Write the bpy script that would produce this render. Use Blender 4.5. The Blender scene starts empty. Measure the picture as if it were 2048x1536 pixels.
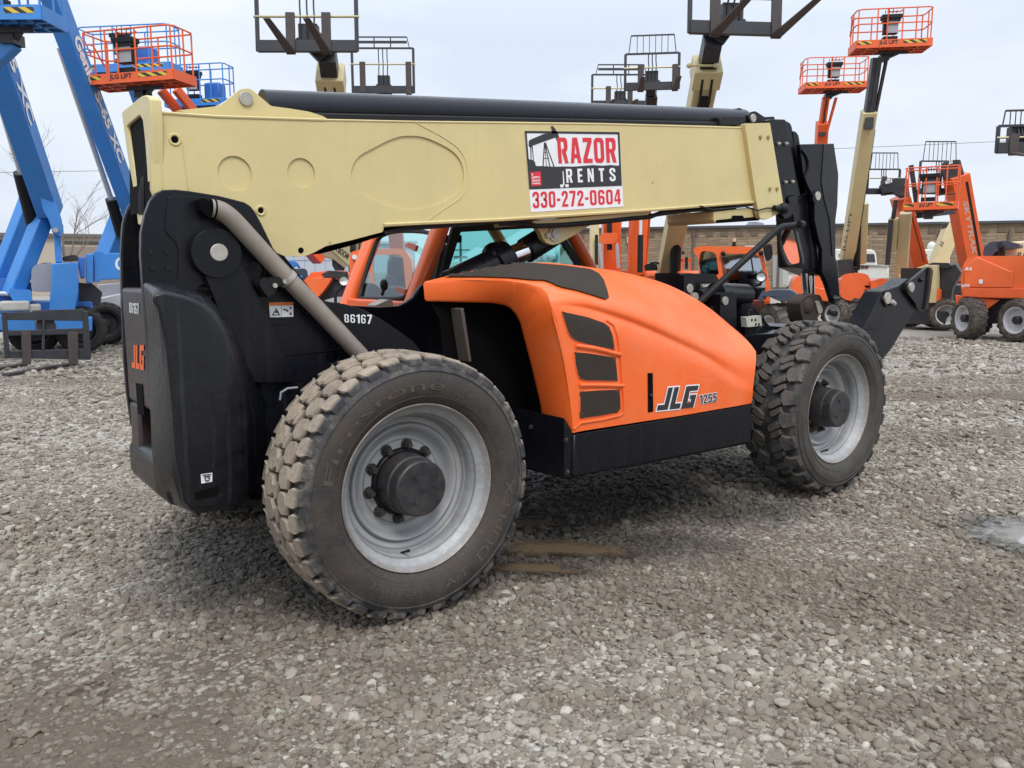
import bpy, bmesh, math, random
import numpy as np
from mathutils import Vector, Matrix, geometry
from mathutils.bvhtree import BVHTree
random.seed(7); RNG=np.random.default_rng(7)
S=bpy.context.scene; COL=S.collection
R=math.radians
# ---------------------------------------------------------------- camera
FOC=1611.85; YAW=0.6482071; PITCH=-0.1395631; ROLL=-0.00338948
CP=Vector((-1.899046,-3.185724,1.662092))
_f=Vector((math.sin(YAW)*math.cos(PITCH),math.cos(YAW)*math.cos(PITCH),math.sin(PITCH)))
_r=_f.cross(Vector((0,0,1))).normalized(); _u=_r.cross(_f)
_r2=_r*math.cos(ROLL)+_u*math.sin(ROLL); _u2=-_r*math.sin(ROLL)+_u*math.cos(ROLL)
cd=bpy.data.cameras.new('camera'); cam=bpy.data.objects.new('camera',cd); COL.objects.link(cam)
M4=Matrix.Identity(4)
for i in range(3): M4[i][0]=_r2[i]; M4[i][1]=_u2[i]; M4[i][2]=-_f[i]; M4[i][3]=CP[i]
cam.matrix_world=M4; cd.sensor_width=36; cd.lens=FOC/2048*36; cd.clip_end=2000; cd.clip_start=.05
S.camera=cam
def ray(px,py): return _f+_r2*((px-1024)/FOC)-_u2*((py-768)/FOC)
def ground(px,py,z=0.0):
    d=ray(px,py); return CP+d*((z-CP.z)/d.z)
def deep(px,py,d):            # point seen at pixel, d metres ahead
    return CP+ray(px,py)*d
class Frame:                  # a vertical plane family: u along yaw, n away, z up
    def __init__(s,o,yaw=0.0):
        s.o=Vector((o[0],o[1],0)); s.yaw=yaw
        s.u=Vector((math.cos(yaw),math.sin(yaw),0)); s.n=Vector((-math.sin(yaw),math.cos(yaw),0))
    def hit(s,px,py,off=0.0):
        d=ray(px,py); t=(off-(CP-s.o).dot(s.n))/d.dot(s.n); q=CP+d*t-s.o
        return (q.dot(s.u),q.z)
    def w(s,u,off,z): return s.o+s.u*u+s.n*off+Vector((0,0,z))
    def p(s,px,py,off=0.0):
        u,z=s.hit(px,py,off); return s.w(u,off,z)
    def U(s,off,pts): return [s.hit(x,y,off) for x,y in pts]
    def circ(s,off,px,py,rm,n=28):
        u,z=s.hit(px,py,off); return [(u+rm*math.cos(2*math.pi*i/n),z+rm*math.sin(2*math.pi*i/n)) for i in range(n)]
M=Frame((0,0),0.0)
def facing(px,py,turn=0.0):   # frame standing on the ground spot seen at a pixel, turned from facing the lens
    g=ground(px,py); a=-math.atan2((px-1024)/FOC,1)-YAW+turn
    return Frame((g.x,g.y),a)
def facing_d(px,d,turn=0.0):
    g=CP+ray(px,545)*d; a=-math.atan2((px-1024)/FOC,1)-YAW+turn
    return Frame((g.x,g.y),a)
# ---------------------------------------------------------------- geometry
def smooth(pts,k=2,closed=True):
    for _ in range(k):
        q=[]; n=len(pts)
        for i in range(n if closed else n-1):
            a=pts[i]; b=pts[(i+1)%n]
            q.append(tuple(a[j]*.75+b[j]*.25 for j in range(len(a)))); q.append(tuple(a[j]*.25+b[j]*.75 for j in range(len(a))))
        if not closed: q=[pts[0]]+q+[pts[-1]]
        pts=q
    return pts
def rounded(pts,r,n=3):       # round the corners of a closed 2D loop
    out=[]; N=len(pts)
    for i in range(N):
        p=Vector(pts[i]); a=Vector(pts[i-1])-p; b=Vector(pts[(i+1)%N])-p
        la,lb=a.length,b.length; k=min(r,la*.45,lb*.45)
        if la<1e-9 or lb<1e-9: continue
        A=p+a/la*k; B=p+b/lb*k
        for j in range(n+1):
            t=j/n; out.append(tuple(A*(1-t)**2+p*2*t*(1-t)+B*t*t))
    return out
def offset_poly(pts,d):
    N=len(pts); ar=sum(pts[i][0]*pts[(i+1)%N][1]-pts[(i+1)%N][0]*pts[i][1] for i in range(N)); s=1 if ar>0 else -1
    out=[]
    for i in range(N):
        p=Vector(pts[i]); a=(p-Vector(pts[i-1])).normalized(); b=(Vector(pts[(i+1)%N])-p).normalized()
        na=Vector((a.y,-a.x))*s; nb=Vector((b.y,-b.x))*s; m=(na+nb)
        m=m/max(.35,m.dot(na)) if m.length>1e-6 else na
        out.append(tuple(p+m*d))
    return out
class G:
    def __init__(s): s.v=[]; s.f=[]
    def add(s,v,f):
        k=len(s.v); s.v+= [Vector(p) for p in v]; s.f+=[tuple(i+k for i in q) for q in f]; return s
    def prism(s,F,loops,o0,o1):
        if isinstance(loops[0][0],(int,float)): loops=[loops]
        tri=geometry.tessellate_polygon([[Vector((p[0],p[1],0)) for p in l] for l in loops])
        flat=[p for l in loops for p in l]; n=len(flat)
        v=[F.w(p[0],o0,p[1]) for p in flat]+[F.w(p[0],o1,p[1]) for p in flat]
        f=[]
        for a,b,c in tri:
            A,B,C=flat[a],flat[b],flat[c]
            cr=(B[0]-A[0])*(C[1]-A[1])-(B[1]-A[1])*(C[0]-A[0])
            if abs(cr)<1e-12: continue
            if (cr>0)==(o1>o0): f+=[(a,b,c),(c+n,b+n,a+n)]
            else: f+=[(c,b,a),(a+n,b+n,c+n)]
        k=0
        for li,l in enumerate(loops):
            m=len(l); ar=sum(l[i][0]*l[(i+1)%m][1]-l[(i+1)%m][0]*l[i][1] for i in range(m))
            ccw=(ar>0)!=(li>0); flip=(ccw==(o1>o0))
            for i in range(m):
                a=k+i; b=k+(i+1)%m
                f.append((a,a+n,b+n,b) if flip else (b,b+n,a+n,a))
            k+=m
        return s.add(v,f)
    def px(s,F,o0,o1,outer,holes=(),r=0.0):      # prism of a traced outline
        l=F.U(o0,outer)
        if r: l=rounded(l,r)
        return s.prism(F,[l]+[list(h) for h in holes],o0,o1)
    def box(s,c,sz,X=(1,0,0),Z=(0,0,1)):
        X=Vector(X).normalized(); Z=Vector(Z); Z=(Z-X*Z.dot(X)).normalized(); Y=Z.cross(X); c=Vector(c)
        v=[c+X*sz[0]*a/2+Y*sz[1]*b/2+Z*sz[2]*d/2 for a in(-1,1) for b in(-1,1) for d in(-1,1)]
        return s.add(v,[(0,1,3,2),(4,6,7,5),(0,4,5,1),(2,3,7,6),(0,2,6,4),(1,5,7,3)])
    def bar(s,p0,p1,w,h,up=(0,0,1)):            # box beam from p0 to p1
        p0=Vector(p0);p1=Vector(p1); d=p1-p0
        if abs(d.normalized().dot(Vector(up).normalized()))>.995: up=(1,0,0)
        return s.box((p0+p1)/2,(d.length,w,h),d,up)
    def tube(s,p0,p1,r,r2=None,n=14,cap=True):
        p0=Vector(p0);p1=Vector(p1); d=(p1-p0).normalized(); r2=r if r2 is None else r2
        a=d.orthogonal().normalized(); b=d.cross(a)
        v=[p0+(a*math.cos(2*math.pi*i/n)+b*math.sin(2*math.pi*i/n))*r for i in range(n)]+[p1+(a*math.cos(2*math.pi*i/n)+b*math.sin(2*math.pi*i/n))*r2 for i in range(n)]
        f=[(i,(i+1)%n,(i+1)%n+n,i+n) for i in range(n)]
        if cap: f+=[tuple(range(n-1,-1,-1)),tuple(range(n,2*n))]
        return s.add(v,f)
    def pipe(s,path,r,n=10,closed=False,cap=True,up=None):
        P=[Vector(p) for p in path]; N=len(P); rings=[]; a=None
        rs=r if isinstance(r,(list,tuple)) else [r]*N
        for i in range(N):
            if closed: d=P[(i+1)%N]-P[i-1]
            else: d=P[min(i+1,N-1)]-P[max(i-1,0)]
            d.normalize()
            a=(d.orthogonal() if a is None else a-d*a.dot(d)).normalized(); b=d.cross(a)
            rings.append([P[i]+(a*math.cos(2*math.pi*j/n)+b*math.sin(2*math.pi*j/n))*rs[i] for j in range(n)])
        v=[q for g in rings for q in g]; f=[]
        for i in range(N if closed else N-1):
            k=(i+1)%N
            for j in range(n): f.append((i*n+j,i*n+(j+1)%n,k*n+(j+1)%n,k*n+j))
        if cap and not closed: f+=[tuple(range(n-1,-1,-1)),tuple((N-1)*n+j for j in range(n))]
        return s.add(v,f)
    def lathe(s,prof,c=(0,0,0),ax=(0,1,0),n=48,closed=False):   # prof: (radius, along axis)
        ax=Vector(ax).normalized(); a=ax.orthogonal().normalized(); b=ax.cross(a); c=Vector(c); m=len(prof)
        v=[];f=[]
        for i in range(n):
            t=2*math.pi*i/n; d=a*math.cos(t)+b*math.sin(t)
            v+=[c+d*r+ax*h for r,h in prof]
        for i in range(n):
            k=(i+1)%n
            for j in range(m if closed else m-1):
                j2=(j+1)%m
                f.append((i*m+j,k*m+j,k*m+j2,i*m+j2))
        return s.add(v,f)
    def ball(s,c,r,sz=(1,1,1),n=14,m=8):
        c=Vector(c); v=[c+Vector((0,0,r*sz[2]))]
        for i in range(1,m):
            t=math.pi*i/m
            for j in range(n):
                p=2*math.pi*j/n; v.append(c+Vector((r*sz[0]*math.sin(t)*math.cos(p),r*sz[1]*math.sin(t)*math.sin(p),r*sz[2]*math.cos(t))))
        v.append(c-Vector((0,0,r*sz[2]))); f=[(0,1+j,1+(j+1)%n) for j in range(n)]
        for i in range(m-2):
            for j in range(n): f.append((1+i*n+j,1+(i+1)*n+j,1+(i+1)*n+(j+1)%n,1+i*n+(j+1)%n))
        k=1+(m-2)*n; f+=[(k+(j+1)%n,k+j,len(v)-1) for j in range(n)]
        return s.add(v,f)
    def quad(s,a,b,c,d): return s.add([a,b,c,d],[(0,1,2,3)])
def mesh_of(g,name,loc=(0,0,0),ang=32):
    L=Vector(loc); me=bpy.data.meshes.new(name); me.from_pydata([tuple(p-L) for p in g.v],[],g.f); me.update()
    me.polygons.foreach_set('use_smooth',[True]*len(me.polygons))
    me.set_sharp_from_angle(angle=R(ang)); return me
def fixnormals(me):
    bm=bmesh.new(); bm.from_mesh(me); bmesh.ops.recalc_face_normals(bm,faces=bm.faces); bm.to_mesh(me); bm.free()
def tagit(o,label=None,cat=None,group=None,kind=None):
    if label: o['label']=label
    if cat: o['category']=cat
    if group: o['group']=group
    if kind: o['kind']=kind
def pieces(g,eps=.004):      # one builder per separate piece (touching shells stay together)
    n=len(g.v); up=list(range(n))
    def fd(i):
        while up[i]!=i: up[i]=up[up[i]]; i=up[i]
        return i
    for f in g.f:
        a=fd(f[0])
        for b in f[1:]: up[fd(b)]=a
    comp={}
    for i in range(n): comp.setdefault(fd(i),[]).append(i)
    bb=[]
    for k,ix in comp.items():
        P=[g.v[i] for i in ix]; bb.append([{k},[min(p[a] for p in P)-eps for a in range(3)],[max(p[a] for p in P)+eps for a in range(3)]])
    ch=True
    while ch:
        ch=False
        for i in range(len(bb)):
            for j in range(i+1,len(bb)):
                if all(bb[i][1][a]<=bb[j][2][a] and bb[j][1][a]<=bb[i][2][a] for a in range(3)):
                    bb[i]=[bb[i][0]|bb[j][0],[min(x,y) for x,y in zip(bb[i][1],bb[j][1])],[max(x,y) for x,y in zip(bb[i][2],bb[j][2])]]; del bb[j]; ch=True; break
            if ch: break
    out=[]
    for ks,_,_ in bb:
        q=G(); mp={}
        for f in g.f:
            if fd(f[0]) in ks:
                for i in f:
                    if i not in mp: mp[i]=len(q.v); q.v.append(g.v[i])
                q.f.append(tuple(mp[i] for i in f))
        if q.f: out.append(q)
    return out
class Thing:
    def __init__(s,name,label,cat,loc,group=None):
        s.r=bpy.data.objects.new(name,None); COL.objects.link(s.r); s.L=Vector(loc); s.r.location=s.L; s.r.empty_display_size=.2
        tagit(s.r,label,cat,group)
    def add(s,name,g,mat,parent=None,bevel=0.0,label=None,ang=32,recalc=True,kind=None,seg=2,split=False):
        if split:
            o=None
            for q in pieces(g): o=s.add(name,q,mat,parent,bevel,label,ang,recalc,kind,seg)
            return o
        me=mesh_of(g,name,s.L,ang)
        if recalc: fixnormals(me)
        me.materials.append(mat); o=bpy.data.objects.new(name,me); COL.objects.link(o); o.parent=parent or s.r
        if parent is not None and parent is not s.r: o.location=-Vector(parent.location)
        if bevel:
            b=o.modifiers.new('edge','BEVEL'); b.width=bevel; b.segments=seg; b.limit_method='ANGLE'; b.angle_limit=R(35)
        if label: o['label']=label
        if kind: o['kind']=kind
        return o
def single(name,g,mat,label=None,cat=None,group=None,kind=None,loc=None,bevel=0,ang=32,recalc=True):
    L=Vector(loc) if loc is not None else Vector((0,0,0))
    me=mesh_of(g,name,L,ang)
    if recalc: fixnormals(me)
    me.materials.append(mat); o=bpy.data.objects.new(name,me); COL.objects.link(o); o.location=L
    if bevel:
        b=o.modifiers.new('edge','BEVEL'); b.width=bevel; b.segments=2; b.limit_method='ANGLE'; b.angle_limit=R(35)
    tagit(o,label,cat,group,kind); return o
# ---------------------------------------------------------------- text
_tc={}
def glyphs(txt,bold=0.0,shear=0.0,space=1.0):     # flat text normalised to a unit box; returns verts, faces, aspect
    k=(txt,bold,shear,space)
    if k in _tc: return _tc[k]
    c=bpy.data.curves.new('t','FONT'); c.body=txt; c.offset=bold; c.shear=shear; c.space_character=space; c.resolution_u=3
    o=bpy.data.objects.new('t',c); COL.objects.link(o)
    dg=bpy.context.evaluated_depsgraph_get(); dg.update(); me=bpy.data.meshes.new_from_object(o.evaluated_get(dg))
    v=[(p.co.x,p.co.y) for p in me.vertices]; f=[tuple(q.vertices) for q in me.polygons]
    bpy.data.objects.remove(o); bpy.data.curves.remove(c); bpy.data.meshes.remove(me)
    x0=min(p[0] for p in v);x1=max(p[0] for p in v);y0=min(p[1] for p in v);y1=max(p[1] for p in v)
    v=[((p[0]-x0)/(x1-x0),(p[1]-y0)/(y1-y0)) for p in v]
    _tc[k]=(v,f,(x1-x0)/(y1-y0)); return _tc[k]
def jlg(grow=0.0,shear=.35):                     # blocky three-letter maker's mark, unit box
    J=[(0,0),(.72,0),(.72,1),(.42,1),(.42,.24),(0,.24)]
    Lr=[(.82,0),(1.5,0),(1.5,.24),(1.12,.24),(1.12,1),(.82,1)]
    Gr=[(1.6,0),(2.4,0),(2.4,.58),(2.0,.58),(2.0,.40),(2.12,.40),(2.12,.22),(1.9,.22),(1.9,.77),(2.4,.77),(2.4,1),(1.6,1)]
    v=[];f=[]
    for P in (J,Lr,Gr):
        if grow: P=offset_poly(P,grow)
        tri=geometry.tessellate_polygon([[Vector((a,b,0)) for a,b in P]]); k=len(v)
        v+=[((a+b*shear)/(2.4+shear),b) for a,b in P]; f+=[tuple(i+k for i in t) for t in tri]
    return v,f,2.75
_HV={'R':(.52,[[(0,0),(.17,0),(.17,.40),(.22,.40),(.33,0),(.51,0),(.40,.44),(.47,.51),(.50,.60),(.50,.86),(.46,.95),(.38,1),(0,1)],[(.17,.55),(.27,.55),(.32,.60),(.32,.80),(.27,.85),(.17,.85)]],[]),
'A':(.54,[[(0,0),(.17,0),(.20,.2),(.34,.2),(.37,0),(.54,0),(.39,1),(.15,1)],[(.22,.36),(.32,.36),(.27,.78)]],[]),
'Z':(.47,[[(0,0),(.47,0),(.47,.17),(.21,.17),(.47,.84),(.47,1),(.02,1),(.02,.83),(.26,.83),(0,.16)]],[]),
'E':(.40,[[(0,0),(.4,0),(.4,.17),(.17,.17),(.17,.42),(.37,.42),(.37,.58),(.17,.58),(.17,.83),(.4,.83),(.4,1),(0,1)]],[]),
'N':(.50,[[(0,0),(.15,0),(.15,.55),(.34,0),(.5,0),(.5,1),(.35,1),(.35,.48),(.17,1),(0,1)]],[]),
'T':(.45,[[(.14,0),(.31,0),(.31,.83),(.45,.83),(.45,1),(0,1),(0,.83),(.14,.83)]],[]),
'7':(.47,[[(.08,0),(.27,0),(.47,.84),(.47,1),(0,1),(0,.83),(.29,.83)]],[]),
'4':(.50,[[(.26,0),(.43,0),(.43,.18),(.5,.18),(.5,.33),(.43,.33),(.43,1),(.22,1),(0,.34),(0,.18),(.26,.18)],[(.12,.33),(.26,.33),(.26,.75)]],[]),
'-':(.26,[[(0,.38),(.26,.38),(.26,.54),(0,.54)]],[]),'1':(.33,[[(.15,0),(.33,0),(.33,1),(.2,1),(0,.86),(0,.7),(.15,.76)]],[]),
'0':(.50,[[(.10,0),(.40,0),(.5,.12),(.5,.88),(.40,1),(.10,1),(0,.88),(0,.12)],[(.20,.16),(.30,.16),(.33,.22),(.33,.78),(.30,.84),(.20,.84),(.17,.78),(.17,.22)]],[]),
'S':(.50,None,[[(.41,.68),(.41,.84),(.33,.915),(.17,.915),(.09,.84),(.09,.67),(.16,.58),(.34,.43),(.41,.34),(.41,.16),(.33,.085),(.17,.085),(.09,.16),(.09,.33)]]),
'2':(.48,None,[[(.09,.68),(.09,.84),(.17,.915),(.31,.915),(.39,.84),(.39,.64),(.15,.26),(.09,.085),(.48,.085)]]),
'3':(.50,None,[[(.09,.70),(.09,.84),(.17,.915),(.33,.915),(.41,.84),(.41,.64),(.33,.53),(.20,.53)],[(.30,.52),(.41,.42),(.41,.16),(.33,.085),(.17,.085),(.09,.16),(.09,.30)]]),
'5':(.50,None,[[(.45,.915),(.09,.915),(.09,.55),(.33,.58),(.41,.50),(.41,.16),(.33,.085),(.17,.085),(.09,.16),(.09,.28)]]),
'6':(.50,None,[[(.41,.72),(.41,.84),(.33,.915),(.17,.915),(.09,.84),(.09,.16),(.17,.085),(.33,.085),(.41,.16),(.41,.45),(.33,.52),(.18,.52)]]),
'8':(.50,None,[[(.25,.52),(.10,.60),(.09,.84),(.17,.915),(.33,.915),(.41,.84),(.40,.60),(.25,.52),(.09,.42),(.09,.16),(.17,.085),(.33,.085),(.41,.16),(.41,.42),(.25,.52)]])}
_HV['O']=_HV['0']
def heavy(txt,gap=.10,t=.165,grow=0.0):      # heavy condensed lettering drawn stroke by stroke, unit box
    x=0; v=[];f=[]
    for ch in txt:
        w,loops,rib=_HV[ch]
        if loops:
            lp=[offset_poly(l,grow if i==0 else -grow) if grow else l for i,l in enumerate(loops)]
            if lp and ch in '0O': lp=[rounded(l,.08) for l in lp]
            fl=[p for l in lp for p in l]; tri=geometry.tessellate_polygon([[Vector((a,b,0)) for a,b in l] for l in lp]); k=len(v)
            v+=[(x+a,b) for a,b in fl]; f+=[tuple(i+k for i in q) for q in tri]
        for pl in rib:
            k=len(v); n=len(pl); h=t/2+grow
            for i,(a,b) in enumerate(pl):
                d0=Vector(pl[max(i-1,0)]); d1=Vector(pl[min(i+1,n-1)]); p=Vector((a,b))
                e0=(p-d0).normalized() if i>0 else (d1-p).normalized(); e1=(d1-p).normalized() if i<n-1 else e0
                n0=Vector((-e0.y,e0.x)); n1=Vector((-e1.y,e1.x)); m=n0+n1; m=m/max(.5,m.dot(n0)) if m.length>1e-6 else n0
                ex=-e0*grow if i==0 else (e1*grow if i==n-1 else Vector((0,0)))
                v+=[(x+a+(m*h+ex).x,b+(m*h+ex).y),(x+a-(m*h-ex).x,b-(m*h-ex).y)]
            f+=[(k+2*i,k+2*i+1,k+2*i+3,k+2*i+2) for i in range(n-1)]
        x+=w+gap
    W=x-gap; return [(a/W,b) for a,b in v],f,W
def bil(q,a,b):   # q: tl,tr,br,bl
    return tuple((q[3][i]*(1-a)+q[2][i]*a)*(1-b)+(q[0][i]*(1-a)+q[1][i]*a)*b for i in range(len(q[0])))
def put(g,gl,fn): # place flat glyph mesh through a map (a,b)->point
    v,f=gl[0],gl[1]; g.add([fn(a,b) for a,b in v],f); return g
def on_plane(F,off,q): return lambda a,b: F.p(*bil(q,a,b),off)
def on_quad(P): return lambda a,b: Vector(bil([tuple(x) for x in P],a,b))
def bvh_of(o_list):
    v=[];f=[]
    for o in o_list:
        k=len(v); mw=Matrix.Translation(o.parent.location if o.parent else o.location)
        v+=[mw@p.co for p in o.data.vertices]; f+=[tuple(i+k for i in q.vertices) for q in o.data.polygons]
    return BVHTree.FromPolygons(v,f)
def drape(b,px,py,lift):
    d=ray(px,py).normalized(); h=b.ray_cast(CP,d)
    if h[0] is None: return None
    n=h[1] if h[1].dot(d)<0 else -h[1]
    return h[0]+n*lift
def drape_poly(g,b,pts,lift,step=6.0):  # fill a traced outline with a fine mesh laid on the surface
    m=bmesh.new(); vs=[m.verts.new((x,y,0)) for x,y in pts]
    fc=m.faces.new(vs); xs=[p[0] for p in pts]; ys=[p[1] for p in pts]
    geom=m.verts[:]+m.edges[:]+m.faces[:]
    for a,lo,hi in ((0,min(xs),max(xs)),(1,min(ys),max(ys))):
        k=lo+step
        while k<hi:
            no=(1,0,0) if a==0 else (0,1,0); co=(k,0,0) if a==0 else (0,k,0)
            bmesh.ops.bisect_plane(m,geom=m.verts[:]+m.edges[:]+m.faces[:],plane_co=co,plane_no=no); k+=step
    m.verts.index_update(); P=[drape(b,v.co.x,v.co.y,lift) for v in m.verts]
    ok=[f for f in m.faces if all(P[v.index] is not None for v in f.verts)]
    idx={};vv=[]
    for f in ok:
        for v in f.verts:
            if v.index not in idx: idx[v.index]=len(vv); vv.append(P[v.index])
    g.add(vv,[tuple(idx[v.index] for v in f.verts) for f in ok]); m.free(); return g
# ---------------------------------------------------------------- materials
class N:
    def __init__(s,name):
        s.m=bpy.data.materials.new(name); s.m.use_nodes=True; s.t=s.m.node_tree; s.t.nodes.clear()
        s.out=s.t.nodes.new('ShaderNodeOutputMaterial')
    def n(s,typ,**kw):
        x=s.t.nodes.new('ShaderNode'+typ)
        for k,v in kw.items():
            if k.startswith('_'): setattr(x,k[1:],v)
        for k,v in kw.items():
            if not k.startswith('_'): s.set(x.inputs[int(k[1:]) if k[0]=='i' and k[1:].isdigit() else k.replace('__',' ')],v)
        return x
    def set(s,i,v):
        if isinstance(v,bpy.types.NodeSocket): s.t.links.new(v,i)
        elif hasattr(v,'outputs'): s.t.links.new(v.outputs[0],i)
        elif isinstance(v,(tuple,list)) and len(v)==3 and i.type=='RGBA': i.default_value=(*v,1)
        else: i.default_value=v
    def mix(s,fac,a,b,mode='MIX'):
        x=s.t.nodes.new('ShaderNodeMix'); x.data_type='RGBA'; x.blend_type=mode; x.clamp_factor=True
        s.set(x.inputs[0],fac); s.set(x.inputs[6],a); s.set(x.inputs[7],b); return x.outputs[2]
    def math(s,op,a,b=0.0,c=0.0):
        x=s.t.nodes.new('ShaderNodeMath'); x.operation=op; s.set(x.inputs[0],a); s.set(x.inputs[1],b); s.set(x.inputs[2],c); return x.outputs[0]
    def ramp(s,v,lo,hi,a=0.0,b=1.0):
        x=s.t.nodes.new('ShaderNodeMapRange'); s.set(x.inputs[0],v); x.inputs[1].default_value=lo; x.inputs[2].default_value=hi; x.inputs[3].default_value=a; x.inputs[4].default_value=b; return x.outputs[0]
    def noise(s,co,scale,detail=4.0,rough=.55,dist=0.0):
        return s.n('TexNoise',Vector=co,Scale=scale,Detail=detail,Roughness=rough,Distortion=dist).outputs[0]
    def obj(s): return s.n('TexCoord').outputs['Object']
    def pos(s): return s.n('NewGeometry').outputs['Position']
    def done(s,**kw):
        b=s.n('BsdfPrincipled')
        for k,v in kw.items(): s.set(b.inputs[k.replace('__',' ')],v)
        s.t.links.new(b.outputs[0],s.out.inputs[0]); s.b=b; return s.m
    def bump(s,h,strength=.3,dist=.01): return s.n('Bump',Height=h,Strength=strength,Distance=dist).outputs[0]
def paint(name,col,rough=.42,var=.1,dirt=.25,dcol=(.16,.13,.10),metal=0.0,spec=.5,streak=.0,scale=1.0,chips=0.0,coat=0.0,scratch=0.0,specks=0.0):
    k=N(name); co=k.obj()
    big=k.noise(co,1.7*scale,5,.6); fine=k.noise(co,38*scale,3,.6)
    c=k.mix(k.ramp(big,.3,.7,0,1),tuple(x*(1-var) for x in col),tuple(min(1,x*(1+var)) for x in col))
    nz=k.n('SeparateXYZ',Vector=k.n('NewGeometry').outputs['Normal']).outputs[2]
    up=k.ramp(nz,.2,.95,0,1)
    dm=k.math('MULTIPLY',k.ramp(k.noise(co,4.5*scale,6,.65),.42,.72,0,1),dirt)
    dm=k.math('ADD',dm,k.math('MULTIPLY',up,dirt*.55))
    if streak:
        mp=k.n('Mapping',Vector=co,Scale=(26,26,1.1)); sn=k.noise(mp.outputs[0],1.0,4,.6)
        dm=k.math('ADD',dm,k.math('MULTIPLY',k.ramp(sn,.55,.75,0,1),streak))
    c=k.mix(dm,c,dcol)
    if chips:
        ch=k.ramp(k.noise(co,55,5,.7),.66,.70,0,chips); c=k.mix(ch,c,tuple(min(1,x*1.7+.05) for x in col))
    if scratch:
        wv=k.n('Mapping',Vector=co,Scale=(1.0,1.0,1.9)); dn=k.n('TexNoise',Vector=wv,Scale=1.6,Detail=3.0).outputs['Color']
        ds=k.n('VectorMath',i0=wv,i1=k.n('VectorMath',i0=dn,i1=(.35,.35,.35),_operation='MULTIPLY'),_operation='ADD')
        vo=k.n('TexVoronoi',_feature='DISTANCE_TO_EDGE',Vector=ds,Scale=2.3).outputs['Distance']
        ln=k.math('MULTIPLY',k.ramp(vo,.0015,.006,1,0),k.ramp(k.noise(co,2.1,3,.6),.50,.60,0,scratch)); c=k.mix(ln,c,tuple(min(1,x*1.25+.12) for x in col))
        ab=k.n('Mapping',Vector=co,Rotation=(.3,.2,.5),Scale=(3,3,70)); an=k.noise(ab,1.0,2,.5); c=k.mix(k.math('MULTIPLY',k.ramp(an,.68,.72),k.ramp(k.noise(co,1.3,3,.6),.52,.62,0,scratch*.6)),c,tuple(min(1,x*1.2+.10) for x in col))
    if specks:
        sv=k.n('TexVoronoi',Vector=co,Scale=7.0); sh=k.n('SeparateColor',Color=sv.outputs['Color']).outputs[0]
        sp=k.math('MULTIPLY',k.ramp(sv.outputs['Distance'],.035,.075,1,0),k.math('GREATER_THAN',sh,.55)); c=k.mix(k.math('MULTIPLY',sp,specks),c,(.16,.10,.05))
        gm=k.n('Mapping',Vector=co,Scale=(13,13,.9)); gs=k.noise(gm,1.0,4,.65); c=k.mix(k.math('MULTIPLY',k.ramp(gs,.58,.78),k.ramp(k.noise(co,1.1,3,.6),.45,.7,0,.28*specks)),c,(.24,.18,.09))
    rg=k.math('ADD',k.ramp(fine,.3,.7,rough-.07,rough+.1),k.math('MULTIPLY',dm,.35))
    kw=dict(Base__Color=c,Roughness=rg,Metallic=metal,Normal=k.bump(k.math('ADD',k.math('MULTIPLY',fine,.25),big),.06,.02))
    kw['Specular IOR Level']=spec
    if coat: kw['Coat Weight']=coat
    return k.done(**kw)
def flat(name,col,rough=.5,metal=0.0,spec=.5):
    k=N(name); co=k.obj(); n=k.noise(co,14,4,.6)
    c=k.mix(n,tuple(x*.88 for x in col),tuple(min(1,x*1.1) for x in col))
    return k.done(Base__Color=c,Roughness=k.ramp(n,.3,.7,max(0,rough-.06),rough+.06),Metallic=metal,**{'Specular IOR Level':spec})
# ---------------------------------------------------------------- paints and materials
CREAM=paint('cream_paint',(.570,.475,.226),.38,.05,.12,(.34,.27,.15),chips=.10,specks=.7)
ORANGE=paint('orange_plastic',(.80,.128,.020),.33,.07,.15,(.70,.34,.19),chips=.12,scratch=.55)
ORANGEP=paint('orange_paint',(.78,.125,.022),.33,.06,.10,(.35,.2,.14),coat=.3)
BLACK=paint('black_paint',(.0050,.0054,.0085),.30,.2,.03,(.075,.07,.065),streak=.08,chips=.5,spec=.24)
CWM=paint('counterweight_paint',(.0055,.0062,.0090),.28,.3,.07,(.066,.069,.078),streak=.26,chips=.7,spec=.38)
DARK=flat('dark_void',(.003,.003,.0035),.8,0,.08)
GREYB=flat('black_rubber_plastic',(.010,.010,.0115),.5,0,.25)
STEEL=paint('pin_steel',(.42,.40,.36),.42,.15,.45,(.24,.19,.14),metal=.45,scale=4)
CHROME=flat('chrome_rod',(.75,.75,.76),.14,1.0)
RUSTY=paint('rusty_iron',(.026,.018,.015),.75,.35,.4,(.11,.08,.06))
GALV=paint('muffler_steel',(.27,.235,.20),.55,.14,.25,(.22,.17,.13),metal=.35,scale=3)
WHITE=flat('white_vinyl',(.72,.74,.76),.45); RED=flat('red_vinyl',(.62,.022,.035),.45); INK=flat('black_vinyl',(.022,.022,.026),.45)
WARN=flat('orange_label',(.62,.16,.03),.5); LOGOO=flat('orange_letter',(.75,.12,.02),.5)
def mesh_grille():
    k=N('grille_mesh'); co=k.obj(); d=k.noise(co,5,6,.7); v=k.n('TexVoronoi',Vector=co,Scale=190.0).outputs[0]
    c=k.mix(k.ramp(d,.35,.7),(.026,.017,.010),(.062,.040,.024)); c=k.mix(k.ramp(v,.1,.45),c,(.022,.016,.011))
    return k.done(Base__Color=c,Roughness=.85,Normal=k.bump(v,.5,.004))
GRILLE=mesh_grille()
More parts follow.
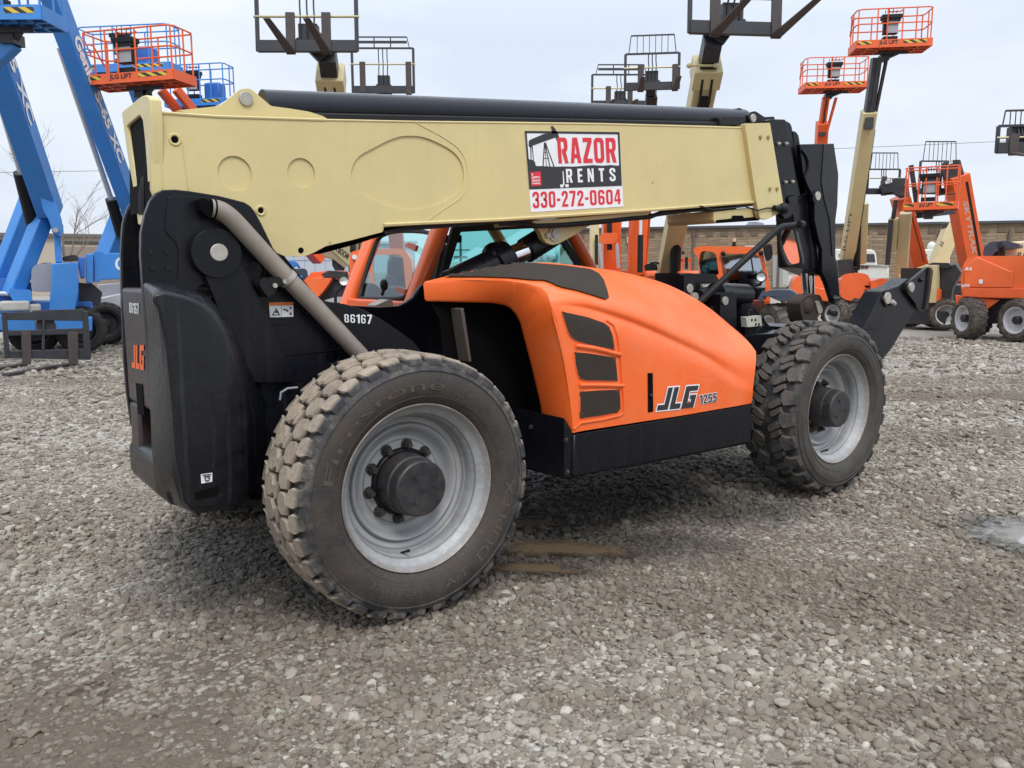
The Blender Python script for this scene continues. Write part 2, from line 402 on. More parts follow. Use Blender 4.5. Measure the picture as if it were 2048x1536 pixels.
def glass_mat(name,tint=(.62,.88,.86),refl=.10):
    k=N(name); t=k.n('BsdfTransparent',Color=(*tint,1)); g=k.n('BsdfGlossy',Roughness=.03,Color=(.9,.95,1,1))
    f=k.n('Fresnel',IOR=1.45); fac=k.math('ADD',k.math('MULTIPLY',f.outputs[0],.9),refl)
    x=k.n('MixShader',Fac=fac); k.t.links.new(t.outputs[0],x.inputs[1]); k.t.links.new(g.outputs[0],x.inputs[2]); k.t.links.new(x.outputs[0],k.out.inputs[0]); return k.m
GLASS=glass_mat('tinted_cab_glass',(.50,.86,.84),.06)
GLASS2=glass_mat('cab_glass',(.50,.62,.66),.16)
def mirror_mat():
    k=N('mirror_glass'); return k.done(Base__Color=(.72,.72,.74),Metallic=1.0,Roughness=.06)
MIRROR=mirror_mat()
def tyre_mat(name,mud,side,rl=.565,rt=.618,wet_shade=.35):
    k=N(name); co=k.obj(); s=k.n('SeparateXYZ',Vector=co)
    rad=k.math('SQRT',k.math('ADD',k.math('MULTIPLY',s.outputs[0],s.outputs[0]),k.math('MULTIPLY',s.outputs[2],s.outputs[2])))
    n1=k.noise(co,9,6,.65); n2=k.noise(co,46,5,.65); nw=k.noise(co,3,3,.5)
    mp=k.n('Mapping',Vector=co,Scale=(26,26,26)); sc=k.noise(mp.outputs[0],1.0,3,.6,4.0)
    c=k.mix(k.ramp(n1,.33,.68),(.024,.022,.022),side)                       # dusty sidewall
    c=k.mix(k.math('MULTIPLY',k.math('MULTIPLY',k.ramp(sc,.60,.68),k.ramp(nw,.45,.6)),.40),c,(.17,.14,.11))      # pale scuffs
    band=k.math('MULTIPLY',k.ramp(rad,rl-.004,rl+.004),k.ramp(n2,.40,.62,.12,.9))
    c2=k.mix(k.ramp(n1,.42,.66),(.016,.02,.028),(.17,.16,.145)); c=k.mix(band,c,c2)
    top=k.math('MULTIPLY',k.ramp(rad,rt,rt+.012),k.ramp(nw,.30,.52,.55,1))
    m=k.mix(k.ramp(n2,.3,.7),tuple(x*.72 for x in mud),tuple(x*1.2 for x in mud)); c=k.mix(top,c,m)
    hgt=k.math('ADD',n2,k.math('MULTIPLY',n1,.5))
    return k.done(Base__Color=c,Roughness=k.ramp(n1,.3,.7,.5,.9),Normal=k.bump(hgt,.55,.006))
TYRE_A=tyre_mat('muddy_worn_rubber',(.300,.243,.188),(.056,.044,.034))
TYRE_B=tyre_mat('dark_worn_rubber',(.088,.079,.070),(.062,.055,.046),rl=.60,rt=.622)
def rim_mat():
    k=N('silver_rim_paint'); co=k.obj(); s=k.n('SeparateXYZ',Vector=co)
    rad=k.math('SQRT',k.math('ADD',k.math('MULTIPLY',s.outputs[0],s.outputs[0]),k.math('MULTIPLY',s.outputs[2],s.outputs[2])))
    n1=k.noise(co,6,6,.65); n2=k.noise(co,30,4,.6)
    c=k.mix(k.ramp(n1,.35,.68),(.27,.274,.28),(.34,.345,.35))
    wear=k.math('MULTIPLY',k.ramp(rad,.30,.36),k.ramp(n2,.52,.60)); c=k.mix(k.math('MULTIPLY',wear,.45),c,(.40,.42,.43))
    for r0,wd in ((.329,.006),(.2945,.004),(.2085,.004),(.352,.003)): c=k.mix(k.math('MULTIPLY',k.ramp(k.math('ABSOLUTE',k.math('SUBTRACT',rad,r0)),0,wd*1.6,1,0),.7),c,(.06,.055,.05))
    lip=k.math('MULTIPLY',k.ramp(rad,.383,.396),k.ramp(n2,.36,.55,.25,1)); c=k.mix(k.math('MULTIPLY',lip,.7),c,(.20,.15,.11))
    ru=k.math('MULTIPLY',k.ramp(k.noise(co,3.1,5,.7),.68,.73),.5); c=k.mix(ru,c,(.20,.09,.035))
    return k.done(Base__Color=c,Roughness=k.ramp(n1,.3,.7,.42,.62),Metallic=.15,Normal=k.bump(n2,.12,.003))
RIM=rim_mat(); HUBM=paint('hub_paint',(.014,.014,.018),.45,.3,.3,(.10,.08,.065),chips=.8,scale=4)
# ---------------------------------------------------------------- wheels (local: axis along y, outer face at y=0)
TW=.456
SIDE=[(.403,.055),(.42,.030),(.45,.012),(.485,.002),(.52,.000),(.55,.006),(.562,.010),(.5645,.006),(.569,.006),(.571,.012),(.59,.020),(.603,.036),(.606,.050)]
def side_y(r):
    for a,b in zip(SIDE,SIDE[1:]):
        if a[0]<=r<=b[0]: return a[1]+(b[1]-a[1])*(r-a[0])/max(1e-6,b[0]-a[0])
    return 0
def tread(g,Nn,pat,Rb,Rt,tw=TW):
    P=2*math.pi/Nn
    for i in range(Nn):
        for poly,rt in pat:
            cx=sum(p[0] for p in poly)/len(poly); cy=sum(p[1] for p in poly)/len(poly); m=len(poly)
            jit=random.uniform(-.03,.03); v=[]
            for sc,rr in ((1.0,Rb),(1.0,rt-.010),(.90,rt)):
                for a,y in poly:
                    aa=(i+cx+(a-cx)*sc+jit)*P; yy=cy+(y-cy)*sc
                    r2=rr-(max(0,.055-yy)+max(0,yy-(tw-.055)))*(.55 if rr>Rb else .3)
                    v.append(Vector((r2*math.cos(aa),yy,r2*math.sin(aa))))
            f=[tuple(range(2*m,3*m))]
            for k in range(2):
                for j in range(m): f.append((k*m+j,k*m+(j+1)%m,(k+1)*m+(j+1)%m,(k+1)*m+j))
            g.add(v,f)
def mirr(poly): return [(a+.5,TW-y) for a,y in poly][::-1]
def tyre_body():
    g=G(); prof=SIDE+[(.606,TW-.05)]+[(r,TW-y) for r,y in SIDE[::-1]][1:]+[(.36,TW-.10),(.36,.10)]
    return g.lathe(prof,n=120,closed=True)
def tyre_rear():
    g=tyre_body(); b=[]
    sh=[(-.36,.018),(.28,.018),(.42,.050),(.40,.092),(.10,.104),(-.30,.090),(-.42,.055)]
    r2=[(.00,.112),(.34,.100),(.78,.116),(.86,.160),(.66,.196),(.30,.204),(-.06,.180),(-.10,.140)]
    c0=[(-.40,.205),(-.04,.212),(.30,.222),(.36,.246),(.04,.250),(-.34,.236)]
    b=[(sh,.638),(r2,.642),(c0,.640),(mirr(r2),.642),(mirr(sh),.638)]
    tread(g,35,b,.602,.64); return g
def tyre_front():
    g=tyre_body()
    sh=[(-.34,.012),(.22,.010),(.30,.045),(.36,.085),(.16,.118),(-.18,.124),(-.36,.100),(-.30,.05)]
    b1=[(.06,.128),(.32,.112),(.56,.175),(.58,.205),(.36,.212),(.10,.150)]
    b2=[(.40,.106),(.60,.098),(.86,.160),(.88,.186),(.68,.198),(.46,.134)]
    b=[(sh,.642),(b1,.642),(b2,.642),(mirr(sh),.642),(mirr(b1),.642),(mirr(b2),.642)]
    tread(g,24,b,.598,.645); return g
def arc_text(g,txt,a_mid,rmid,h,width_ang,bold=.02,lift=.0028,flip=False):
    gl=glyphs(txt,bold)
    def fn(a,b):
        ang=R(a_mid)+R(width_ang)*(.5-a)*(1 if not flip else -1); rr=rmid+(b-.5)*h*(1 if not flip else -1)
        return Vector((rr*math.cos(ang),side_y(rr)-lift,rr*math.sin(ang)))
    return put(g,gl,fn)
RIMP=[(.372,.10),(.398,.062),(.4065,.050),(.409,.040),(.404,.034),(.396,.040),(.388,.058),(.378,.075),(.360,.088),(.345,.110),(.338,.135),(.338,.170),(.322,.186),(.300,.192),(.292,.178),(.283,.172),(.272,.178),(.258,.205),(.244,.225),(.226,.232),(.212,.226),(.205,.222),(.06,.222)]
def rim_geo():
    return G().lathe(RIMP,n=96)
def hub_geo():
    g=G().lathe([(.0,.028),(.10,.028),(.128,.030),(.136,.038),(.138,.060),(.138,.10),(.146,.105),(.148,.19),(.152,.226)],n=64)
    for i in range(3): g.tube((.07*math.cos(i*2.1),.028,.07*math.sin(i*2.1)),(.07*math.cos(i*2.1),.020,.07*math.sin(i*2.1)),.008)
    return g
def nut_geo(mat=None):
    g=G(); g.tube((0,.226,0),(0,.196,0),.024,.020,n=6); g.tube((0,.20,0),(0,.178,0),.0135,n=12); g.tube((0,.226,0),(0,.216,0),.030,n=16); return g
def valve_geo(): return G().tube((.338,.14,0),(.318,.098,.006),.006).tube((.318,.098,.006),(.312,.085,.008),.008)
# ---------------------------------------------------------------- THE BIG TELEHANDLER
T=Thing('telehandler','large orange telehandler with cream boom and black frame, parked nearest on the gravel','telehandler',(1.8,1.3,0))
YP=.72; YF=1.34
g=G()   # main frame: near tower plate
outer=[(286,568),(282,508),(283,465),(290,430),(300,402),(312,386),(325,380),(350,379),(378,382),(404,386),(440,392),(470,399.5),(490,405),(501,412),(510,423),(523,447),(547,497),(563,515),(602,560),(641,601),(690,608),(725,618),(760,637),(800,663),(826,682),(870,740),(900,800),(910,960),(540,1000),(480,990),(470,960),(330,905),(311,880),(304,818),(299,739),(292.5,645)]
g.px(M,YP,YP+.045,outer,[M.circ(YP,512.6,540.6,.042),M.circ(YP,410,583,.032),M.circ(YP,665,717,.03)])
FRAME=T.add('frame',g,BLACK,bevel=.008)
g=G()   # raised doubler following the plate, boss and gusset
dbl=[(404,394),(345,391),(337,396),(333,420),(330,460),(340,473),(353,486),(357,500),(357,556),(346,570),(352,600),(480,640),(560,650),(600,640),(608,600),(560,535),(530,490),(510,450),(497,427),(486,415),(468,408),(440,401)]
g.px(M,YP-.008,YP,dbl,[M.circ(YP-.008,512.6,540.6,.044),M.circ(YP-.008,410,583,.034)])
gus=[(400,520),(412,555),(470,700),(505,765),(590,765),(540,640),(497,555),(476,522)]
g.px(M,YP-.05,YP-.008,gus,r=.03)
b=M.circ(YP-.06,434,506,.115,40); g.prism(M,b,YP-.062,YP-.008)
T.add('pivot_gusset',g,BLACK,FRAME,bevel=.01)
g=G(); c=M.p(439,505,YP-.07); g.tube(c,c+Vector((0,.03,0)),.041,n=32)
for x,y in ((313,543),(345,541),(303.5,504),(336,504)): pass
T.add('pivot_pin',g,STEEL,FRAME,bevel=.004)
g=G()
for x,y in ((301,504),(334,503),(304,536),(336,535)):
    c=M.p(x,y,YP-.001); g.tube(c+Vector((0,-.006,0)),c,.011,n=10)
T.add('plate_bolt',g,GREYB,FRAME,split=True)
g=G()   # far tower plate + cross deck joining both
far=[(246,660),(244,600),(242,508),(244,470),(246,447),(251,428),(257,413),(264,405),(273,402),(330,398),(420,410),(520,450),(640,600),(700,611),(760,614),(797,612),(812,605),(826,595),(835,582),(843,570),(860,575),(900,640),(930,830),(560,900),(300,900),(263,850),(254,786),(249,726)]
g.px(M,YF,YF+.045,far)
g.box((.55,1.03,.86),(2.1,.60,.12)); g.box((1.8,1.03,.66),(4.6,.62,.34)); g.box((-.3,1.03,1.15),(.05,.6,.7))
T.add('frame_far_plate',g,BLACK,FRAME,bevel=.008)
# counterweight
g=G()
base=[(286,566),(292,563),(307,559),(331,564),(355,568),(380,575),(412,589),(434,610),(460,648),(487,702),(512,750),(530,800),(535,860),(528,930),(500,1003),(440,1012),(378,1021),(335,1003),(312,985),(303,900),(300,800),(294,660)]
o0=M.U(YP,base)
inner=[]
cx=sum(p[0] for p in o0)/len(o0); cz=sum(p[1] for p in o0)/len(o0)
face=[(302,600),(310,588),(330,585),(352,589),(376,596),(402,608),(424,628),(446,662),(463,705),(477,752),(458,818),(444,880),(440,930),(441,990),(440,1008),(410,1014),(379,1018),(368,1000),(352,900),(345,800),(332,690),(316,615)]
NB=len(base); mids=[]
def res(l,n):
    L=[0]
    for a,b in zip(l,l[1:]+l[:1]): L.append(L[-1]+math.dist(a,b))
    out=[]
    for i in range(n):
        t=L[-1]*i/n; j=max(k for k in range(len(l)) if L[k]<=t); q=(t-L[j])/max(1e-9,L[j+1]-L[j]); a=l[j]; b=l[(j+1)%len(l)]
        out.append((a[0]+(b[0]-a[0])*q,a[1]+(b[1]-a[1])*q))
    return out
A=[M.w(u,YP-.004,z) for u,z in o0]; Bf=[M.w(u,.42,z) for u,z in M.U(.42,face)]
assert len(A)==len(Bf)
mid=[a.lerp(b_,.72)+(a-Vector((cx,YP,cz))).normalized()*.0 for a,b_ in zip(A,Bf)]
mid=[Vector((a.x*.45+b_.x*.55,.47,a.z*.45+b_.z*.55)) for a,b_ in zip(A,Bf)]
v=A+mid+Bf; f=[]
for k in range(2):
    for i in range(NB): f.append((k*NB+i,k*NB+(i+1)%NB,(k+1)*NB+(i+1)%NB,(k+1)*NB+i))
f.append(tuple(range(2*NB,3*NB))); g.add(v,f)
CW=T.add('counterweight',g,CWM,bevel=.022,ang=50)
g=G()   # centre casting between the plates and the low bumper with slots
def bx(x0,x1,y0,y1,z0,z1): g.box(((x0+x1)/2,(y0+y1)/2,(z0+z1)/2),(x1-x0,y1-y0,z1-z0))
bx(-.985,-.30,.77,1.335,1.0,1.585)
bx(-.985,-.30,.77,.90,.60,1.0); bx(-.985,-.30,1.16,1.335,.60,1.0); bx(-.90,-.30,.90,1.16,.60,.70)
bx(-.80,-.30,.90,1.16,.70,1.0)
T.add('rear_casting',g,paint('red_reflection_black',(.024,.012,.012),.33,.2,.2,(.08,.06,.055),streak=.2),CW,bevel=.02)  # reddish reflection on the black casting is put into its base colour
g=G(); bx(-.995,-.55,.60,1.40,.585,.80); bx(-.90,-.50,1.385,1.62,.585,1.55)
T.add('bumper',g,CWM,CW,bevel=.05)
g=G(); g.px(M,.417,.425,[(389.5,986),(437,972),(436.5,984),(434,992),(391,1000)]); T.add('tie_down_slot',g,DARK,CW)
F2=Frame((-.989,0),math.pi/2)
g=G(); g.px(F2,0,-.003,[(271,766),(284,769),(288.5,831),(276,828)]); T.add('tow_slot',g,DARK,CW)
g=G(); put(g,jlg(0,.12),on_plane(F2,0,[(262,690),(287.5,690),(288.5,741),(263.5,735)]))
T.add('maker_lettering',g,LOGOO,CW,recalc=False)
WH=WHITE
g=G(); put(g,heavy('86167',.12,.13),on_plane(F2,0,[(258,604.5),(277,606.5),(277.5,629),(258.5,625.5)])); T.add('unit_number',g,WH,CW,recalc=False)
bcw=bvh_of([CW])
g=G(); drape_poly(g,bcw,[(401,948),(424,945),(424,963),(402,967)],.004); T.add('label_sticker',g,WHITE,CW,recalc=False)
g=G()
for (x0,y0,x1,y1) in ((404,949.5,421,948),(408,953,418,952),(408,953,410,960),(418,952,417,959),(410,961,417,960)):
    p,q=drape(bcw,x0,y0,.007),drape(bcw,x1,y1,.007)
    if p and q: g.bar(p,q,.003,.006,(0,1,0))
T.add('label_print',g,INK,CW)
# wheel-arch mud shield inside, axle housings
g=G(); g.tube((0,.2,.64),(0,2.4,.64),.11,n=20); g.tube((0,.20,.64),(0,.42,.64),.17,n=24); g.box((0,1.3,.64),(.36,.5,.42))
g.tube((3.583,.2,.64),(3.583,2.4,.64),.11,n=20); g.tube((3.583,.2,.64),(3.583,.42,.64),.17,n=24); g.box((3.583,1.3,.64),(.36,.5,.42))
T.add('axle',g,BLACK,bevel=.012,split=True)
g=G(); g.px(M,YP-.012,YP-.002,[(490,890),(505,800),(530,760),(640,770),(640,1000),(494,1000)]); T.add('mud_shield',g,CWM,FRAME)
g=G(); g.pipe([M.p(560,800,.60),M.p(562,785,.60),M.p(575,777,.60),M.p(595,775,.60)],.006,8); T.add('brake_hose',g,flat('grey_hose',(.25,.25,.30),.5),FRAME)
# decals on the frame
g=G(); put(g,heavy('86167',.12,.13),on_plane(M,YP-.003,[(687.5,628),(744,629.5),(743,648),(689,645)])); T.add('unit_number',g,WH,FRAME,recalc=False)
q=[(538,605),(586.5,604),(587,633.4),(540,634.7)]
g=G(); g.prism(M,M.U(YP-.012,q),YP-.012,YP-.010); LB=T.add('warning_label',g,WHITE,FRAME)
g=G(); g.prism(M,M.U(YP-.014,[(538,605),(586.5,604),(586.5,610.5),(538,611.5)]),YP-.014,YP-.0125); T.add('warning_band',g,WARN,FRAME)
g=G()
tri=[(544,631),(552.5,616),(561,630.5)]; trh=[(547,629.3),(552.5,619.5),(558,629)]
g.prism(M,[M.U(YP-.014,tri),M.U(YP-.014,trh)],YP-.014,YP-.0125)
g.px(M,YP-.014,YP-.0125,[(566,617),(572,618),(577,621),(576,624),(571,621),(566,619.5)]); g.px(M,YP-.014,YP-.0125,[(579,614),(583,614),(583,618),(580,618)]); g.px(M,YP-.014,YP-.0125,[(579,625),(583,625),(583,630),(580,630)])
g.px(M,YP-.014,YP-.0125,[(551,622),(556,621),(556,626),(551,626)]); g.px(M,YP-.014,YP-.0125,[(562.6,612),(563,612),(563,633.5),(562.6,633.5)])
T.add('warning_print',g,INK,FRAME)
# ------------------------------------------------------------- boom
YB=.80; YB2=1.32
side=[(301,221),(432,230),(520,233.5),(648,237.5),(827,241.5),(1000,243),(1200,246),(1400,251),(1495,254),(1517,406),(1300,423),(1000,442.5),(850,448.5),(768,453),(764.5,464),(700,481),(652,492),(628,505),(615,510.5),(602,513),(569,512),(555,506),(470,480),(320,420),(303,379)]
oval=[(700,357),(704,333),(716,312),(745,297),(775,281),(800,272),(825,271),(850,274),(880,287),(905,301),(922,320),(929,345),(926,372),(914,388),(890,403),(862,415),(825,422),(790,417),(755,404),(728,392),(712,378)]
ovl=smooth(M.U(YB,oval),2)
holes=[M.circ(YB,470,347,.083,40),M.circ(YB,603,346,.074,40),ovl,M.circ(YB,350,279,.019),M.circ(YB,522,421,.016),M.circ(YB,602,501,.016)]
g=G(); g.px(M,YB,YB+.03,side,holes)
bk=M.U(YB,[(425,300),(640,300),(640,400),(425,400)]); g.prism(M,bk,YB+.010,YB+.02)
g.prism(M,M.U(YB,[(680,255),(950,255),(950,440),(700,440)]),YB+.010,YB+.02)
body=[(330,236),(820,243.5),(1490,256),(1513,404),(850,446.5),(640,487),(600,505),(500,480),(345,420)]
g.prism(M,M.U(YB,body),YB+.03,YB2-.03); g.prism(M,[(max(u,-.80),z) for u,z in M.U(YB,side)],YB2-.03,YB2)
BOOM=T.add('boom',g,CREAM)
g=G()   # dark bores
for x,y,r_ in ((350,279,.013),(522,421,.010),(602,501,.012)):
    c=M.p(x,y,YB+.004); g.tube(c,c+Vector((0,.03,0)),r_,n=16)
T.add('bore',g,DARK,BOOM,split=True)
g=G()   # weld bosses round the bores, top flange, lip strips, seam bead
for x,y,r_ in ((350,279,.026),(522,421,.024)):
    c=M.p(x,y,YB-.004); g.lathe([(r_-.010,.004),(r_-.006,-.002),(r_,-.002),(r_+.004,.004)],c,(0,1,0),24)
def strip(pts,off,r_): g.pipe([M.p(x,y,off) for x,y in pts],r_,6)
strip([(301,224),(432,233),(648,240)],YB,.007)
strip([(648,240),(827,243.5),(1200,248),(1486,256)],YB,.005)
sea=smooth([(829,243),(845,253),(870,265),(893,279),(915,294),(930,315),(936,342),(934,370),(924,395),(900,410),(870,430),(848,447)],2,False)
strip(sea,YB-.001,.0028)
strip([(362,279),(365,290),(372,345),(376,379)],YB-.001,.003); strip([(319,236),(321,300),(325,379)],YB-.001,.003)
strip([(768,450),(850,446),(1000,439.5),(1300,420),(1512,404)],YB-.006,.011)
T.add('weld_bead',g,CREAM,BOOM,split=True)
g=G()   # rear frame of the boom with its opening
Xr=-.93
rear=[(286,192),(298,194),(302,205),(302.5,230),(304,300),(303,379),(300,420),(294,440)]
FR=Frame((0,0),0)
def xz(px,py,y): return M.p(px,py,y)
F3=Frame((-.925,0),math.pi/2)
ro=[(243,226),(246,221),(283,192),(290,190),(297,193),(301,200),(303,240),(304,379),(304,450),(276,450),(270,396),(256,320)]
rh=[(252,252),(257,246),(276,231),(281,229),(286,236),(291,262),(300,330),(302,380),(302,440),(284,440),(262,320)]
ro[4:9]=[(295,192),(299,198),(303,240),(306,379),(306,450)]
g.prism(F3,[F3.U(0,ro),F3.U(0,[(253,253),(258,247),(276,232),(280,231),(285,240),(290,285),(294,340),(297,400),(297,440),(287,440),(279,396),(266,322)])],0,-.05)
g.prism(F3,F3.U(-.07,[(262,312),(283,325),(300,348),(306,440),(280,440)]),-.07,-.10)
a0=Vector((-.80,YB,1.84)); a1=Vector((-.80,YB2,1.84)); g.bar(a0,a1,.10,.06)
REARF=T.add('boom_rear_frame',g,CREAM,BOOM,bevel=.006)
g=G(); g.prism(M,M.U(YB+.05,[(300,215),(309,215),(312,420),(302,420)]),YB+.05,YB2-.05); T.add('boom_opening',g,DARK,BOOM)
g=G(); g.pipe([M.p(300,345,1.0),M.p(291,362,1.0),M.p(287,385,1.0),M.p(287,430,1.0)],.022,10); T.add('boom_hose',g,GREYB,BOOM)
# pin lug + long cylinder cover over the boom
YL=.86
lug=[(353,221),(400,216),(439,212),(455,200),(476,182),(482,178.5),(489,177),(497,177),(503,179),(515.5,189),(542,212),(580,217),(617,223),(646,232),(660,241),(420,236)]
g=G(); g.px(M,YL,YL+.05,lug,r=.01); g.px(M,1.16,1.21,[(x,y) for x,y in lug],r=.01); T.add('cylinder_lug',g,CREAM,BOOM,bevel=.006,split=True)
g=G(); c=M.p(493,197,YL-.012); g.tube(c,c+Vector((0,.42,0)),.034,n=28); g.tube(c+Vector((0,.008,0)),c+Vector((0,.03,0)),.036,n=28); T.add('lug_pin',g,STEEL,BOOM,bevel=.003)
c0=M.p(488,209,1.03); c1=M.p(1483,241,1.03)
z0=c0+Vector((.10,0,0)); g=G(); rr=.086
g.pipe([z0,z0.lerp(c1,.5),c1],rr,32); g.pipe([c1,c1+Vector((.015,0,0)),c1+Vector((.04,0,0))],[rr,rr*.93,rr*.7],32)
T.add('telescope_cylinder',g,paint('gloss_black_paint',(.008,.0105,.018),.24,.2,.0,(.07,.07,.07),spec=.36),BOOM,ang=60)
g=G(); a=z0+Vector((.1,0,-.075)); b_=c1+Vector((.0,0,-.075)); g.bar(a,b_,.22,.09); g.px(M,.90,1.16,[(1440,233),(1492,233),(1489,246),(1478,252),(1440,252)]); T.add('cylinder_cradle',g,GREYB,BOOM,bevel=.01)
# collar at the boom mouth
g=G(); col=[(1490,247),(1540,245.5),(1567,409),(1564,423),(1535,439),(1520,437),(1512,400)]
g.px(M,YB-.035,YB+.005,col,r=.012); g.px(M,YB+.005,YB2+.03,[(1492,249),(1538,247.5),(1564,408),(1518,410)])
g.px(M,YB+.02,YB2-.04,[(1427,424),(1516,414),(1520,437),(1518,441),(1430,447),(1427,440)])
COLR=T.add('boom_collar',g,CREAM,BOOM,bevel=.006)
g=G(); g.px(M,YB+.012,YB+.019,[(1434,440),(1464,437),(1466,431),(1486,431),(1488,436),(1517,433),(1518,441),(1432,446)]); T.add('collar_recess',g,DARK,COLR)
g=G()
for x,y in ((1520,274),(1535.5,274),(1539,377.5),(1553,377)):
    c=M.p(x,y,YB-.035); g.tube(c+Vector((0,-.012,0)),c,.016,n=6); g.tube(c+Vector((0,-.018,0)),c,.009,n=8)
T.add('collar_bolt',g,paint('brassy_bolt',(.42,.36,.18),.4,metal=.3),COLR,split=True)
g=G(); g.pipe([M.p(x,y,YB-.05) for x,y in ((1400,412),(1425,420),(1455,417),(1490,413),(1515,421),(1535,416),(1552,417))],.006,6); g.ball(M.p(1567,417,YB-.07),.048,(1,.9,.95)); g.tube(M.p(1548,416,YB-.06),M.p(1560,417,YB-.065),.022); T.add('marker_lamp',g,GREYB,COLR)
# under-boom tray, hoses
g=G(); g.px(M,YB+.03,YB+.12,[(767,455),(850,449.5),(1060,437),(1060,442),(850,459),(768,465)])
g.pipe([M.p(x,y,YB+.05) for x,y in ((1000,446),(1040,447),(1075,452),(1130,450),(1200,444),(1262,437),(1300,434),(1325,424),(1400,419),(1470,415))],.016,8)
g.pipe([M.p(x,y,YB+.12) for x,y in ((1030,447),(1150,449),(1260,436),(1310,430),(1400,417))],.014,8)
T.add('hose_tray',g,GREYB,BOOM)
g=G(); g.px(M,YB+.05,YB2-.05,[(1066,441),(1300,422),(1296,432),(1066,450)]); T.add('boom_belly_plate',g,CREAM,BOOM,bevel=.004)
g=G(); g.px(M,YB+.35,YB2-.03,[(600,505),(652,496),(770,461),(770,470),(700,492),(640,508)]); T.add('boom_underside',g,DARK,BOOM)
# lift cylinder with its lug
lg=[(1066,446),(1172,440),(1180,452),(1172,456),(1150,470),(1122,485.5),(1117,488),(1108,490),(1100,489.5),(1092,486),(1086,478),(1080,464)]
g=G(); g.px(M,.93,.975,lg); g.px(M,1.13,1.175,lg); LUG=T.add('lift_lug',g,CREAM,BOOM,bevel=.006,split=True)
g=G(); c=M.p(1112.7,467,.915); g.lathe([(0,0),(.034,0),(.034,.02)],c,(0,1,0),28); g.lathe([(.036,.006),(.052,.006),(.052,.02)],c,(0,1,0),28); c2=M.p(1097,471,.915); g.tube(c2,c2+Vector((0,.02,0)),.018,n=12); T.add('lift_pin',g,STEEL,LUG,split=True)
P0=M.p(1108,466,1.05); P1=M.p(1050,502,1.05); P2=M.p(1014,516,1.05); P3=M.p(900,572,1.05)
d=(P3-P0).normalized()
g=G(); g.tube(P0,P1,.085,n=28); g.tube(P2+d*.03,P3,.10,n=28); g.tube(P2,P2+d*.12,.12,n=28); g.ball(M.p(990,512,1.05),.09); LC=T.add('lift_cylinder',g,BLACK,bevel=.006)
g=G(); g.tube(P1-d*.02,P2+d*.04,.068,n=28); T.add('lift_rod',g,CHROME,LC)
g=G(); g.pipe([M.p(x,y,1.0) for x,y in ((1098,488),(1085,499),(1070,507),(1050,513))],.012,8); T.add('lift_hose',g,GREYB,LC)
# ------------------------------------------------------------- boom head and coupler
g=G(); YN=.84
nose=[(1537,241),(1541,238),(1569.5,238.6),(1573,243),(1584,310),(1596,389),(1594.5,407),(1588,427),(1580,435),(1568,438),(1562,425),(1552,330),(1542,262)]
slot=smooth(M.U(YN,[(1570,397),(1574,394),(1577,397),(1578.5,412),(1576,420),(1571.5,416)]),2)
g.px(M,YN,YN+.05,nose,[slot]); g.px(M,1.22,1.27,nose)
HEAD=T.add('boom_head',g,BLACK,bevel=.006)
g=G()
for x,y in ((1556,288),(1571,288),(1569.5,365),(1583.5,364)):
    c=M.p(x,y,YN); g.tube(c+Vector((0,-.014,0)),c,.016,n=6); g.ball(c+Vector((0,-.014,0)),.012)
T.add('head_bolt',g,STEEL,HEAD,split=True)
g=G()
g.px(M,.95,.97,[(1574,262),(1578,263),(1584,268),(1601,379),(1598,386),(1593,390)]); g.px(M,1.02,1.04,[(1586,262),(1592,264),(1597,271),(1613.5,374),(1608.5,389),(1600,390)])
g.px(M,.90,1.20,[(1560,245),(1576,262),(1600,390),(1590,400)])
g.lathe([(.0,0),(.075,0),(.085,.02),(.075,.05),(0,.05)],M.p(1574,262,1.0),(0,1,0),20)
g.px(M,.93,.98,[(1495,231),(1502,224.5),(1509.5,222),(1514,224),(1529,234),(1537,239),(1548,245),(1500,246)],r=.01)
g.px(M,1.12,1.17,[(1497,229),(1504,224.5),(1511.5,223),(1529,234),(1548,233),(1552,245),(1500,246)],r=.01)
g.pipe([M.p(x,y,1.0) for x,y in ((1466,222),(1478,219),(1488,224),(1496,240),(1501,248))],.014,8)
T.add('head_channel',g,BLACK,HEAD,bevel=.004)
g=G(); c=M.p(1508,236,.915); g.tube(c,c+Vector((0,.3,0)),.032,n=24); T.add('head_pin',g,STEEL,HEAD,bevel=.003)
coup=[(1600,288.5),(1667,287),(1677,349),(1675,410),(1671,440),(1671,512),(1676,544),(1680,594),(1665,600),(1654,566),(1644,544),(1644,499),(1637,477),(1629,440),(1629,410),(1622,383),(1615,371),(1606,345)]
g=G(); g.px(M,.86,.90,coup); g.px(M,1.2,1.25,coup); COUP=T.add('coupler',g,BLACK,bevel=.005)
g=G(); g.px(M,.90,1.2,[(1652,290),(1668,288),(1677,349),(1674,410),(1668,470),(1655,470),(1650,400)])
dk=[(1649,288.5),(1667,287),(1677,349),(1675,410),(1671,440),(1671,512),(1665,512),(1660,440),(1648,395),(1643,360)]
g.px(M,.853,.86,dk); T.add('coupler_flange',g,flat('flange_black',(.006,.006,.008),.5),COUP,bevel=.003)
g=G(); c=M.p(1637,392,.84); g.tube(c,c+Vector((0,.02,0)),.038,n=28); T.add('coupler_pin',g,STEEL,COUP,bevel=.003)
g=G(); c=M.p(1634,394,.85); g.tube(c,c+Vector((0,.012,0)),.058,n=28); g.ball(M.p(1666,599,.88),.045); g.tube(M.p(1666,600,.84),M.p(1678,598,.84),.02)
g.pipe(smooth([tuple(M.p(x,y,.855)) for x,y in ((1603,299),(1613,312),(1617,330),(1615,345),(1609,356))],2,False),.012,8)
T.add('coupler_boss',g,BLACK,COUP,split=True)
g=G(); a=M.p(1598,395,1.03); b_=M.p(1612,535,1.03); g.tube(a,b_,.115,n=28)
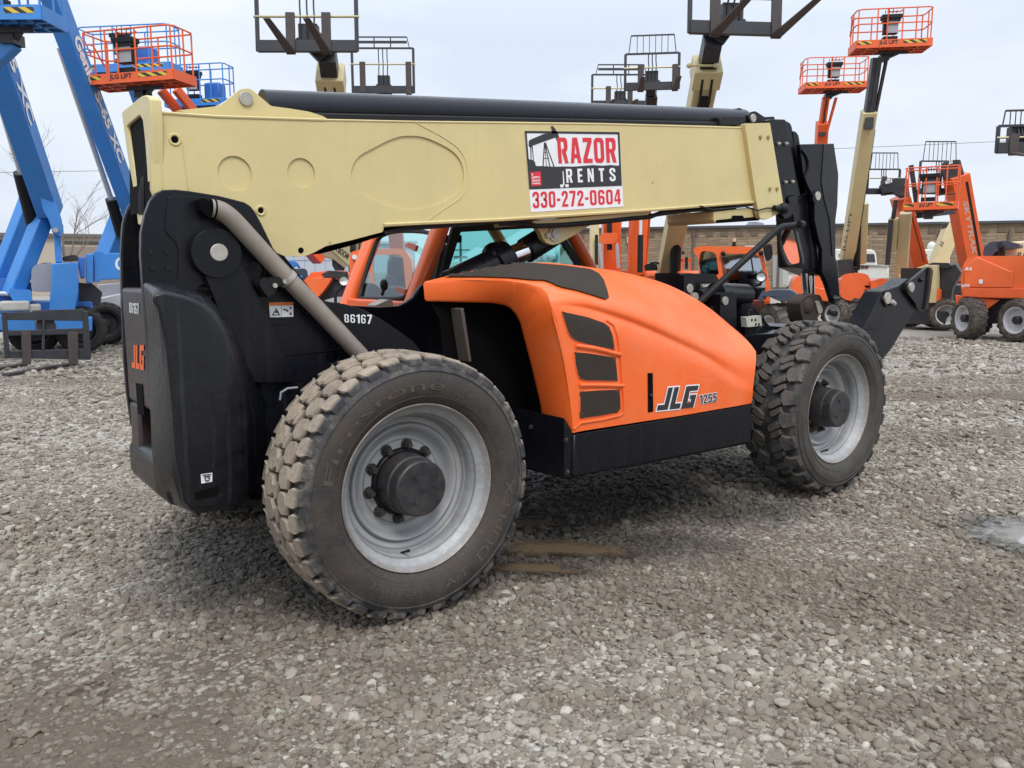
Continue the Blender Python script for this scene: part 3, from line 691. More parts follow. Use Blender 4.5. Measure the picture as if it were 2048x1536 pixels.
g.px(M,.93,1.14,[(1592,400),(1618,385),(1632,440),(1646,520),(1640,552),(1598,535)]); g.px(M,.92,.94,[(1584,410),(1596,395),(1600,440),(1592,470)])
g.tube(M.p(1598,525,1.0),M.p(1634,527,1.0),.05); TC=T.add('tilt_cylinder',g,BLACK,bevel=.005)
g=G(); g.tube(M.p(1609,535,1.03),M.p(1615,600,1.03),.036,n=20); g.tube(M.p(1621,535,1.03),M.p(1622,596,1.03),.034,n=20); T.add('tilt_rod',g,CHROME,TC,split=True)
g=G(); g.px(M,.96,1.10,[(1600,606),(1604,598),(1612,593),(1626,588),(1640,590),(1645,600),(1644,614),(1634,630),(1630,645),(1607,645),(1602,625)],r=.02); g.ball(M.p(1614,612,.97),.075,(1,.5,1)); T.add('tilt_knuckle',g,RUSTY,TC,bevel=.008)
g=G(); c=M.p(1637,613,.95); g.px(M,.945,.96,[(1631,603),(1638,601),(1646,618),(1644,627),(1637,627)],r=.02); T.add('knuckle_pin',g,STEEL,TC,bevel=.004)
# ------------------------------------------------------------- hood
rows=[]
bot=[(1147,866),(1158,863),(1175,860),(1207,855),(1260,847),(1310,839),(1365,831),(1415,822),(1455,815),(1485,810),(1503,806)]
crs=[(1101,609),(1135,611),(1172,616),(1207,626.6),(1262,645),(1312,666),(1365,691),(1413,713),(1449,742),(1482,762),(1506,775)]
mdl=[(1131,720),(1145,735),(1173,738),(1207,741),(1261,746),(1311,752),(1365,761),(1414,768),(1453,778),(1484,788),(1505,793)]
r2=[(1099,601),(1133,602),(1171,606),(1207,616),(1263,633),(1314,654),(1368,679),(1419,701),(1461,726),(1491,741),(1510,743)]
r3=[(1092,578),(1118,572),(1152,572),(1195,577),(1245,592),(1300,612),(1365,640),(1428,675),(1470,706),(1498,718),(1512,722)]
r3b=[(1050,566),(1075,550),(1120,545),(1172,552),(1225,566),(1285,585),(1357,605),(1423,641),(1470,676),(1500,693),(1512,706)]
r4=[(960,558),(990,534),(1066,518.5),(1136,524),(1193,531.5),(1260,540),(1347,562),(1418,601),(1470,645),(1503,674),(1512,694)]
Y4=[.50,.52,.55,.55,.55,.55,.53,.50,.42,.32,.26]
Y3b=[.32,.37,.42,.43,.43,.43,.42,.39,.33,.27,.24]
rows=[[M.p(*p,.15 if i<10 else .175) for i,p in enumerate(bot)],[M.p(*p,.152 if i<10 else .175) for i,p in enumerate(mdl)],[M.p(x,y+9,.150 if i<10 else .176) for i,(x,y) in enumerate(crs)],[M.p(*p,(.16,.19,.212,.218,.218,.215,.21,.205,.195,.18,.177)[i]) for i,p in enumerate(crs)],
 [M.p(*p,(.165,.168,.166,.162,.160,.160,.160,.162,.168,.178,.19)[i]) for i,p in enumerate(r2)],[M.p(*p,.262 if i<8 else .215) for i,p in enumerate(r3)],[M.p(*p,y) for p,y in zip(r3b,Y3b)],[M.p(*p,y) for p,y in zip(r4,Y4)]]
r5=[M.p(850,563,.68),M.p(905,549,.68)]+[Vector((p.x,.68,p.z-.012)) for p in rows[-1][2:]]
rows.append(r5)
g=G(); nc=len(bot)
v=[p for r_ in rows for p in r_]; f=[]
for i in range(len(rows)-1):
    for j in range(nc-1): f.append((i*nc+j,i*nc+j+1,(i+1)*nc+j+1,(i+1)*nc+j))
g.add(v,f)
me=mesh_of(g,'hood_tmp'); fixnormals(me); o=bpy.data.objects.new('hood_tmp',me); COL.objects.link(o)
md=o.modifiers.new('s','SUBSURF'); md.levels=2; md.boundary_smooth='PRESERVE_CORNERS'
dg=bpy.context.evaluated_depsgraph_get(); hm=bpy.data.meshes.new_from_object(o.evaluated_get(dg)); bpy.data.objects.remove(o)
g=G(); g.add([p.co.copy() for p in hm.vertices],[tuple(q.vertices) for q in hm.polygons])
HOOD=T.add('hood',g,ORANGE,ang=75)
bh=bvh_of([HOOD])
outl=[(850,563,.68),(905,560,.59),(960,558,.5),(1005,560,.41),(1050,566,.32),(1080,574,.25),(1094,586,.19),(1101,609,.15),(1113,641,.15),(1126,697,.15),(1136,746,.15),(1143,816,.15),(1147,866,.15)]
inl=[(853,602,.68),(905,604,.62),(950,605,.57),(985,606,.525),(1008,610,.49),(1020,616,.47),(1031,628,.46),(1040,645,.455),(1047,672,.448),(1057,710,.443),(1066,746,.44),(1079,802,.43),(1085,836,.43)]
g=G(); O=[M.p(*p) for p in outl]; I=[M.p(*p) for p in inl]; n=len(O)
Mi=[a.lerp(b_,.12)+Vector((-.012,0,0)) for a,b_ in zip(O,I)]; Mj=[a.lerp(b_,.9)+Vector((-.010,0,0)) for a,b_ in zip(O,I)]
I2=[p+Vector((.07,.05,0)) for p in I]
g.add(O+Mi+Mj+I+I2,[(k*n+i,k*n+i+1,(k+1)*n+i+1,(k+1)*n+i) for k in range(4) for i in range(n-1)])
T.add('hood_rear_lip',g,ORANGE,HOOD,ang=60)
g=G(); drape_poly(g,bh,[(888,556),(912,548),(940,540),(968,534),(1017,528.5),(1066,529),(1130,534),(1180,541),(1196,549),(1206,562),(1212,580),(1216,597),(1210,600),(1180,591),(1150,582),(1124,577),(1112,573),(1102,568),(1088,563),(1060,562),(1020,558),(960,556)],.011,4.5)
T.add('top_grille',g,GRILLE,HOOD,recalc=False)
G1=[(1122,623),(1146,628),(1171.6,633.6),(1190,640),(1207,646),(1217,654),(1223,668),(1226,684),(1228,699.7),(1200,694),(1171.6,688),(1155,683),(1147,679),(1140,673),(1135,664),(1128,643)]
G2=[(1147.7,704),(1175,706),(1229.6,715),(1232,738),(1234,762),(1200,761.5),(1171.6,761),(1160,758),(1155,750),(1150,730)]
G3=[(1159,783),(1200,780),(1237.7,779),(1239.5,805),(1239.5,818),(1233,825),(1195,832),(1159,836.5)]
g=G()
for q in (G1,G2,G3): drape_poly(g,bh,q,.006,6)
T.add('side_grille',g,GRILLE,HOOD,recalc=False,split=True)
g=G()
def rail(pts,r_,closed=False,lift=.004):
    q=[drape(bh,x,y,lift) for x,y in pts]; q=[p for p in q if p is not None]
    if len(q)>2: g.pipe(q,r_,8,closed)
for q in (G1,G2,G3): rail(smooth(q,1),.0042,True,.002)
rail([(1150,691),(1190,697),(1225,706),(1240,709)],.013); rail([(1158,770),(1200,770),(1236,771),(1246,771)],.012); rail([(1147,858),(1160,846),(1200,840),(1238,831),(1246,826),(1247,800),(1244,771),(1240,709),(1234,670),(1226,650),(1212,641)],.006)
T.add('grille_rim',g,ORANGE,HOOD)
g=G(); drape_poly(g,bh,[(1294.7,746),(1305,746),(1306,823),(1295.4,825)],.003,8); LT=T.add('hood_latch',g,DARK,HOOD,recalc=False)
g=G(); c=drape(bh,1300.5,791,.006); g.ball(c,.014); T.add('latch_lock',g,GREYB,HOOD)
QL=[(1312,777),(1396,770.5),(1396,813),(1312,821)]
g=G(); put(g,jlg(.06),lambda a,b: drape(bh,*bil(QL,a,b),.0045)); T.add('maker_logo_outline',g,WHITE,HOOD,recalc=False)
g=G(); put(g,jlg(0),lambda a,b: drape(bh,*bil(QL,a,b),.0065)); T.add('maker_logo',g,INK,HOOD,recalc=False)
QN=[(1398,790),(1433,785),(1432,803),(1399,808)]
g=G(); put(g,heavy('1255',.12,.15,.055),lambda a,b: drape(bh,*bil([(1398,790),(1433,785),(1432,803),(1399,808)],a,b),.0045)); T.add('model_outline',g,WHITE,HOOD,recalc=False)
g=G(); put(g,heavy('1255',.12,.15),lambda a,b: drape(bh,*bil(QN,a,b),.0065)); T.add('model_number',g,INK,HOOD,recalc=False)
# engine bay, sill
g=G(); g.box((1.75,.46,.95),(1.2,.42,.4)); g.px(M,.68,.70,[(850,585),(1100,590),(1147,866),(1140,960),(900,900),(880,640)])
g.box((1.3,.49,1.02),(.03,.40,.66)); T.add('engine_bay',g,DARK)
g=G(); a=M.p(914,616,.62); b_=M.p(930,722,.62); g.bar(a,b_,.02,.11,(0,1,0)); T.add('bay_strut',g,flat('dusty_steel',(.075,.062,.052),.7),bevel=.004)
g=G(); sl=[(1147,869.5),(1504,810.5),(1503.5,878),(1500,886),(1145,955)]
g.px(M,.145,.66,sl); SILL=T.add('sill',g,BLACK,bevel=.012)
g=G(); a=M.p(1149,871,.142)
g.prism(M,[(1.00,.500),(1.055,.500),(1.06,.770),(1.00,.85)],.16,.72); T.add('sill_end_plate',g,BLACK,SILL,bevel=.004)
g=G()
for x,y in ((1063,854),(1133,880),(1136,944)):
    c=M.p(x,y,.2); 
    d_=ray(x,y); t=(.997-CP.x)/d_.x; c=CP+d_*t; g.tube(c,c+Vector((-.012,0,0)),.013,n=10)
T.add('sill_bolt',g,RUSTY,SILL,split=True)
g=G(); st=[(1145,957),(1190,953),(1212,946),(1235,941),(1300,927),(1400,907),(1500,887)]
g.pipe([M.p(x,y-2,.16) for x,y in st],.005,6); T.add('belly_edge',g,GREYB,SILL)
# front frame, linkage stubs, valve block
g=G()
g.px(M,1.0,1.30,[(1368,546),(1431,548),(1442,566),(1424,600),(1390,606),(1368,592)]); g.px(M,.94,.99,[(1368,547),(1380,547),(1390,570),(1392,600),(1380,612),(1368,600)],r=.02)
g.px(M,.80,.86,[(1441,588),(1446,584),(1468,584),(1473,589),(1473,660),(1440,640)],r=.01); g.px(M,1.0,1.06,[(1485,586),(1499,586),(1502,590),(1502,650),(1486,650)],r=.01)
g.tube(M.p(1430,588,.9),M.p(1490,590,1.0),.09,n=18); g.tube(M.p(1484.5,606,.95),M.p(1484.5,690,.95),.085,n=20)
g.px(M,.98,1.5,[(1420,600),(1500,605),(1550,665),(1552,720),(1480,740),(1420,680)]); g.tube(M.p(1395,594,.92),M.p(1412,588,.98),.06,n=16)
g.px(M,.86,.90,[(1490,648),(1551,668),(1552,705),(1510,720),(1490,715)])
g.box((3.5,1.0,.9),(1.4,.5,.5)); g.box((4.35,1.0,.95),(.35,1.5,.45)); FF=T.add('front_frame',g,BLACK,bevel=.006)
g=G()
for x,y,o_,r_ in ((1381,577,.93,.036),(1392,594,.90,.034),(1452,602,.785,.034)):
    c=M.p(x,y,o_); g.tube(c,c+Vector((0,.04,0)),r_,n=24)
g.tube(M.p(1401,577,1.0),M.p(1422,576,1.0),.035); T.add('link_pin',g,STEEL,FF,bevel=.003,split=True)
g=G(); g.px(M,.74,.80,[(1493,634),(1523,631),(1525.5,652),(1494.5,655)]); g.tube(M.p(1490,648,.77),M.p(1497,645,.77),.02)
T.add('valve_block',g,paint('pale_zinc',(.50,.50,.42),.5,.1,.25),FF,bevel=.006)
g=G()
for x,y in ((1504,640),(1511,640),(1512,649),(1518,649)):
    c=M.p(x,y,.738); g.tube(c,c+Vector((0,.01,0)),.011)
for pts in ([(1495,632),(1498,622),(1503,620),(1506,628)],[(1520,632),(1526,636),(1528,646),(1525,653)],[(1500,655),(1497,670),(1500,690)],[(1525,652),(1513,662),(1507,690)]): g.pipe([M.p(x,y,.77) for x,y in pts],.010,6)
T.add('valve_fitting',g,GREYB,FF,split=True)
# stabiliser leg
YS=.30
g=G(); g.px(M,YS,YS+.16,[(1724,664),(1745,622),(1757,598),(1766,582),(1781,577.5),(1798,572),(1818,556),(1836,585),(1834,613),(1783,697),(1757,728),(1738,715)],r=.02); g.tube(M.p(1726,692,YS+.1),M.p(1744,640,YS+.1),.02)
STB=T.add('stabiliser',g,BLACK,bevel=.006)
g=G(); g.px(M,YS-.03,YS,[(1811.6,581),(1816,566),(1835,551),(1855,534),(1863,535),(1865.6,541),(1861,580),(1855,617),(1848,623),(1834,611)],r=.012)
g.px(M,YS+.16,YS+.19,[(1811.6,581),(1816,566),(1835,551),(1855,534),(1863,535),(1865.6,541),(1861,580),(1855,617),(1848,623),(1834,611)],r=.012); T.add('stabiliser_foot',g,BLACK,STB,bevel=.004)
g=G(); g.px(M,YS-.05,YS+.21,[(1861,536),(1866.5,541),(1862,580),(1856,618),(1852,620),(1858,578)]); T.add('foot_pad',g,RUSTY,STB)
g=G()
for x,y,o_,r_ in ((1825,574.6,YS-.05,.042),(1777,596.4,YS-.025,.05)):
    c=M.p(x,y,o_); g.tube(c,c+Vector((0,.03,0)),r_,n=28)
g.tube(M.p(1783,603,YS-.03),M.p(1789,608,YS-.03),.02); T.add('stabiliser_pin',g,STEEL,STB,bevel=.004,split=True)
g=G(); c=M.p(1777,596.4,YS-.012); g.tube(c,c+Vector((0,.012,0)),.075,n=28); g.ball(M.p(1842,560,YS-.035),.02); T.add('pin_boss',g,BLACK,STB,bevel=.004,split=True)
# exhaust stack
YE=.635
pp=[(421,417),(436,419),(450,426),(468,441),(497,473),(549.6,531),(600,582),(642,625),(690,677),(721,710),(740,732)]
pth=smooth([tuple(M.p(x,y,YE)) for x,y in pp],2,False); g=G(); g.pipe(pth,.0435,24,cap=False)
EXH=T.add('exhaust_pipe',g,GALV,ang=60)
p0=Vector(pth[0]); d0=(Vector(pth[2])-p0).normalized()
g=G(); g.tube(p0+d0*.012,p0+d0*.02,.045,n=24); g.px(M,YE-.02,YE+.06,[(398,397),(408,396),(424,404),(436,425),(440,436),(420,436),(404,422)],r=.01); T.add('exhaust_mouth',g,DARK,EXH)
a=M.p(575,557,YE); dd=(Vector(M.p(600,582,YE))-Vector(M.p(549.6,531,YE))).normalized()
g=G(); g.tube(a-dd*.012,a+dd*.012,.050,n=24); T.add('exhaust_clamp',g,STEEL,EXH)
g=G(); g.px(M,YE-.03,YP,[(520,562),(530,556),(553,554),(571,551),(580,560),(574,569),(556,573),(548,590),(537,596),(520,573)],r=.012); T.add('exhaust_bracket',g,GREYB,EXH,bevel=.004)
g=G()
for x,y in ((549,571),(569,563)):
    c=M.p(x,y,YE-.03); g.tube(c+Vector((0,-.012,0)),c,.012,n=6)
T.add('bracket_bolt',g,STEEL,EXH,split=True)
# mirror
YM=.40
g=G(); arm=[M.p(1396,608,.62),M.p(1401,603,.61),M.p(1478,530,.50),M.p(1555,459,YM),M.p(1566,453,YM),M.p(1604,449,YM)]
g.pipe(arm,.024,12); g.tube(M.p(1598,449,YM-.03),M.p(1606,449,YM-.03),.028); MA=T.add('mirror_arm',g,GREYB)
mo=[(1556,460),(1563,455),(1579,453),(1587,457),(1592,465),(1596,485),(1603.5,514),(1605,527),(1600,532),(1579,535.6),(1571,531),(1565,518),(1561,508.7),(1555,482)]
mi=[(1560,464),(1566,459),(1580,457.5),(1586,461),(1589,471),(1594,492),(1599,520),(1598,526),(1579,530.5),(1573,526),(1567,512),(1563,500),(1559,478)]
cm=M.p(1579,495,YM); FMr=Frame((cm.x,cm.y),R(-72))
g=G(); g.px(FMr,-.015,.05,mo,[rounded(FMr.U(-.015,mi),.01)],r=.015); g.px(FMr,.03,.07,mo,r=.02); MH=T.add('mirror_housing',g,GREYB,MA,bevel=.006)
g=G(); P=[]
nm=(FMr.n+Vector((0,0,.10))).normalized(); o_=FMr.w(0,.012,cm.z)
for u,z in offset_poly(rounded(FMr.U(.012,mi),.01),.004):
    p=FMr.w(u,.012,z); P.append(p+FMr.n*(-(p-o_).dot(nm)/FMr.n.dot(nm)))
g.add(P,[tuple(range(len(P)))]); MG=T.add('mirror_glass',g,MIRROR,MA,recalc=False)
# ------------------------------------------------------------- cab (far side)
YC,YC2=1.55,2.50
XR0,XR1=.86,1.08     # rear wall leans forward
def rw(px,py):       # point on the leaning rear wall
    n_=Vector((1,0,-(XR1-XR0)/.48)).normalized(); o_=Vector((XR0,0,1.46)); d_=ray(px,py); return CP+d_*((o_-CP).dot(n_)/d_.dot(n_))
Rb,Rt=Vector((.70,YC,1.1)),Vector((1.19,YC,2.2)); Lb,Lt=Vector((.70,YC2,1.1)),Vector((1.19,YC2,2.2))
g=G()
g.pipe([Rb,Rt,Vector((1.34,YC,2.33))],.062,12); g.pipe([Lb,Lt,Vector((1.34,YC2,2.33))],.062,12)
g.bar(Vector((.85,YC,1.41)),Vector((.85,YC2,1.41)),.08,.10); g.bar(Vector((1.2,YC,2.25)),Vector((1.2,YC2,2.25)),.08,.10)
Fb,Ft=M.p(1190,552,YC),M.p(1128,440,YC)
g.pipe([Vector((2.62,YC,1.30)),Fb,Ft,Vector((2.10,YC,2.30))],.05,12)
fo=Vector((0,YC2-YC,0)); g.pipe([Vector((2.62,YC,1.30))+fo,Fb+fo,Ft+fo,Vector((2.10,YC,2.30))+fo],.05,12)
g.box((1.68,(YC+YC2)/2,2.34),(1.05,YC2-YC+.1,.09)); g.box((1.72,YC+.02,1.18),(1.9,.06,.36)); g.box((1.72,YC2-.02,1.15),(1.9,.06,.42)); g.box((.82,2.02,1.2),(.06,.95,.36))
CAB=T.add('cab',g,ORANGEP,bevel=.015,ang=50)
g=G(); q=[rw(727,597),rw(809,595),rw(861,466),rw(760,466)]
g.add(q,[(0,1,2,3)]); T.add('rear_window',g,GLASS,CAB,recalc=False)
wq=[(718,592),(724,597.5),(735,598.5),(800,597.5),(812,594),(818,585),(858,480),(863,462),(762,462),(742,510)]
g=G(); g.pipe([rw(x,y) for x,y in smooth(wq,2)],.016,8,True); T.add('window_seal',g,GREYB,CAB)
g=G()
for q in ([(827,485),(845,492),(842,503),(823,494)],[(804,573),(823,579),(821,589),(802,582)]):
    P=[rw(x,y)+Vector((-.05,0,0)) for x,y in q]; Q=[p+Vector((.02,0,0)) for p in P]; g.add(P+Q,[(0,1,2,3),(4,5,6,7),(0,1,5,4),(1,2,6,5),(2,3,7,6),(3,0,4,7)])
T.add('window_hinge',g,paint('hinge_orange',(.30,.05,.02),.45),CAB,split=True)
sw=[(872,604),(886,560),(905,500),(920,452),(1112,448),(1135,470),(1172,530),(1180,600)]
g=G(); g.px(M,YC,YC+.008,sw); T.add('side_window',g,GLASS,CAB)
g=G(); 
g.px(M,YC-.012,YC+.02,[(862,604),(884,545),(902,470),(906,455),(925,455),(918,475),(896,545),(880,604)]); g.px(M,YC-.01,YC+.02,[(1102,450),(1112,446),(1160,520),(1184,600),(1172,600),(1150,525)])
g.bar(M.p(905,456,YC),M.p(1115,446,YC),.03,.06); T.add('side_window_seal',g,GREYB,CAB)
g=G(); 
g.box((1.50,2.02,1.30),(.55,.52,.16)); g.box((1.30,2.02,1.50),(.12,.46,.34),(1,0,.0),(.15,0,1)); SEAT=T.add('seat',g,GREYB,CAB,bevel=.04)
g=G(); c=Vector((2.02,2.02,1.62)); g.tube(Vector((2.25,2.02,1.15)),c,.03); ax=Vector((-.5,0,.86)).normalized(); a=ax.orthogonal().normalized(); b_=ax.cross(a)
g.pipe([c+(a*math.cos(t*.3927)+b_*math.sin(t*.3927))*.19 for t in range(16)],.016,8,True); g.bar(c-b_*.19,c+b_*.19,.03,.02); T.add('steering_wheel',g,GREYB,CAB)
g=G(); g.box((2.3,2.02,1.3),(.3,.8,.35)); g.tube(M.p(764,592,1.75),M.p(768,573,1.75),.012); g.ball(M.p(768,570,1.75),.035,(.8,.8,1.2)); g.px(M,2.30,2.42,[(731,596),(741,565),(752,568),(765,578),(770,596)])
g.px(M,1.62,1.64,[(891,470),(925,470),(925,485),(896,487)]); T.add('cab_control',g,GREYB,CAB,bevel=.02,split=True)
g=G(); g.px(M,1.75,1.80,[(886,480),(890,604),(862,604)]) ; g.px(M,2.46,2.49,[(876,455),(892,455),(892,610),(862,610)]); g.px(M,YC+.03,YC+.05,[(891,472),(914,468),(916,482),(912,487),(892,487)],r=.02); T.add('cab_trim',g,flat('brown_trim',(.035,.018,.014),.6),CAB,split=True)
g=G(); g.px(M,1.60,1.72,[(752,610),(776,599),(785,600),(789,613),(752,613)]); T.add('cab_bracket',g,paint('pale_zinc_plate',(.46,.45,.38),.5),CAB,bevel=.004)
g=G(); g.box((1.8,2.0,.95),(2.1,.95,.30)); g.box((1.8,1.9,.66),(1.4,.9,.4)); T.add('cab_floor',g,BLACK,CAB,bevel=.02)
# ------------------------------------------------------------- wheels
def big_wheel(x,y,rot,kind,far=False):
    key=kind
    w=bpy.data.objects.new('wheel',WM['rim']); COL.objects.link(w); w.parent=T.r; w.location=Vector((x,y,.64))-T.L
    w.rotation_euler=(0,rot,math.pi if far else 0)
    ty=bpy.data.objects.new('tyre',WM['tyre_'+kind]); COL.objects.link(ty); ty.parent=w
    hb=bpy.data.objects.new('hub',WM['hub']); COL.objects.link(hb); hb.parent=w
    for i in range(10):
        nt=bpy.data.objects.new('wheel_nut',WM['nut']); COL.objects.link(nt); nt.parent=w; a=2*math.pi*(i+.25)/10; nt.location=(.183*math.cos(a),0,.183*math.sin(a)); nt.rotation_euler=(0,a,0)
    vv=bpy.data.objects.new('valve_stem',WM['valve']); COL.objects.link(vv); vv.parent=w; vv.rotation_euler=(0,R(100)-rot,0)
    if not far:
        lt=bpy.data.objects.new('sidewall_lettering',WM['let_'+kind]); COL.objects.link(lt); lt.parent=w
    return w
WM={}
def wm(k,g,mat,ang=32,recalc=True):
    me=mesh_of(g,k,(0,0,0),ang)
    if recalc: fixnormals(me)
    me.materials.append(mat); WM[k]=me
wm('rim',rim_geo(),RIM,40); wm('hub',hub_geo(),HUBM); wm('nut',nut_geo(),paint('nut_dark',(.05,.048,.046),.4,metal=.5)); wm('valve',valve_geo(),GREYB)
wm('tyre_rear',tyre_rear(),TYRE_A,28); wm('tyre_front',tyre_front(),TYRE_B,28)
LET=flat('raised_rubber',(.080,.063,.047),.8)
g=G(); arc_text(g,'Firestone',122,.50,.048,92,.0); arc_text(g,'DUPLEX',-28,.50,.05,50,.0,flip=True); arc_text(g,'A/T',-70,.50,.04,16,.0,flip=True); arc_text(g,'370/75-28',-112,.49,.03,30,0,flip=True)
for r_ in (.445,): g.lathe([(r_-.0012,side_y(r_)-.001),(r_,side_y(r_)-.003),(r_+.0012,side_y(r_)-.001)],n=96)
wm('let_rear',g,LET,recalc=False)
g=G(); arc_text(g,'SOLID',150,.50,.035,28,.0); 
for r_ in (.455,.53): g.lathe([(r_-.0015,side_y(r_)-.001),(r_,side_y(r_)-.004),(r_+.0015,side_y(r_)-.001)],n=96)
wm('let_front',g,LET,recalc=False)
big_wheel(0,0,0,'rear'); big_wheel(3.583,0,R(13),'front'); big_wheel(0,2.6,R(40),'rear',True); big_wheel(3.583,2.6,R(70),'front',True)
# ------------------------------------------------------------- RAZOR rental sign on the boom
YD=YB-.003
g=G(); g.prism(M,M.U(YD,[(1049.5,261.5),(1239,264),(1247,413),(1062,424.5)]),YD,YB-.0003); SG=T.add('rental_sign',g,WHITE)
def sq(a,b): return M.p(*bil([(1049.5,261.5),(1239,264),(1244,371.5),(1058.5,379)],a,b),YD-.0015)
g=G()
def spoly(pts,lift=0.0):
    tri=geometry.tessellate_polygon([[Vector((x,y,0)) for x,y in pts]]); g.add([sq(x,y)+Vector((0,-lift,0)) for x,y in pts],[tuple(t) for t in tri])
spoly([(0,0),(1,0),(1,.385),(.95,.375),(.9,.39),(.8,.38),(.7,.395),(.6,.385),(.5,.375),(.4,.38),(.28,.38),(.09,.40),(.085,.46),(.07,.5),(.06,.66),(.052,.72),(.045,.52),(.018,.55),(.018,.96),(.978,.955),(.978,.385),(1,.385),(1,1),(0,1)][:0] or [(0,0),(1,0),(1,.385),(.95,.375),(.9,.39),(.8,.38),(.7,.395),(.6,.385),(.5,.375),(.4,.38),(.28,.38),(.09,.40),(.085,.46),(.07,.50),(0,.52)])
spoly([(0,.96),(1,.955),(1,1),(0,1)]); spoly([(0,.5),(.02,.5),(.02,.97),(0,.97)]); spoly([(.98,.38),(1,.38),(1,.97),(.98,.97)])
spoly([(.03,.74),(.035,.83),(.06,.855),(.2,.95),(.28,.965),(.29,1.03),(.278,1.085),(.30,1.09),(.325,1.04),(.35,.96),(.365,.86),(.368,.73),(.352,.73),(.335,.82),(.32,.89),(.20,.82),(.07,.745),(.05,.715)])
for q in ([(.04,.5),(.048,.5),(.058,.74),(.046,.74)],[(.066,.5),(.073,.5),(.072,.74),(.062,.74)],[(.16,.38),(.172,.38),(.205,.80),(.195,.80)],[(.20,.80),(.21,.80),(.245,.38),(.235,.38)],[(.205,.80),(.215,.80),(.29,.38),(.278,.38)],[(.175,.52),(.235,.52),(.235,.53),(.175,.53)],[(.182,.62),(.225,.62),(.225,.63),(.182,.63)],[(.2,.38),(.206,.38),(.206,.8),(.2,.8)]): spoly(q)
T.add('sign_artwork',g,INK,SG,recalc=False)
g=G(); put(g,heavy('RAZOR',.10),lambda a,b: sq(.335+.622*a,.435+.455*b)+Vector((0,-.0008,0))); T.add('sign_word',g,RED,SG,recalc=False)
g=G(); put(g,heavy('RENTS',.42),lambda a,b: sq(.405+.53*a,.09+.245*b)+Vector((0,-.0014,0)))
for q in ([(.372,.38),(.376,.38),(.376,.70),(.372,.70)],[(.366,.05),(.382,.05),(.379,.3),(.370,.3)],[(.335,.015),(.37,.015),(.37,.065),(.335,.065)],[(.39,.015),(.425,.015),(.425,.065),(.39,.065)]): spoly(q,.0014)
T.add('sign_word',g,WHITE,SG,recalc=False)
g=G(); spoly([(.025,.055),(.135,.06),(.135,.30),(.025,.295)],.0012); T.add('sign_badge',g,RED,SG,recalc=False)
g=G()
for t_,y_,h_,w_ in (('a',.235,.035,.015),('LEPPO',.185,.035,.085),('GROUP',.13,.035,.085),('company',.08,.032,.085)): put(g,glyphs(t_,.03),lambda a,b,y_=y_,h_=h_,w_=w_: sq(.035+w_*a,y_+h_*b)+Vector((0,-.002,0)))
T.add('badge_lettering',g,WHITE,SG,recalc=False)
QP=[(1064.5,383.5),(1241,378.5),(1242.5,407.5),(1066,417)]
g=G(); put(g,heavy('330-272-0604',.11),lambda a,b: M.p(*bil(QP,a,b),YD-.0012)); T.add('phone_number',g,RED,SG,recalc=False)
# ---------------------------------------------------------------- machines standing behind
def at_z(px,py,z):
    d=ray(px,py); return CP+d*((z-CP.z)/d.z)
def mm(px,d): return px*d/FOC
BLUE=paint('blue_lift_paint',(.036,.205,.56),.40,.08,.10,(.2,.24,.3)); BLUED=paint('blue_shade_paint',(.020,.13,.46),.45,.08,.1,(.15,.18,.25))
LOR=paint('lift_orange_paint',(.72,.105,.02),.42,.08,.10,(.35,.2,.14)); LOR2=paint('telehandler_orange_paint',(.74,.11,.02),.33,.08,.08,(.4,.24,.16))
LCR=paint('boom_cream_paint',(.53,.45,.24),.42,.06,.12,(.3,.24,.14)); LBK=paint('boom_black_paint',(.018,.018,.022),.4,.2,.2,(.09,.08,.07)); FBK=paint('fork_black_paint',(.022,.024,.030),.5,.2,.15,(.09,.09,.1))
FORKM=paint('worn_fork_steel',(.045,.036,.036),.6,.2,.3,(.12,.08,.06)); RODY=paint('yellow_zinc_rod',(.42,.38,.22),.4,.1,.1,metal=.4); GREYP=paint('grey_cowl',(.27,.28,.31),.5,.06,.1); OFFW=paint('offwhite_body',(.62,.63,.58),.5,.08,.15,(.4,.38,.32)); SILV=flat('silver_plate',(.55,.56,.58),.35,.5)
GLASS2=glass_mat('cab_glass_bright',(.70,.80,.84),.34)
LENS=flat('lamp_lens',(.75,.76,.78),.12,.6); NAVY=flat('navy_plastic',(.045,.055,.085),.45)
def hazard(flip=1):
    k=N('hazard_stripe'); s=k.n('SeparateXYZ',Vector=k.pos()); h=k.math('ADD',k.math('MULTIPLY',s.outputs[0],1.0),k.math('MULTIPLY',s.outputs[2],flip*1.3)); fr=k.math('FRACT',k.math('MULTIPLY',h,6.0))
    return k.done(Base__Color=k.mix(k.math('GREATER_THAN',fr,.5),(.62,.42,.04),(.02,.02,.02)),Roughness=.5)
HAZ=hazard()
def small_tyre_mat():
    k=N('yard_tyre_rubber'); co=k.obj(); n=k.noise(co,7,5,.65); return k.done(Base__Color=k.mix(k.ramp(n,.35,.65),(.025,.023,.022),(.12,.098,.078)),Roughness=.85,Normal=k.bump(n,.4,.02))
STY=small_tyre_mat(); STYD=flat('dark_yard_rubber',(.022,.020,.019),.85)
SRM=paint('pale_rim',(.50,.51,.52),.45,.08,.15,(.3,.25,.2))
SW={}
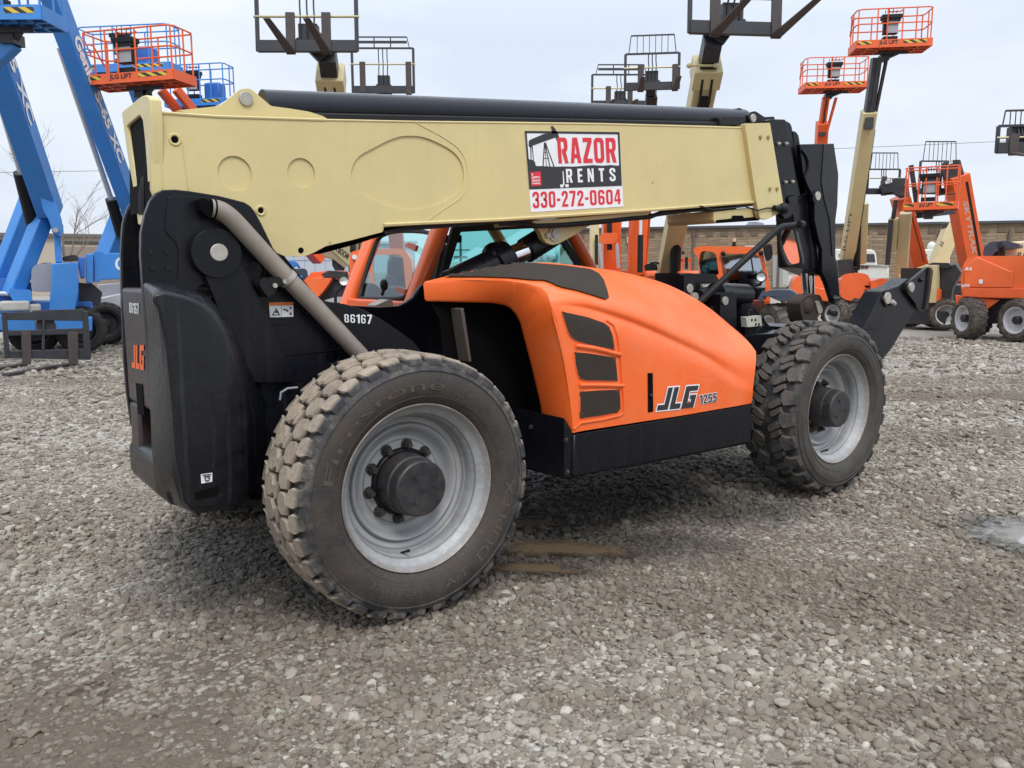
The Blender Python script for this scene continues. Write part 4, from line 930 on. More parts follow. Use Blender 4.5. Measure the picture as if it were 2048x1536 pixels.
def sw_mesh(D,Wd,dark):
    k=(round(D,2),round(Wd,2),dark)
    if k in SW: return SW[k]
    r=D/2; g=G(); g.lathe([(r*.58,.05),(r*.66,.0),(r*.80,-.01),(r*.93,.02),(r*.96,.06),(r*.96,Wd-.06),(r*.93,Wd-.02),(r*.7,Wd),(r*.5,Wd-.05)],n=40,closed=True)
    n=18
    for i in range(n):                       # chevron lugs
        for s in (0,1):
            a=(i+.5*s)*2*math.pi/n; y0,y1=(.01,Wd*.56) if s==0 else (Wd-.01,Wd*.44); da=.13*2*math.pi/n*2.2
            c=[(a-da*.7,y0),(a+da*.7,y0),(a+da*2.1,y1),(a+da*.9,y1)]
            v=[Vector(((r*.94)*math.cos(t),y,(r*.94)*math.sin(t))) for t,y in c]+[Vector((r*(1.0 if abs(y-Wd/2)<Wd*.3 else .975)*math.cos(t),y,r*(1.0 if abs(y-Wd/2)<Wd*.3 else .975)*math.sin(t))) for t,y in c]
            g.add(v,[(4,5,6,7),(0,1,5,4),(1,2,6,5),(2,3,7,6),(3,0,4,7)])
    me=mesh_of(g,'tyre'); fixnormals(me); me.materials.append(STYD if dark else STY)
    h=G(); h.lathe([(r*.60,.045),(r*.62,.02),(r*.56,.03),(r*.50,.10),(r*.46,.14),(r*.30,.15),(.0,.15)],n=36); mr=mesh_of(h,'rim'); fixnormals(mr); mr.materials.append(LBK if dark else SRM)
    b=G(); b.lathe([(0,.02),(r*.16,.02),(r*.19,.04),(r*.19,.15)],n=20)
    mh=mesh_of(b,'hub'); fixnormals(mh); mh.materials.append(LBK); SW[k]=(me,mr,mh); return SW[k]
def wheel(T,P,yaw,D,Wd,dark=0):             # P: centre of the outer face, axis runs away along the frame normal
    a,b,c=sw_mesh(D,Wd,dark); w=bpy.data.objects.new('wheel',b); COL.objects.link(w); w.parent=T.r; w.location=Vector(P)-T.L; w.rotation_euler=(0,random.uniform(0,6),0); w.rotation_mode='XYZ'
    w.matrix_basis=Matrix.Translation(Vector(P)-T.L)@Matrix.Rotation(yaw,4,'Z')@Matrix.Rotation(random.uniform(0,6),4,'Y')
    for nm,me in (('tyre',a),('hub',c)):
        o=bpy.data.objects.new(nm,me); COL.objects.link(o); o.parent=w
    return w
def beam(g,A,B,w,h,w2=None,h2=None,side=None):
    A=Vector(A);B=Vector(B); d=(B-A).normalized(); s=Vector(side) if side is not None else d.cross(Vector((0,0,1)))
    s=(s-d*s.dot(d)).normalized(); t=s.cross(d); w2=w2 or w; h2=h2 or h
    v=[A+s*a*w/2+t*b*h/2 for a,b in((-1,-1),(1,-1),(1,1),(-1,1))]+[B+s*a*w2/2+t*b*h2/2 for a,b in((-1,-1),(1,-1),(1,1),(-1,1))]
    return g.add(v,[(3,2,1,0),(4,5,6,7),(0,1,5,4),(1,2,6,5),(2,3,7,6),(3,0,4,7)])
def label_on(T,txt,q,mat,parent,lift=.02,bold=.03,gl=None):   # q: four world points tl,tr,br,bl
    q=[Vector(p) for p in q]; n=(q[1]-q[0]).cross(q[3]-q[0]).normalized()
    if n.dot(CP-q[0])<0: n=-n
    g=G(); put(g,gl or glyphs(txt,bold),on_quad([tuple(p+n*lift) for p in q])); return T.add('lettering',g,mat,parent,recalc=False)
def basket(T,FL,d1,FR,B,h=1.1,col=None,left=True,text='JLG LIFT',console=True,haz=True):
    col=col or LOR; z=deep(*FL,d1).z; a=at_z(*FL,z); b=at_z(*FR,z); X=(b-a); w=X.length; X.normalize(); Yv=Vector((-X.y,X.x,0))
    if Yv.dot(a-CP)<0: Yv=-Yv
    bb=at_z(*B,z); dep=min(1.15,max(.65,abs((bb-a).dot(Yv)))); Z=Vector((0,0,1))
    P=lambda x,y,zz: a+X*(x*w)+Yv*(y*dep)+Z*zz
    g=G(); tb=.20
    for p,q in (((0,0),(1,0)),((1,0),(1,1)),((1,1),(0,1)),((0,1),(0,0))): g.bar(P(*p,tb/2),P(*q,tb/2),.03,tb)
    for i in range(1,6): g.bar(P(i/6,0,.02),P(i/6,1,.02),.04,.03)
    for i in range(1,3): g.bar(P(0,i/3,.02),P(1,i/3,.02),.04,.03)
    fl=T.add('platform_floor',g,col)
    k=G(); k.add([P(.01,.02,.05),P(.99,.02,.05),P(.99,.98,.05),P(.01,.98,.05)],[(0,1,2,3)]); T.add('floor_plate',k,paint('floor_plate_paint',tuple(c*.75 for c in (.62,.12,.05)) if col is LOR else (.02,.09,.3),.6),fl,recalc=False)
    g=G(); r_=.018
    cnr=[(0.0,0.12),(.05,0),(.95,0),(1,.12),(1,.88),(.95,1),(.05,1),(0,.88)]
    for zz in (h,h*.62): g.pipe([P(*c,zz) for c in cnr],r_,7,True)
    for c in ((.02,.03),(.27,0),(.40,0),(.60,0),(.78,0),(.98,.03),(1,.5),(.98,.97),(.6,1),(.3,1),(.02,.97),(0,.5)): g.tube(P(*c,.1),P(*c,h),r_,n=7)
    g.pipe([P(.40,0,h*.95),P(.42,.18,h*.95),P(.58,.18,h*.95),P(.60,0,h*.95)],r_,6); g.pipe([P(0,.1,h*.8),P(-.01,.5,h*.85),P(0,.9,h*.5)],r_,6)
    T.add('guard_rail',g,col)
    if console:
        g=G(); c=P(.46,.10,0); g.box(P(.46,.14,h*.80),(.50,.24,.10),X); g.box(P(.46,.14,h*.72),(.44,.20,.08),X); g.box(P(.46,.18,h*.53),(.36,.16,.32),X); g.box(P(.46,.22,h*.25),(.36,.22,.10),X)
        for i in range(4): g.tube(P(.38+.05*i,.13,h*.9),P(.38+.05*i,.13,h*.98+.03*(i%3)),.012,n=6)
        co=T.add('control_console',g,GREYB,bevel=.02); g=G(); g.box(P(.47,.045,h*.55),(.30,.02,.34),X); T.add('manual_case',g,flat('grey_case',(.30,.30,.32),.6),co)
    if haz:
        g=G()
        for u,v_ in ((.01,.20),(.62,.93)): g.add([P(u,0,.085)-Yv*.018,P(v_,0,.085)-Yv*.018,P(v_,0,.165)-Yv*.018,P(u,0,.165)-Yv*.018],[(0,1,2,3)])
        T.add('hazard_tape',g,HAZ,fl,recalc=False,split=True)
    if text:
        q=[P(.30,0,.175)-Yv*.018,P(.55,0,.175)-Yv*.018,P(.55,0,.05)-Yv*.018,P(.30,0,.05)-Yv*.018]
        label_on(T,text,q,INK,fl,.004,.03)
    g=G(); g.bar(P(.35,.5,-.05),P(.75,.5,-.05),.08,.07); g.bar(P(.62,.5,-.05),P(.45,.8,-.16),.10,.09); g.box(P(.46,.75,-.14),(.22,.3,.16),X); T.add('platform_rotator',g,LBK)
    return P(.46,.8,-.16),X,Yv
def forks(T,BL,d,BR,post=.85,fx=(.3,.62),shank=.62,blade=1.25,rod=.62,guard=None,gbars=6,tilt=0.0,head=True,lean=0.0,yaw=0,gin=.1,name='fork_carriage'):
    z=deep(*BL,d).z; a=at_z(*BL,z) if abs(BL[1]-BR[1])<22 and abs(BL[1]-541)>60 else deep(*BL,d); b=at_z(*BR,z) if abs(BL[1]-541)>60 else deep(*BR,d)
    if yaw or (b-a).length>4 : b=a+((deep(*BR,d)-a))
    b.z=a.z; X=b-a; w=X.length; X.normalize(); Yv=Vector((X.y,-X.x,0))
    if Yv.dot(CP-a)<0: Yv=-Yv
    Z=(Vector((0,0,1))+Yv*lean).normalized(); Yt=(Yv*math.cos(tilt)+Vector((0,0,1))*math.sin(tilt)).normalized()
    P=lambda x,zz,y=0: a+X*(x*w)+Z*zz+Yv*y
    g=G(); g.bar(P(0,.09),P(1,.09),.10,.20,Z); g.bar(P(0,.0),P(0,post),.07,.05,Yv); g.bar(P(1,.0),P(1,post),.07,.05,Yv); g.bar(P(0,post),P(1,post),.04,.05,Z)
    for x in (.43,.5,.57): g.pipe([P(x,.1,-.02),P(x,post*.5,-.02),P(x+.01,post*.62,.03),P(x,post*.8,-.02),P(x,post,-.02)],.017,6)
    if head: g.box(P(.5,.30,-.16),(.34,.22,.40),X); g.prism(Frame(P(.5,.1,-.06).xy,math.atan2(X.y,X.x)),[(-.32,P(.5,.1).z),(.32,P(.5,.1).z),(.20,P(.5,.1).z+.16),(-.20,P(.5,.1).z+.16)],0,.04)
    fc=T.add(name,g,FBK,bevel=.006)
    g=G(); g.tube(P(-.03,rod,.02),P(1.03,rod,.02),.022,n=10); T.add('hinge_rod',g,RODY,fc)
    for x in fx:
        g=G(); g.bar(P(x,rod+.06,.05),P(x,-.06,.05),.16,.06,Yv); t0=P(x,-.05,.06); g2=t0+Yt*blade
        s=X*.08; n_=Yt.cross(X).normalized(); 
        if n_.z<0: n_=-n_
        v=[t0-s,t0+s,t0+s+n_*.05,t0-s+n_*.05,g2-s*.7,g2+s*.7,g2+s*.7+n_*.016,g2-s*.7+n_*.016]; g.add(v,[(0,1,2,3),(4,5,6,7),(0,1,5,4),(1,2,6,5),(2,3,7,6),(3,0,4,7)])
        T.add('fork',g,FORKM,fc,bevel=.004)
    if guard:
        g=G(); i0,i1=gin,1-gin; t=.55
        g.bar(P(i0,post+guard),P(i1,post+guard),.03,.035,Z); g.tube(P(i0-.04,post),P(i0,post+guard),.013,n=6); g.tube(P(i1+.04,post),P(i1,post+guard),.013,n=6)
        if gbars>3:
            for i in range(1,gbars): x=i0+(i1-i0)*i/gbars; g.tube(P(x,post),P(x,post+guard),.010,n=6)
        else:
            g.bar(P(i0,post+guard*.55),P(i1,post+guard*.55),.03,.07,Z)
            for i in (1,2): x=i0+(i1-i0)*i/3; g.bar(P(x,post),P(x,post+guard),.03,.035,Yv)
        T.add('load_guard',g,FBK,fc)
    return P(.5,.30,-.35),P
def block(T,name,F,o0,o1,pts,mat,parent=None,bevel=.02,r=0.0):
    g=G(); g.px(F,o0,o1,pts,r=r); return T.add(name,g,mat,parent,bevel=bevel)
def base(px,d): q=deep(px,545,d); return (q.x,q.y,0)
def axles(T,pts,D,Wd,yaw):
    for px,py,d in pts:
        P=deep(px,py,d); wheel(T,(P.x,P.y,D/2),yaw,D,Wd,1)
def hidden_chassis(T,F,u0,u1,o0,o1,mat,D=1.1,z0=.55,z1=1.15):   # body and wheels of a machine mostly out of sight behind the nearest one
    g=G(); c=F.w((u0+u1)/2,(o0+o1)/2,(z0+z1)/2); g.box(c,(u1-u0,(o1-o0)*.6,z1-z0),F.u); T.add('chassis',g,LBK,bevel=.03)
    g=G(); g.box(F.w(u0+(u1-u0)*.7,o0+(o1-o0)*.25,z1+.25),((u1-u0)*.45,(o1-o0)*.36,.5),F.u); T.add('engine_cover',g,mat,bevel=.08)
    for u in (u0+.1,u1-.1):
        for o in (o0,o1-.4): wheel(T,F.w(u,o,D/2),F.yaw,D,.4)
# ---- blue boom lift, lettered boom at the left edge
Ta=Thing('boom_lift','blue articulated boom lift with A-shaped riser arms and grey cowl at the far left','boom lift',base(60,16),'blue boom lifts')
A0,A1=deep(101,425,16.2),deep(-36,20,13.4)
g=G(); beam(g,A0,A1,.40,.42); BA=Ta.add('boom',g,BLUE,bevel=.02)
d=(A1-A0).normalized(); s=d.cross(Vector((0,0,1))).normalized(); t=s.cross(d).normalized()
if s.dot(CP-A0)<0: s=-s
if t.z<0: t=-t
def tl(u,v_): return A0+d*u+s*.203+t*v_
def run(T,par,A0,d,s,t,hw,txt,u0,u1,v0,v1,mat,bold=.03):   # text running down a boom: first letter at the upper end
    q=[A0+d*u0+s*(hw)+t*v1,A0+d*u1+s*hw+t*v1,A0+d*u1+s*hw+t*v0,A0+d*u0+s*hw+t*v0]
    g=G(); put(g,glyphs(txt,.045),on_quad([tuple(p) for p in q])); T.add('lettering',g,mat,par,recalc=False)
L_=(A1-A0).length
run(Ta,BA,A0,d,s,t,.212,'65 XC',L_*.88,L_*.49,-.14,.15,WHITE)
g=G(); g.tube(deep(45,352,15.6),deep(-4,190,14.4),.065,n=14); Ta.add('cylinder_rod',g,SILV,split=True); g=G(); g.tube(deep(68,452,16.3),deep(42,345,15.6),.14,n=16); Ta.add('lift_cylinder',g,GREYB)
g=G(); beam(g,deep(100,400,16.3),deep(24,592,16.0),.30,.30,side=(1,.5,0)); Ta.add('riser_arm',g,BLUE,bevel=.03)
g=G(); beam(g,deep(56,400,17.2),deep(-10,575,17.0),.26,.28,side=(1,.5,0)); Ta.add('riser_arm',g,BLUE,bevel=.03)
Fa=facing_d(110,16.2)
block(Ta,'knuckle',Fa,-.25,.25,[(80,352),(96,352),(112,405),(124,440),(126,466),(120,474),(106,466),(98,440),(86,420),(78,380)],BLUE,r=.05)
block(Ta,'link_arm',Fa,-.1,.1,[(107,462),(121,462),(125,526),(111,526)],BLUE)
g=G(); c=deep(111.5,460,15.85); g.tube(c,c+Fa.n*.1,.05); Ta.add('knuckle_pin',g,STEEL)
block(Ta,'turntable_post',Fa,-.45,-.1,[(103,527),(134,525),(156,527),(157,585),(152,612),(145,642),(97,642),(100,590),(104,570)],BLUE)
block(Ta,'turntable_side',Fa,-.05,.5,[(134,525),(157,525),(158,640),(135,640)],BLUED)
block(Ta,'engine_cowl',Fa,.0,.9,[(63,540),(68,532),(80,526),(104,524),(104,584),(66,583),(62,575)],GREYP,r=.06)
block(Ta,'riser_foot',Fa,-.35,.1,[(18,575),(30,580),(62,580),(64,604),(48,606),(60,625),(48,634),(36,634),(26,600),(18,590)],BLUE,r=.05)
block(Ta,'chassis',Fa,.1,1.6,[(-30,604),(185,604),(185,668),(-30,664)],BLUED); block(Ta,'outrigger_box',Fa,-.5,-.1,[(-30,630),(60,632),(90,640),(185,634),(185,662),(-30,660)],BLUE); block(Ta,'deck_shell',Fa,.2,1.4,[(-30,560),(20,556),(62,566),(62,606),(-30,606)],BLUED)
g=G(); g.box(Fa.p(30,612,-.3),(.5,.3,.2),Fa.u); g.box(Fa.p(62,617,-.25),(.35,.25,.18),Fa.u); Ta.add('loose_stone_ballast',g,paint('pale_ballast',(.42,.41,.38),.8),bevel=.04,split=True)
g=G(); g.tube(deep(-10,587,15.9),deep(20,588,15.9),.05); Ta.add('link_rod',g,SILV)
block(Ta,'jib_box',Fa,.3,.8,[(187,508),(189,502),(207,503),(208,506),(242,506),(242,558),(200,560),(200,564),(187,564)],BLUE)
block(Ta,'jib_bracket',Fa,.1,.5,[(155,515),(170,514),(170,557),(162,557)],BLUED); block(Ta,'jib_bracket',Fa,.15,.55,[(172,508),(186,507),(185,568),(173,566)],BLUE)
P=[Fa.p(x,y,.295) for x,y in ((230,514),(252,514),(252,541),(230,541))]; label_on(Ta,'G',P,WHITE,None,.004,.02)
block(Ta,'hose_bundle',Fa,.1,.3,[(124,514),(148,509),(158,514),(157,522),(126,523)],flat('hose_brown',(.04,.032,.03),.8),r=.04)
block(Ta,'dark_linkage',Fa,.4,1.0,[(156,565),(186,568),(205,585),(200,610),(158,612)],LBK,r=.03)
axles(Ta,[(70,690,16.4),(165,690,16.5),(60,660,18.0),(150,660,18.2)],.98,.36,Fa.yaw)
# ---- second blue lift with the boom over the first
Tb=Thing('boom_lift','blue telescopic boom lift whose raised boom rises just left of the orange basket','boom lift',base(250,19.5),'blue boom lifts')
B0,B1=deep(283,470,19.5),deep(86,-60,15.6)
g=G(); beam(g,B0,B1,.34,.40); BB=Tb.add('boom',g,BLUE,bevel=.02)
d=(B1-B0).normalized(); s=d.cross(Vector((0,0,1))).normalized(); t=s.cross(d).normalized(); L_=(B1-B0).length
if s.dot(CP-B0)<0: s=-s
if t.z<0: t=-t
run(Tb,BB,B0,d,s,t,.182,'Genie',L_*.790,L_*.625,-.15,.15,WHITE,.02); run(Tb,BB,B0,d,s,t,.182,'S-65 XC',L_*.595,L_*.325,-.13,.13,WHITE,.02)
g=G(); g.tube(deep(223,400,18.8),deep(119,95,16.7),.06,n=12); Tb.add('cylinder_rod',g,SILV,split=True); g=G(); g.tube(deep(243,470,19.4),deep(222,398,18.8),.13,n=16); Tb.add('lift_cylinder',g,GREYB)
g=G(); beam(g,deep(250,425,19.6),deep(212,525,19.6),.4,.45,side=(1,.5,0)); Tb.add('riser_arm',g,BLUE,bevel=.02)
Fb=facing_d(210,19.3)
block(Tb,'deck_cover',Fb,-.6,1.0,[(150,622),(158,605),(242,588),(242,612),(200,625),(160,637)],SILV); block(Tb,'chassis',Fb,-.7,1.2,[(150,640),(242,628),(248,668),(240,684),(185,683),(178,650)],BLUE)
block(Tb,'engine_cowl',Fb,.2,1.2,[(195,570),(245,566),(245,590),(190,596)],GREYP)
axles(Tb,[(215,690,18.6),(300,690,18.6)],.98,.36,Fb.yaw)
# ---- black fork carriage standing on the gravel
Tf=Thing('fork_carriage','black fork carriage standing on the gravel with its two forks flat on the ground','fork carriage',base(95,13.6),'fork carriages')
Ff=facing_d(95,13.6,R(8)); f0=Ff
g=G()
for pts in ([(5,626),(172,620),(173,642),(5,640)],[(8,662),(175,656),(176,668),(8,672)],[(10,702),(180,698),(182,720),(10,716)]): g.px(Ff,0,.07,pts)
for pts in ([(3,624),(14,624),(20,716),(10,716)],[(165,622),(176,622),(183,716),(170,716)],[(85,640),(90,640),(90,700),(85,700)]): g.px(Ff,-.01,.06,pts)
Fc=Tf.add('frame',g,FBK,bevel=.008)
g=G(); g.pipe([Ff.p(65,627,.05),Ff.p(65,622,.05),Ff.p(168,619,.05),Ff.p(168,624,.05)],.012,6); Tf.add('top_rail',g,FBK)
for xs_,tip in (((45,62),-40),((138,156),10)):
    g=G(); g.px(Ff,-.05,.0,[(xs_[0]-2,664),(xs_[1],664),(xs_[1]+1,728),(xs_[0],730)]); p=ground((xs_[0]+xs_[1])/2,730); b_=ground(tip,746 if tip<0 else 752); g.bar(p+Vector((0,0,.03)),b_+Vector((0,0,.02)),.13,.045); Tf.add('fork',g,FORKM,bevel=.006)
block(Tf,'carriage_bracket',Ff,.06,.3,[(72,642),(84,634),(106,636),(114,655),(104,672),(78,672)],FBK,r=.05)
# ---- blue basket at the top left corner
Tc=Thing('boom_lift','blue lift platform with hazard striped edge cut off by the top left corner','boom lift',base(20,14),'blue boom lifts')
c,X,Yv=basket(Tc,(-110,40),11.5,(84,39),(126,47),1.1,BLUE,text=None)
g=G(); beam(g,c,c+Vector((0,0,-.5))-X*.6,.2,.25); beam(g,c-X*.6+Vector((0,0,-.5)),c-X*4.6+Vector((0,0,-c.z+1.2)),.4,.45); Tc.add('boom',g,BLUE,bevel=.02)
q=c-X*4.6; fz=Frame((q.x,q.y),math.atan2(X.y,X.x)); hidden_chassis(Tc,fz,-1.4,1.4,-1.0,1.1,BLUE)
# ---- orange basket upper left
Td=Thing('boom_lift','orange lift basket with striped toe board high at the left, on two orange jib arms','boom lift',base(420,19),'orange boom lifts')
c,X,Yv=basket(Td,(168,171),17.0,(348,158),(386,174),1.06,LOR)
g=G()
for a_,b_ in (((322,180),(356,222)),((352,178),(388,222))): beam(g,deep(*a_,17.5),deep(b_[0]+60,b_[1]+75,18.6),.13,.18)
Td.add('jib_arm',g,LOR,bevel=.01)
e=deep(440,295,18.6); g=G(); beam(g,e,deep(640,470,21)+Vector((0,0,-.6)),.35,.4); Td.add('boom',g,LOR,bevel=.02); q=deep(640,545,21); hidden_chassis(Td,Frame((q.x,q.y),-YAW),-1.6,1.6,-1.0,1.1,LOR)
# ---- blue baskets behind
for nm_,FL,dd_,FR,B_,bx_ in (('blue lift basket behind the tall orange basket, sharing its outline at the upper left',(158,146),21.5,(340,139),(362,150),(330,21.5)),('small blue lift basket peeking over the rear of the cream boom',(330,214),23.5,(450,209),(461,216),(420,24))):
    Tx=Thing('boom_lift',nm_,'boom lift',base(bx_[0],bx_[1]+3),'blue boom lifts')
    c,X,Yv=basket(Tx,FL,dd_,FR,B_,1.15,BLUE,text=None)
    g=G(); beam(g,c+Vector((0,0,.1)),c+Vector((0,0,-.7))+Yv*.5,.3,.35); beam(g,c+Vector((0,0,-.6))+Yv*.4,Vector((c.x,c.y,1.1))+Yv*3.4+X*.7,.42,.45); Tx.add('boom',g,BLUE,bevel=.02)
    q=Vector((c.x,c.y,0))+Yv*3.4; hidden_chassis(Tx,Frame((q.x,q.y),math.atan2(X.y,X.x)),-1.5,1.5,-1.0,1.1,BLUE)
    g=G(); g.box(c+Vector((0,0,.55))-Yv*.1+X*.5,(.5,.4,.6),X); Tx.add('welder_box',g,BLUED,bevel=.06)
# ---- raised telehandler fork carriages
def raised(name_lab,BL,d,BR,head_px,tip_d,boom_px,boom_d,w,mat,blk=None,text=None,out=0,**kw):
    Tx=Thing('telehandler',name_lab,'telehandler',base(boom_px[0],boom_d),'telehandlers with raised forks')
    hp,P=forks(Tx,BL,d,BR,**kw)
    H=deep(*head_px,tip_d); Bq=deep(*boom_px,boom_d)
    g=G(); k=.22 if blk is None else blk; M1=H.lerp(Bq,k)
    beam(g,hp,H,w*.6,w*.9); beam(g,H,M1,w*.72,w*.8); Tx.add('boom_tip',g,LBK,bevel=.02)
    g=G(); beam(g,M1,Bq,w,w*1.05); bm_=Tx.add('boom',g,mat,bevel=.02)
    g=G(); beam(g,M1-(Bq-M1).normalized()*.02,M1.lerp(Bq,.06),w*1.18,w*1.2); Tx.add('boom_collar',g,mat,bm_,bevel=.015)
    g=G(); e=(Bq-M1).normalized(); sd_=e.cross(Vector((0,0,1))).normalized(); nn_=sd_.cross(e); nn_=-nn_ if nn_.dot(CP-M1)<0 else nn_
    for k_ in (-.22,.18): g.pipe([M1.lerp(Bq,f_)+nn_*(w*.53+.02+.03*(i_%2))+sd_*(w*k_+.03*math.sin(i_*2.3)) for i_,f_ in enumerate((.02,.1,.18,.3,.45,.6))],.022,6)
    g.box(M1.lerp(Bq,.10)+nn_*(w*.53+.02),(w*.34,.05,w*.5),sd_,e); Tx.add('boom_hose',g,GREYB,bm_)
    F=Frame((Bq.x,Bq.y),math.atan2((Bq-H).y,(Bq-H).x) if ((Bq-H).xy.length>.5) else -YAW)
    gz_=Bq.z; g=G(); g.box((Bq.x,Bq.y,max(.8,gz_*.5)),(.5,.6,max(.6,gz_-.3))); Tx.add('tower',g,LBK)
    hidden_chassis(Tx,F if not out else Frame((Bq.x,Bq.y),-YAW-R(34)),-3.4 if not out else -.4,.9 if not out else 3.4,-1.0,1.1,LOR2)
    return Tx,bm_,H,M1,Bq
Tx,*_=raised('cream boom telehandler with raised black forks filling the top left of centre',(516,103),14.5,(714,103),(655,112),14.9,(722,560),20.5,.44,LCR,blk=.055,post=.95,fx=(.34,.70),blade=1.5,rod=.60,tilt=.10,lean=-.05)
Tx,*_=raised('telehandler whose dark forks and low load guard show just above the black cylinder',(706,186),23,(828,186),(768,195),23.4,(800,560),27,.44,LOR2,post=1.22,fx=(.17,.92),blade=1.3,rod=.78,guard=.30,gbars=3,tilt=-.12)
Tx,*_=raised('telehandler with dark forks and tall barred load guard right of centre',(1250,181),21.5,(1357,178),(1303,190),21.9,(1277,560),25.5,.42,LOR2,blk=.3,post=.92,fx=(.29,.93),blade=1.3,rod=.56,guard=.46,gbars=7,tilt=.05)
Tx,*_=raised('telehandler with a dark fork carriage half hidden behind the taller barred guard',(1184,214),25.5,(1298,214),(1245,216),25.9,(1222,560),29,.42,LOR2,blk=.3,post=.98,fx=(.28,.66),blade=1.3,rod=.56,guard=.30,gbars=3)
Tx,bm_,H,M1,Bq=raised('cream boom telehandler with black forks cut by the top edge, right of centre',(1379,66),12.8,(1556,71),(1425,80),13.2,(1330,560),18.5,.40,LCR,blk=.075,post=1.0,fx=(.27,.96),blade=1.5,rod=.55,tilt=.10,lean=-.03)
g=G(); g.tube(deep(1350,545,17.6),deep(1354,440,17.0),.12,n=16); cy=Tx.add('lift_cylinder',g,GREYB); g=G(); g.tube(deep(1354,440,17.0),deep(1368,380,16.6),.075,n=14); Tx.add('cylinder_rod',g,SILV,cy,split=True)
g=G()
for dx in (-1,1):
    p=M1.lerp(Bq,.03)+Vector((0,0,.0)); g.ball(deep(1405+dx*27,131,13.4),.045)
g.tube(deep(1380,131,13.4),deep(1430,131,13.4),.02); Tx.add('work_light_bar',g,LCR)
Tx,*_=raised('telehandler with raised dark forks cut by the right edge',(1993,306),15.5,(2090,304),(2050,280),16,(2360,540),18.5,.42,LOR2,blk=.4,out=1,post=.50,fx=(.32,.78),blade=1.3,rod=.28,guard=.28,gbars=7,tilt=-.18,gin=.12)
# ---- cream and orange basket lifts on the right
def basket_lift(lab,FL,dd_,FR,B_,jib,bd,boomc,colb,jibmat,base_px,based,h=.98,jw=.16,bw=.36,**kw):
    Tx=Thing('boom_lift',lab,'boom lift',base(base_px[0],based),'orange boom lifts')
    c,X,Yv=basket(Tx,FL,dd_,FR,B_,h,LOR,**kw)
    J0,J1=deep(*jib[0],bd[0]),deep(*jib[1],bd[1]); K=deep(*base_px,based)
    g=G(); beam(g,J0,J1,jw*1.5,jw*1.7,side=X); s_=X*mm(22,dd_); Tx.add('jib_boom',g,jibmat,bevel=.01)
    g=G(); g.tube(J0+s_*.9,J1+s_*.55,.05); Tx.add('jib_link',g,jibmat)
    g=G(); beam(g,J1-(J1-J0).normalized()*.3,K,bw,bw*1.15,side=X); b_=Tx.add('boom',g,boomc,bevel=.02)
    g=G(); e=(K-J1).normalized(); n2=X.cross(e).normalized(); n2=-n2 if n2.dot(CP-J1)<0 else n2
    g.bar(J1+e*.2+X*(bw*.55),J1.lerp(K,.75)+X*(bw*.6),.07,.12); g.pipe([J0.lerp(J1,f_)+n2*(jw*.9+.02*(i_%2))+X*.04*math.sin(i_*3) for i_,f_ in enumerate((0,.2,.4,.6,.8,1))],.025,6); g.box(J1+n2*.1,(.22,.2,.3),X); Tx.add('cable_track',g,LBK)
    return Tx,b_,J1,K,X
Tr,b_,J1,K,X=basket_lift('cream boom lift with black jib holding the highest orange basket at the upper right',(1712,97),21.5,(1864,91),(1698,112),((1753,116),(1735,245)),(21.9,22.4),LCR,LCR,LBK,(1690,545),25)
g=G(); beam(g,deep(1727,405,24),deep(1722,525,24.9),.24,.3,side=X); Tr.add('lower_boom',g,LCR,bevel=.02)
g=G(); g.tube(deep(1713,540,24.6),deep(1716,440,24.2),.10); Tr.add('lift_cylinder',g,GREYB)
d=(J1-K).normalized(); q0=K+d*.9; 
P=[deep(1696,425,23.4),deep(1704,425,23.4),deep(1688,505,24.4),deep(1680,505,24.4)]
g=G(); put(g,glyphs('JLG LIFT',.02),lambda a,b: Vector(bil([tuple(P[3]),tuple(P[0]),tuple(P[1]),tuple(P[2])],a,b))-_f*.12); Tr.add('lettering',g,flat('teal_letter',(.10,.17,.18),.5),b_,recalc=False)
basket_lift('orange boom lift with lower orange basket left of the highest basket',(1611,177),27,(1737,174),(1602,189),((1652,196),(1642,262)),(27.4,28),LOR,LOR,LOR,(1625,545),31,jw=.14,bw=.36)
# low orange lift with round hood and pale tyres
Fh=facing(1712,652,R(12)); Th=Tr
block(Tr,'engine_hood',Fh,-.1,1.3,[(1680,575),(1683,556),(1694,548),(1720,545),(1736,549),(1742,562),(1742,604),(1735,606),(1690,600),(1680,592)],ORANGEP,r=.12)
g=G()
for i in range(3): g.px(Fh,-.115,-.105,[(1729,571+8*i),(1741,571+8*i),(1741,576+8*i),(1732,575+8*i)])
Tr.add('hood_vent',g,DARK,split=True)
block(Tr,'side_hood',Fh,-.3,1.0,[(1742,562),(1765,556),(1800,566),(1830,580),(1830,614),(1760,612),(1742,606)],ORANGEP,r=.05)
g=G(); p=Fh.p(1712,551,.2); g.pipe([p,p+Vector((0,0,.16)),p+Vector((-.06,0,.24))],.05,10); Tr.add('exhaust_stub',g,GREYB)
block(Tr,'chassis',Fh,.1,1.3,[(1668,600),(1800,604),(1800,634),(1668,628)],LBK)
for px_,py_,o_ in ((1706,628,-.15),(1737,632,-.35),(1668,628,.9),(1770,630,.9)):
    u,z=Fh.hit(px_,py_,o_); wheel(Tr,Fh.w(u,o_,.42),Fh.yaw-R(50),.84,.34)
block(Tr,'turntable',Fh,.3,1.1,[(1676,520),(1705,518),(1710,552),(1678,556)],LBK,r=.03)
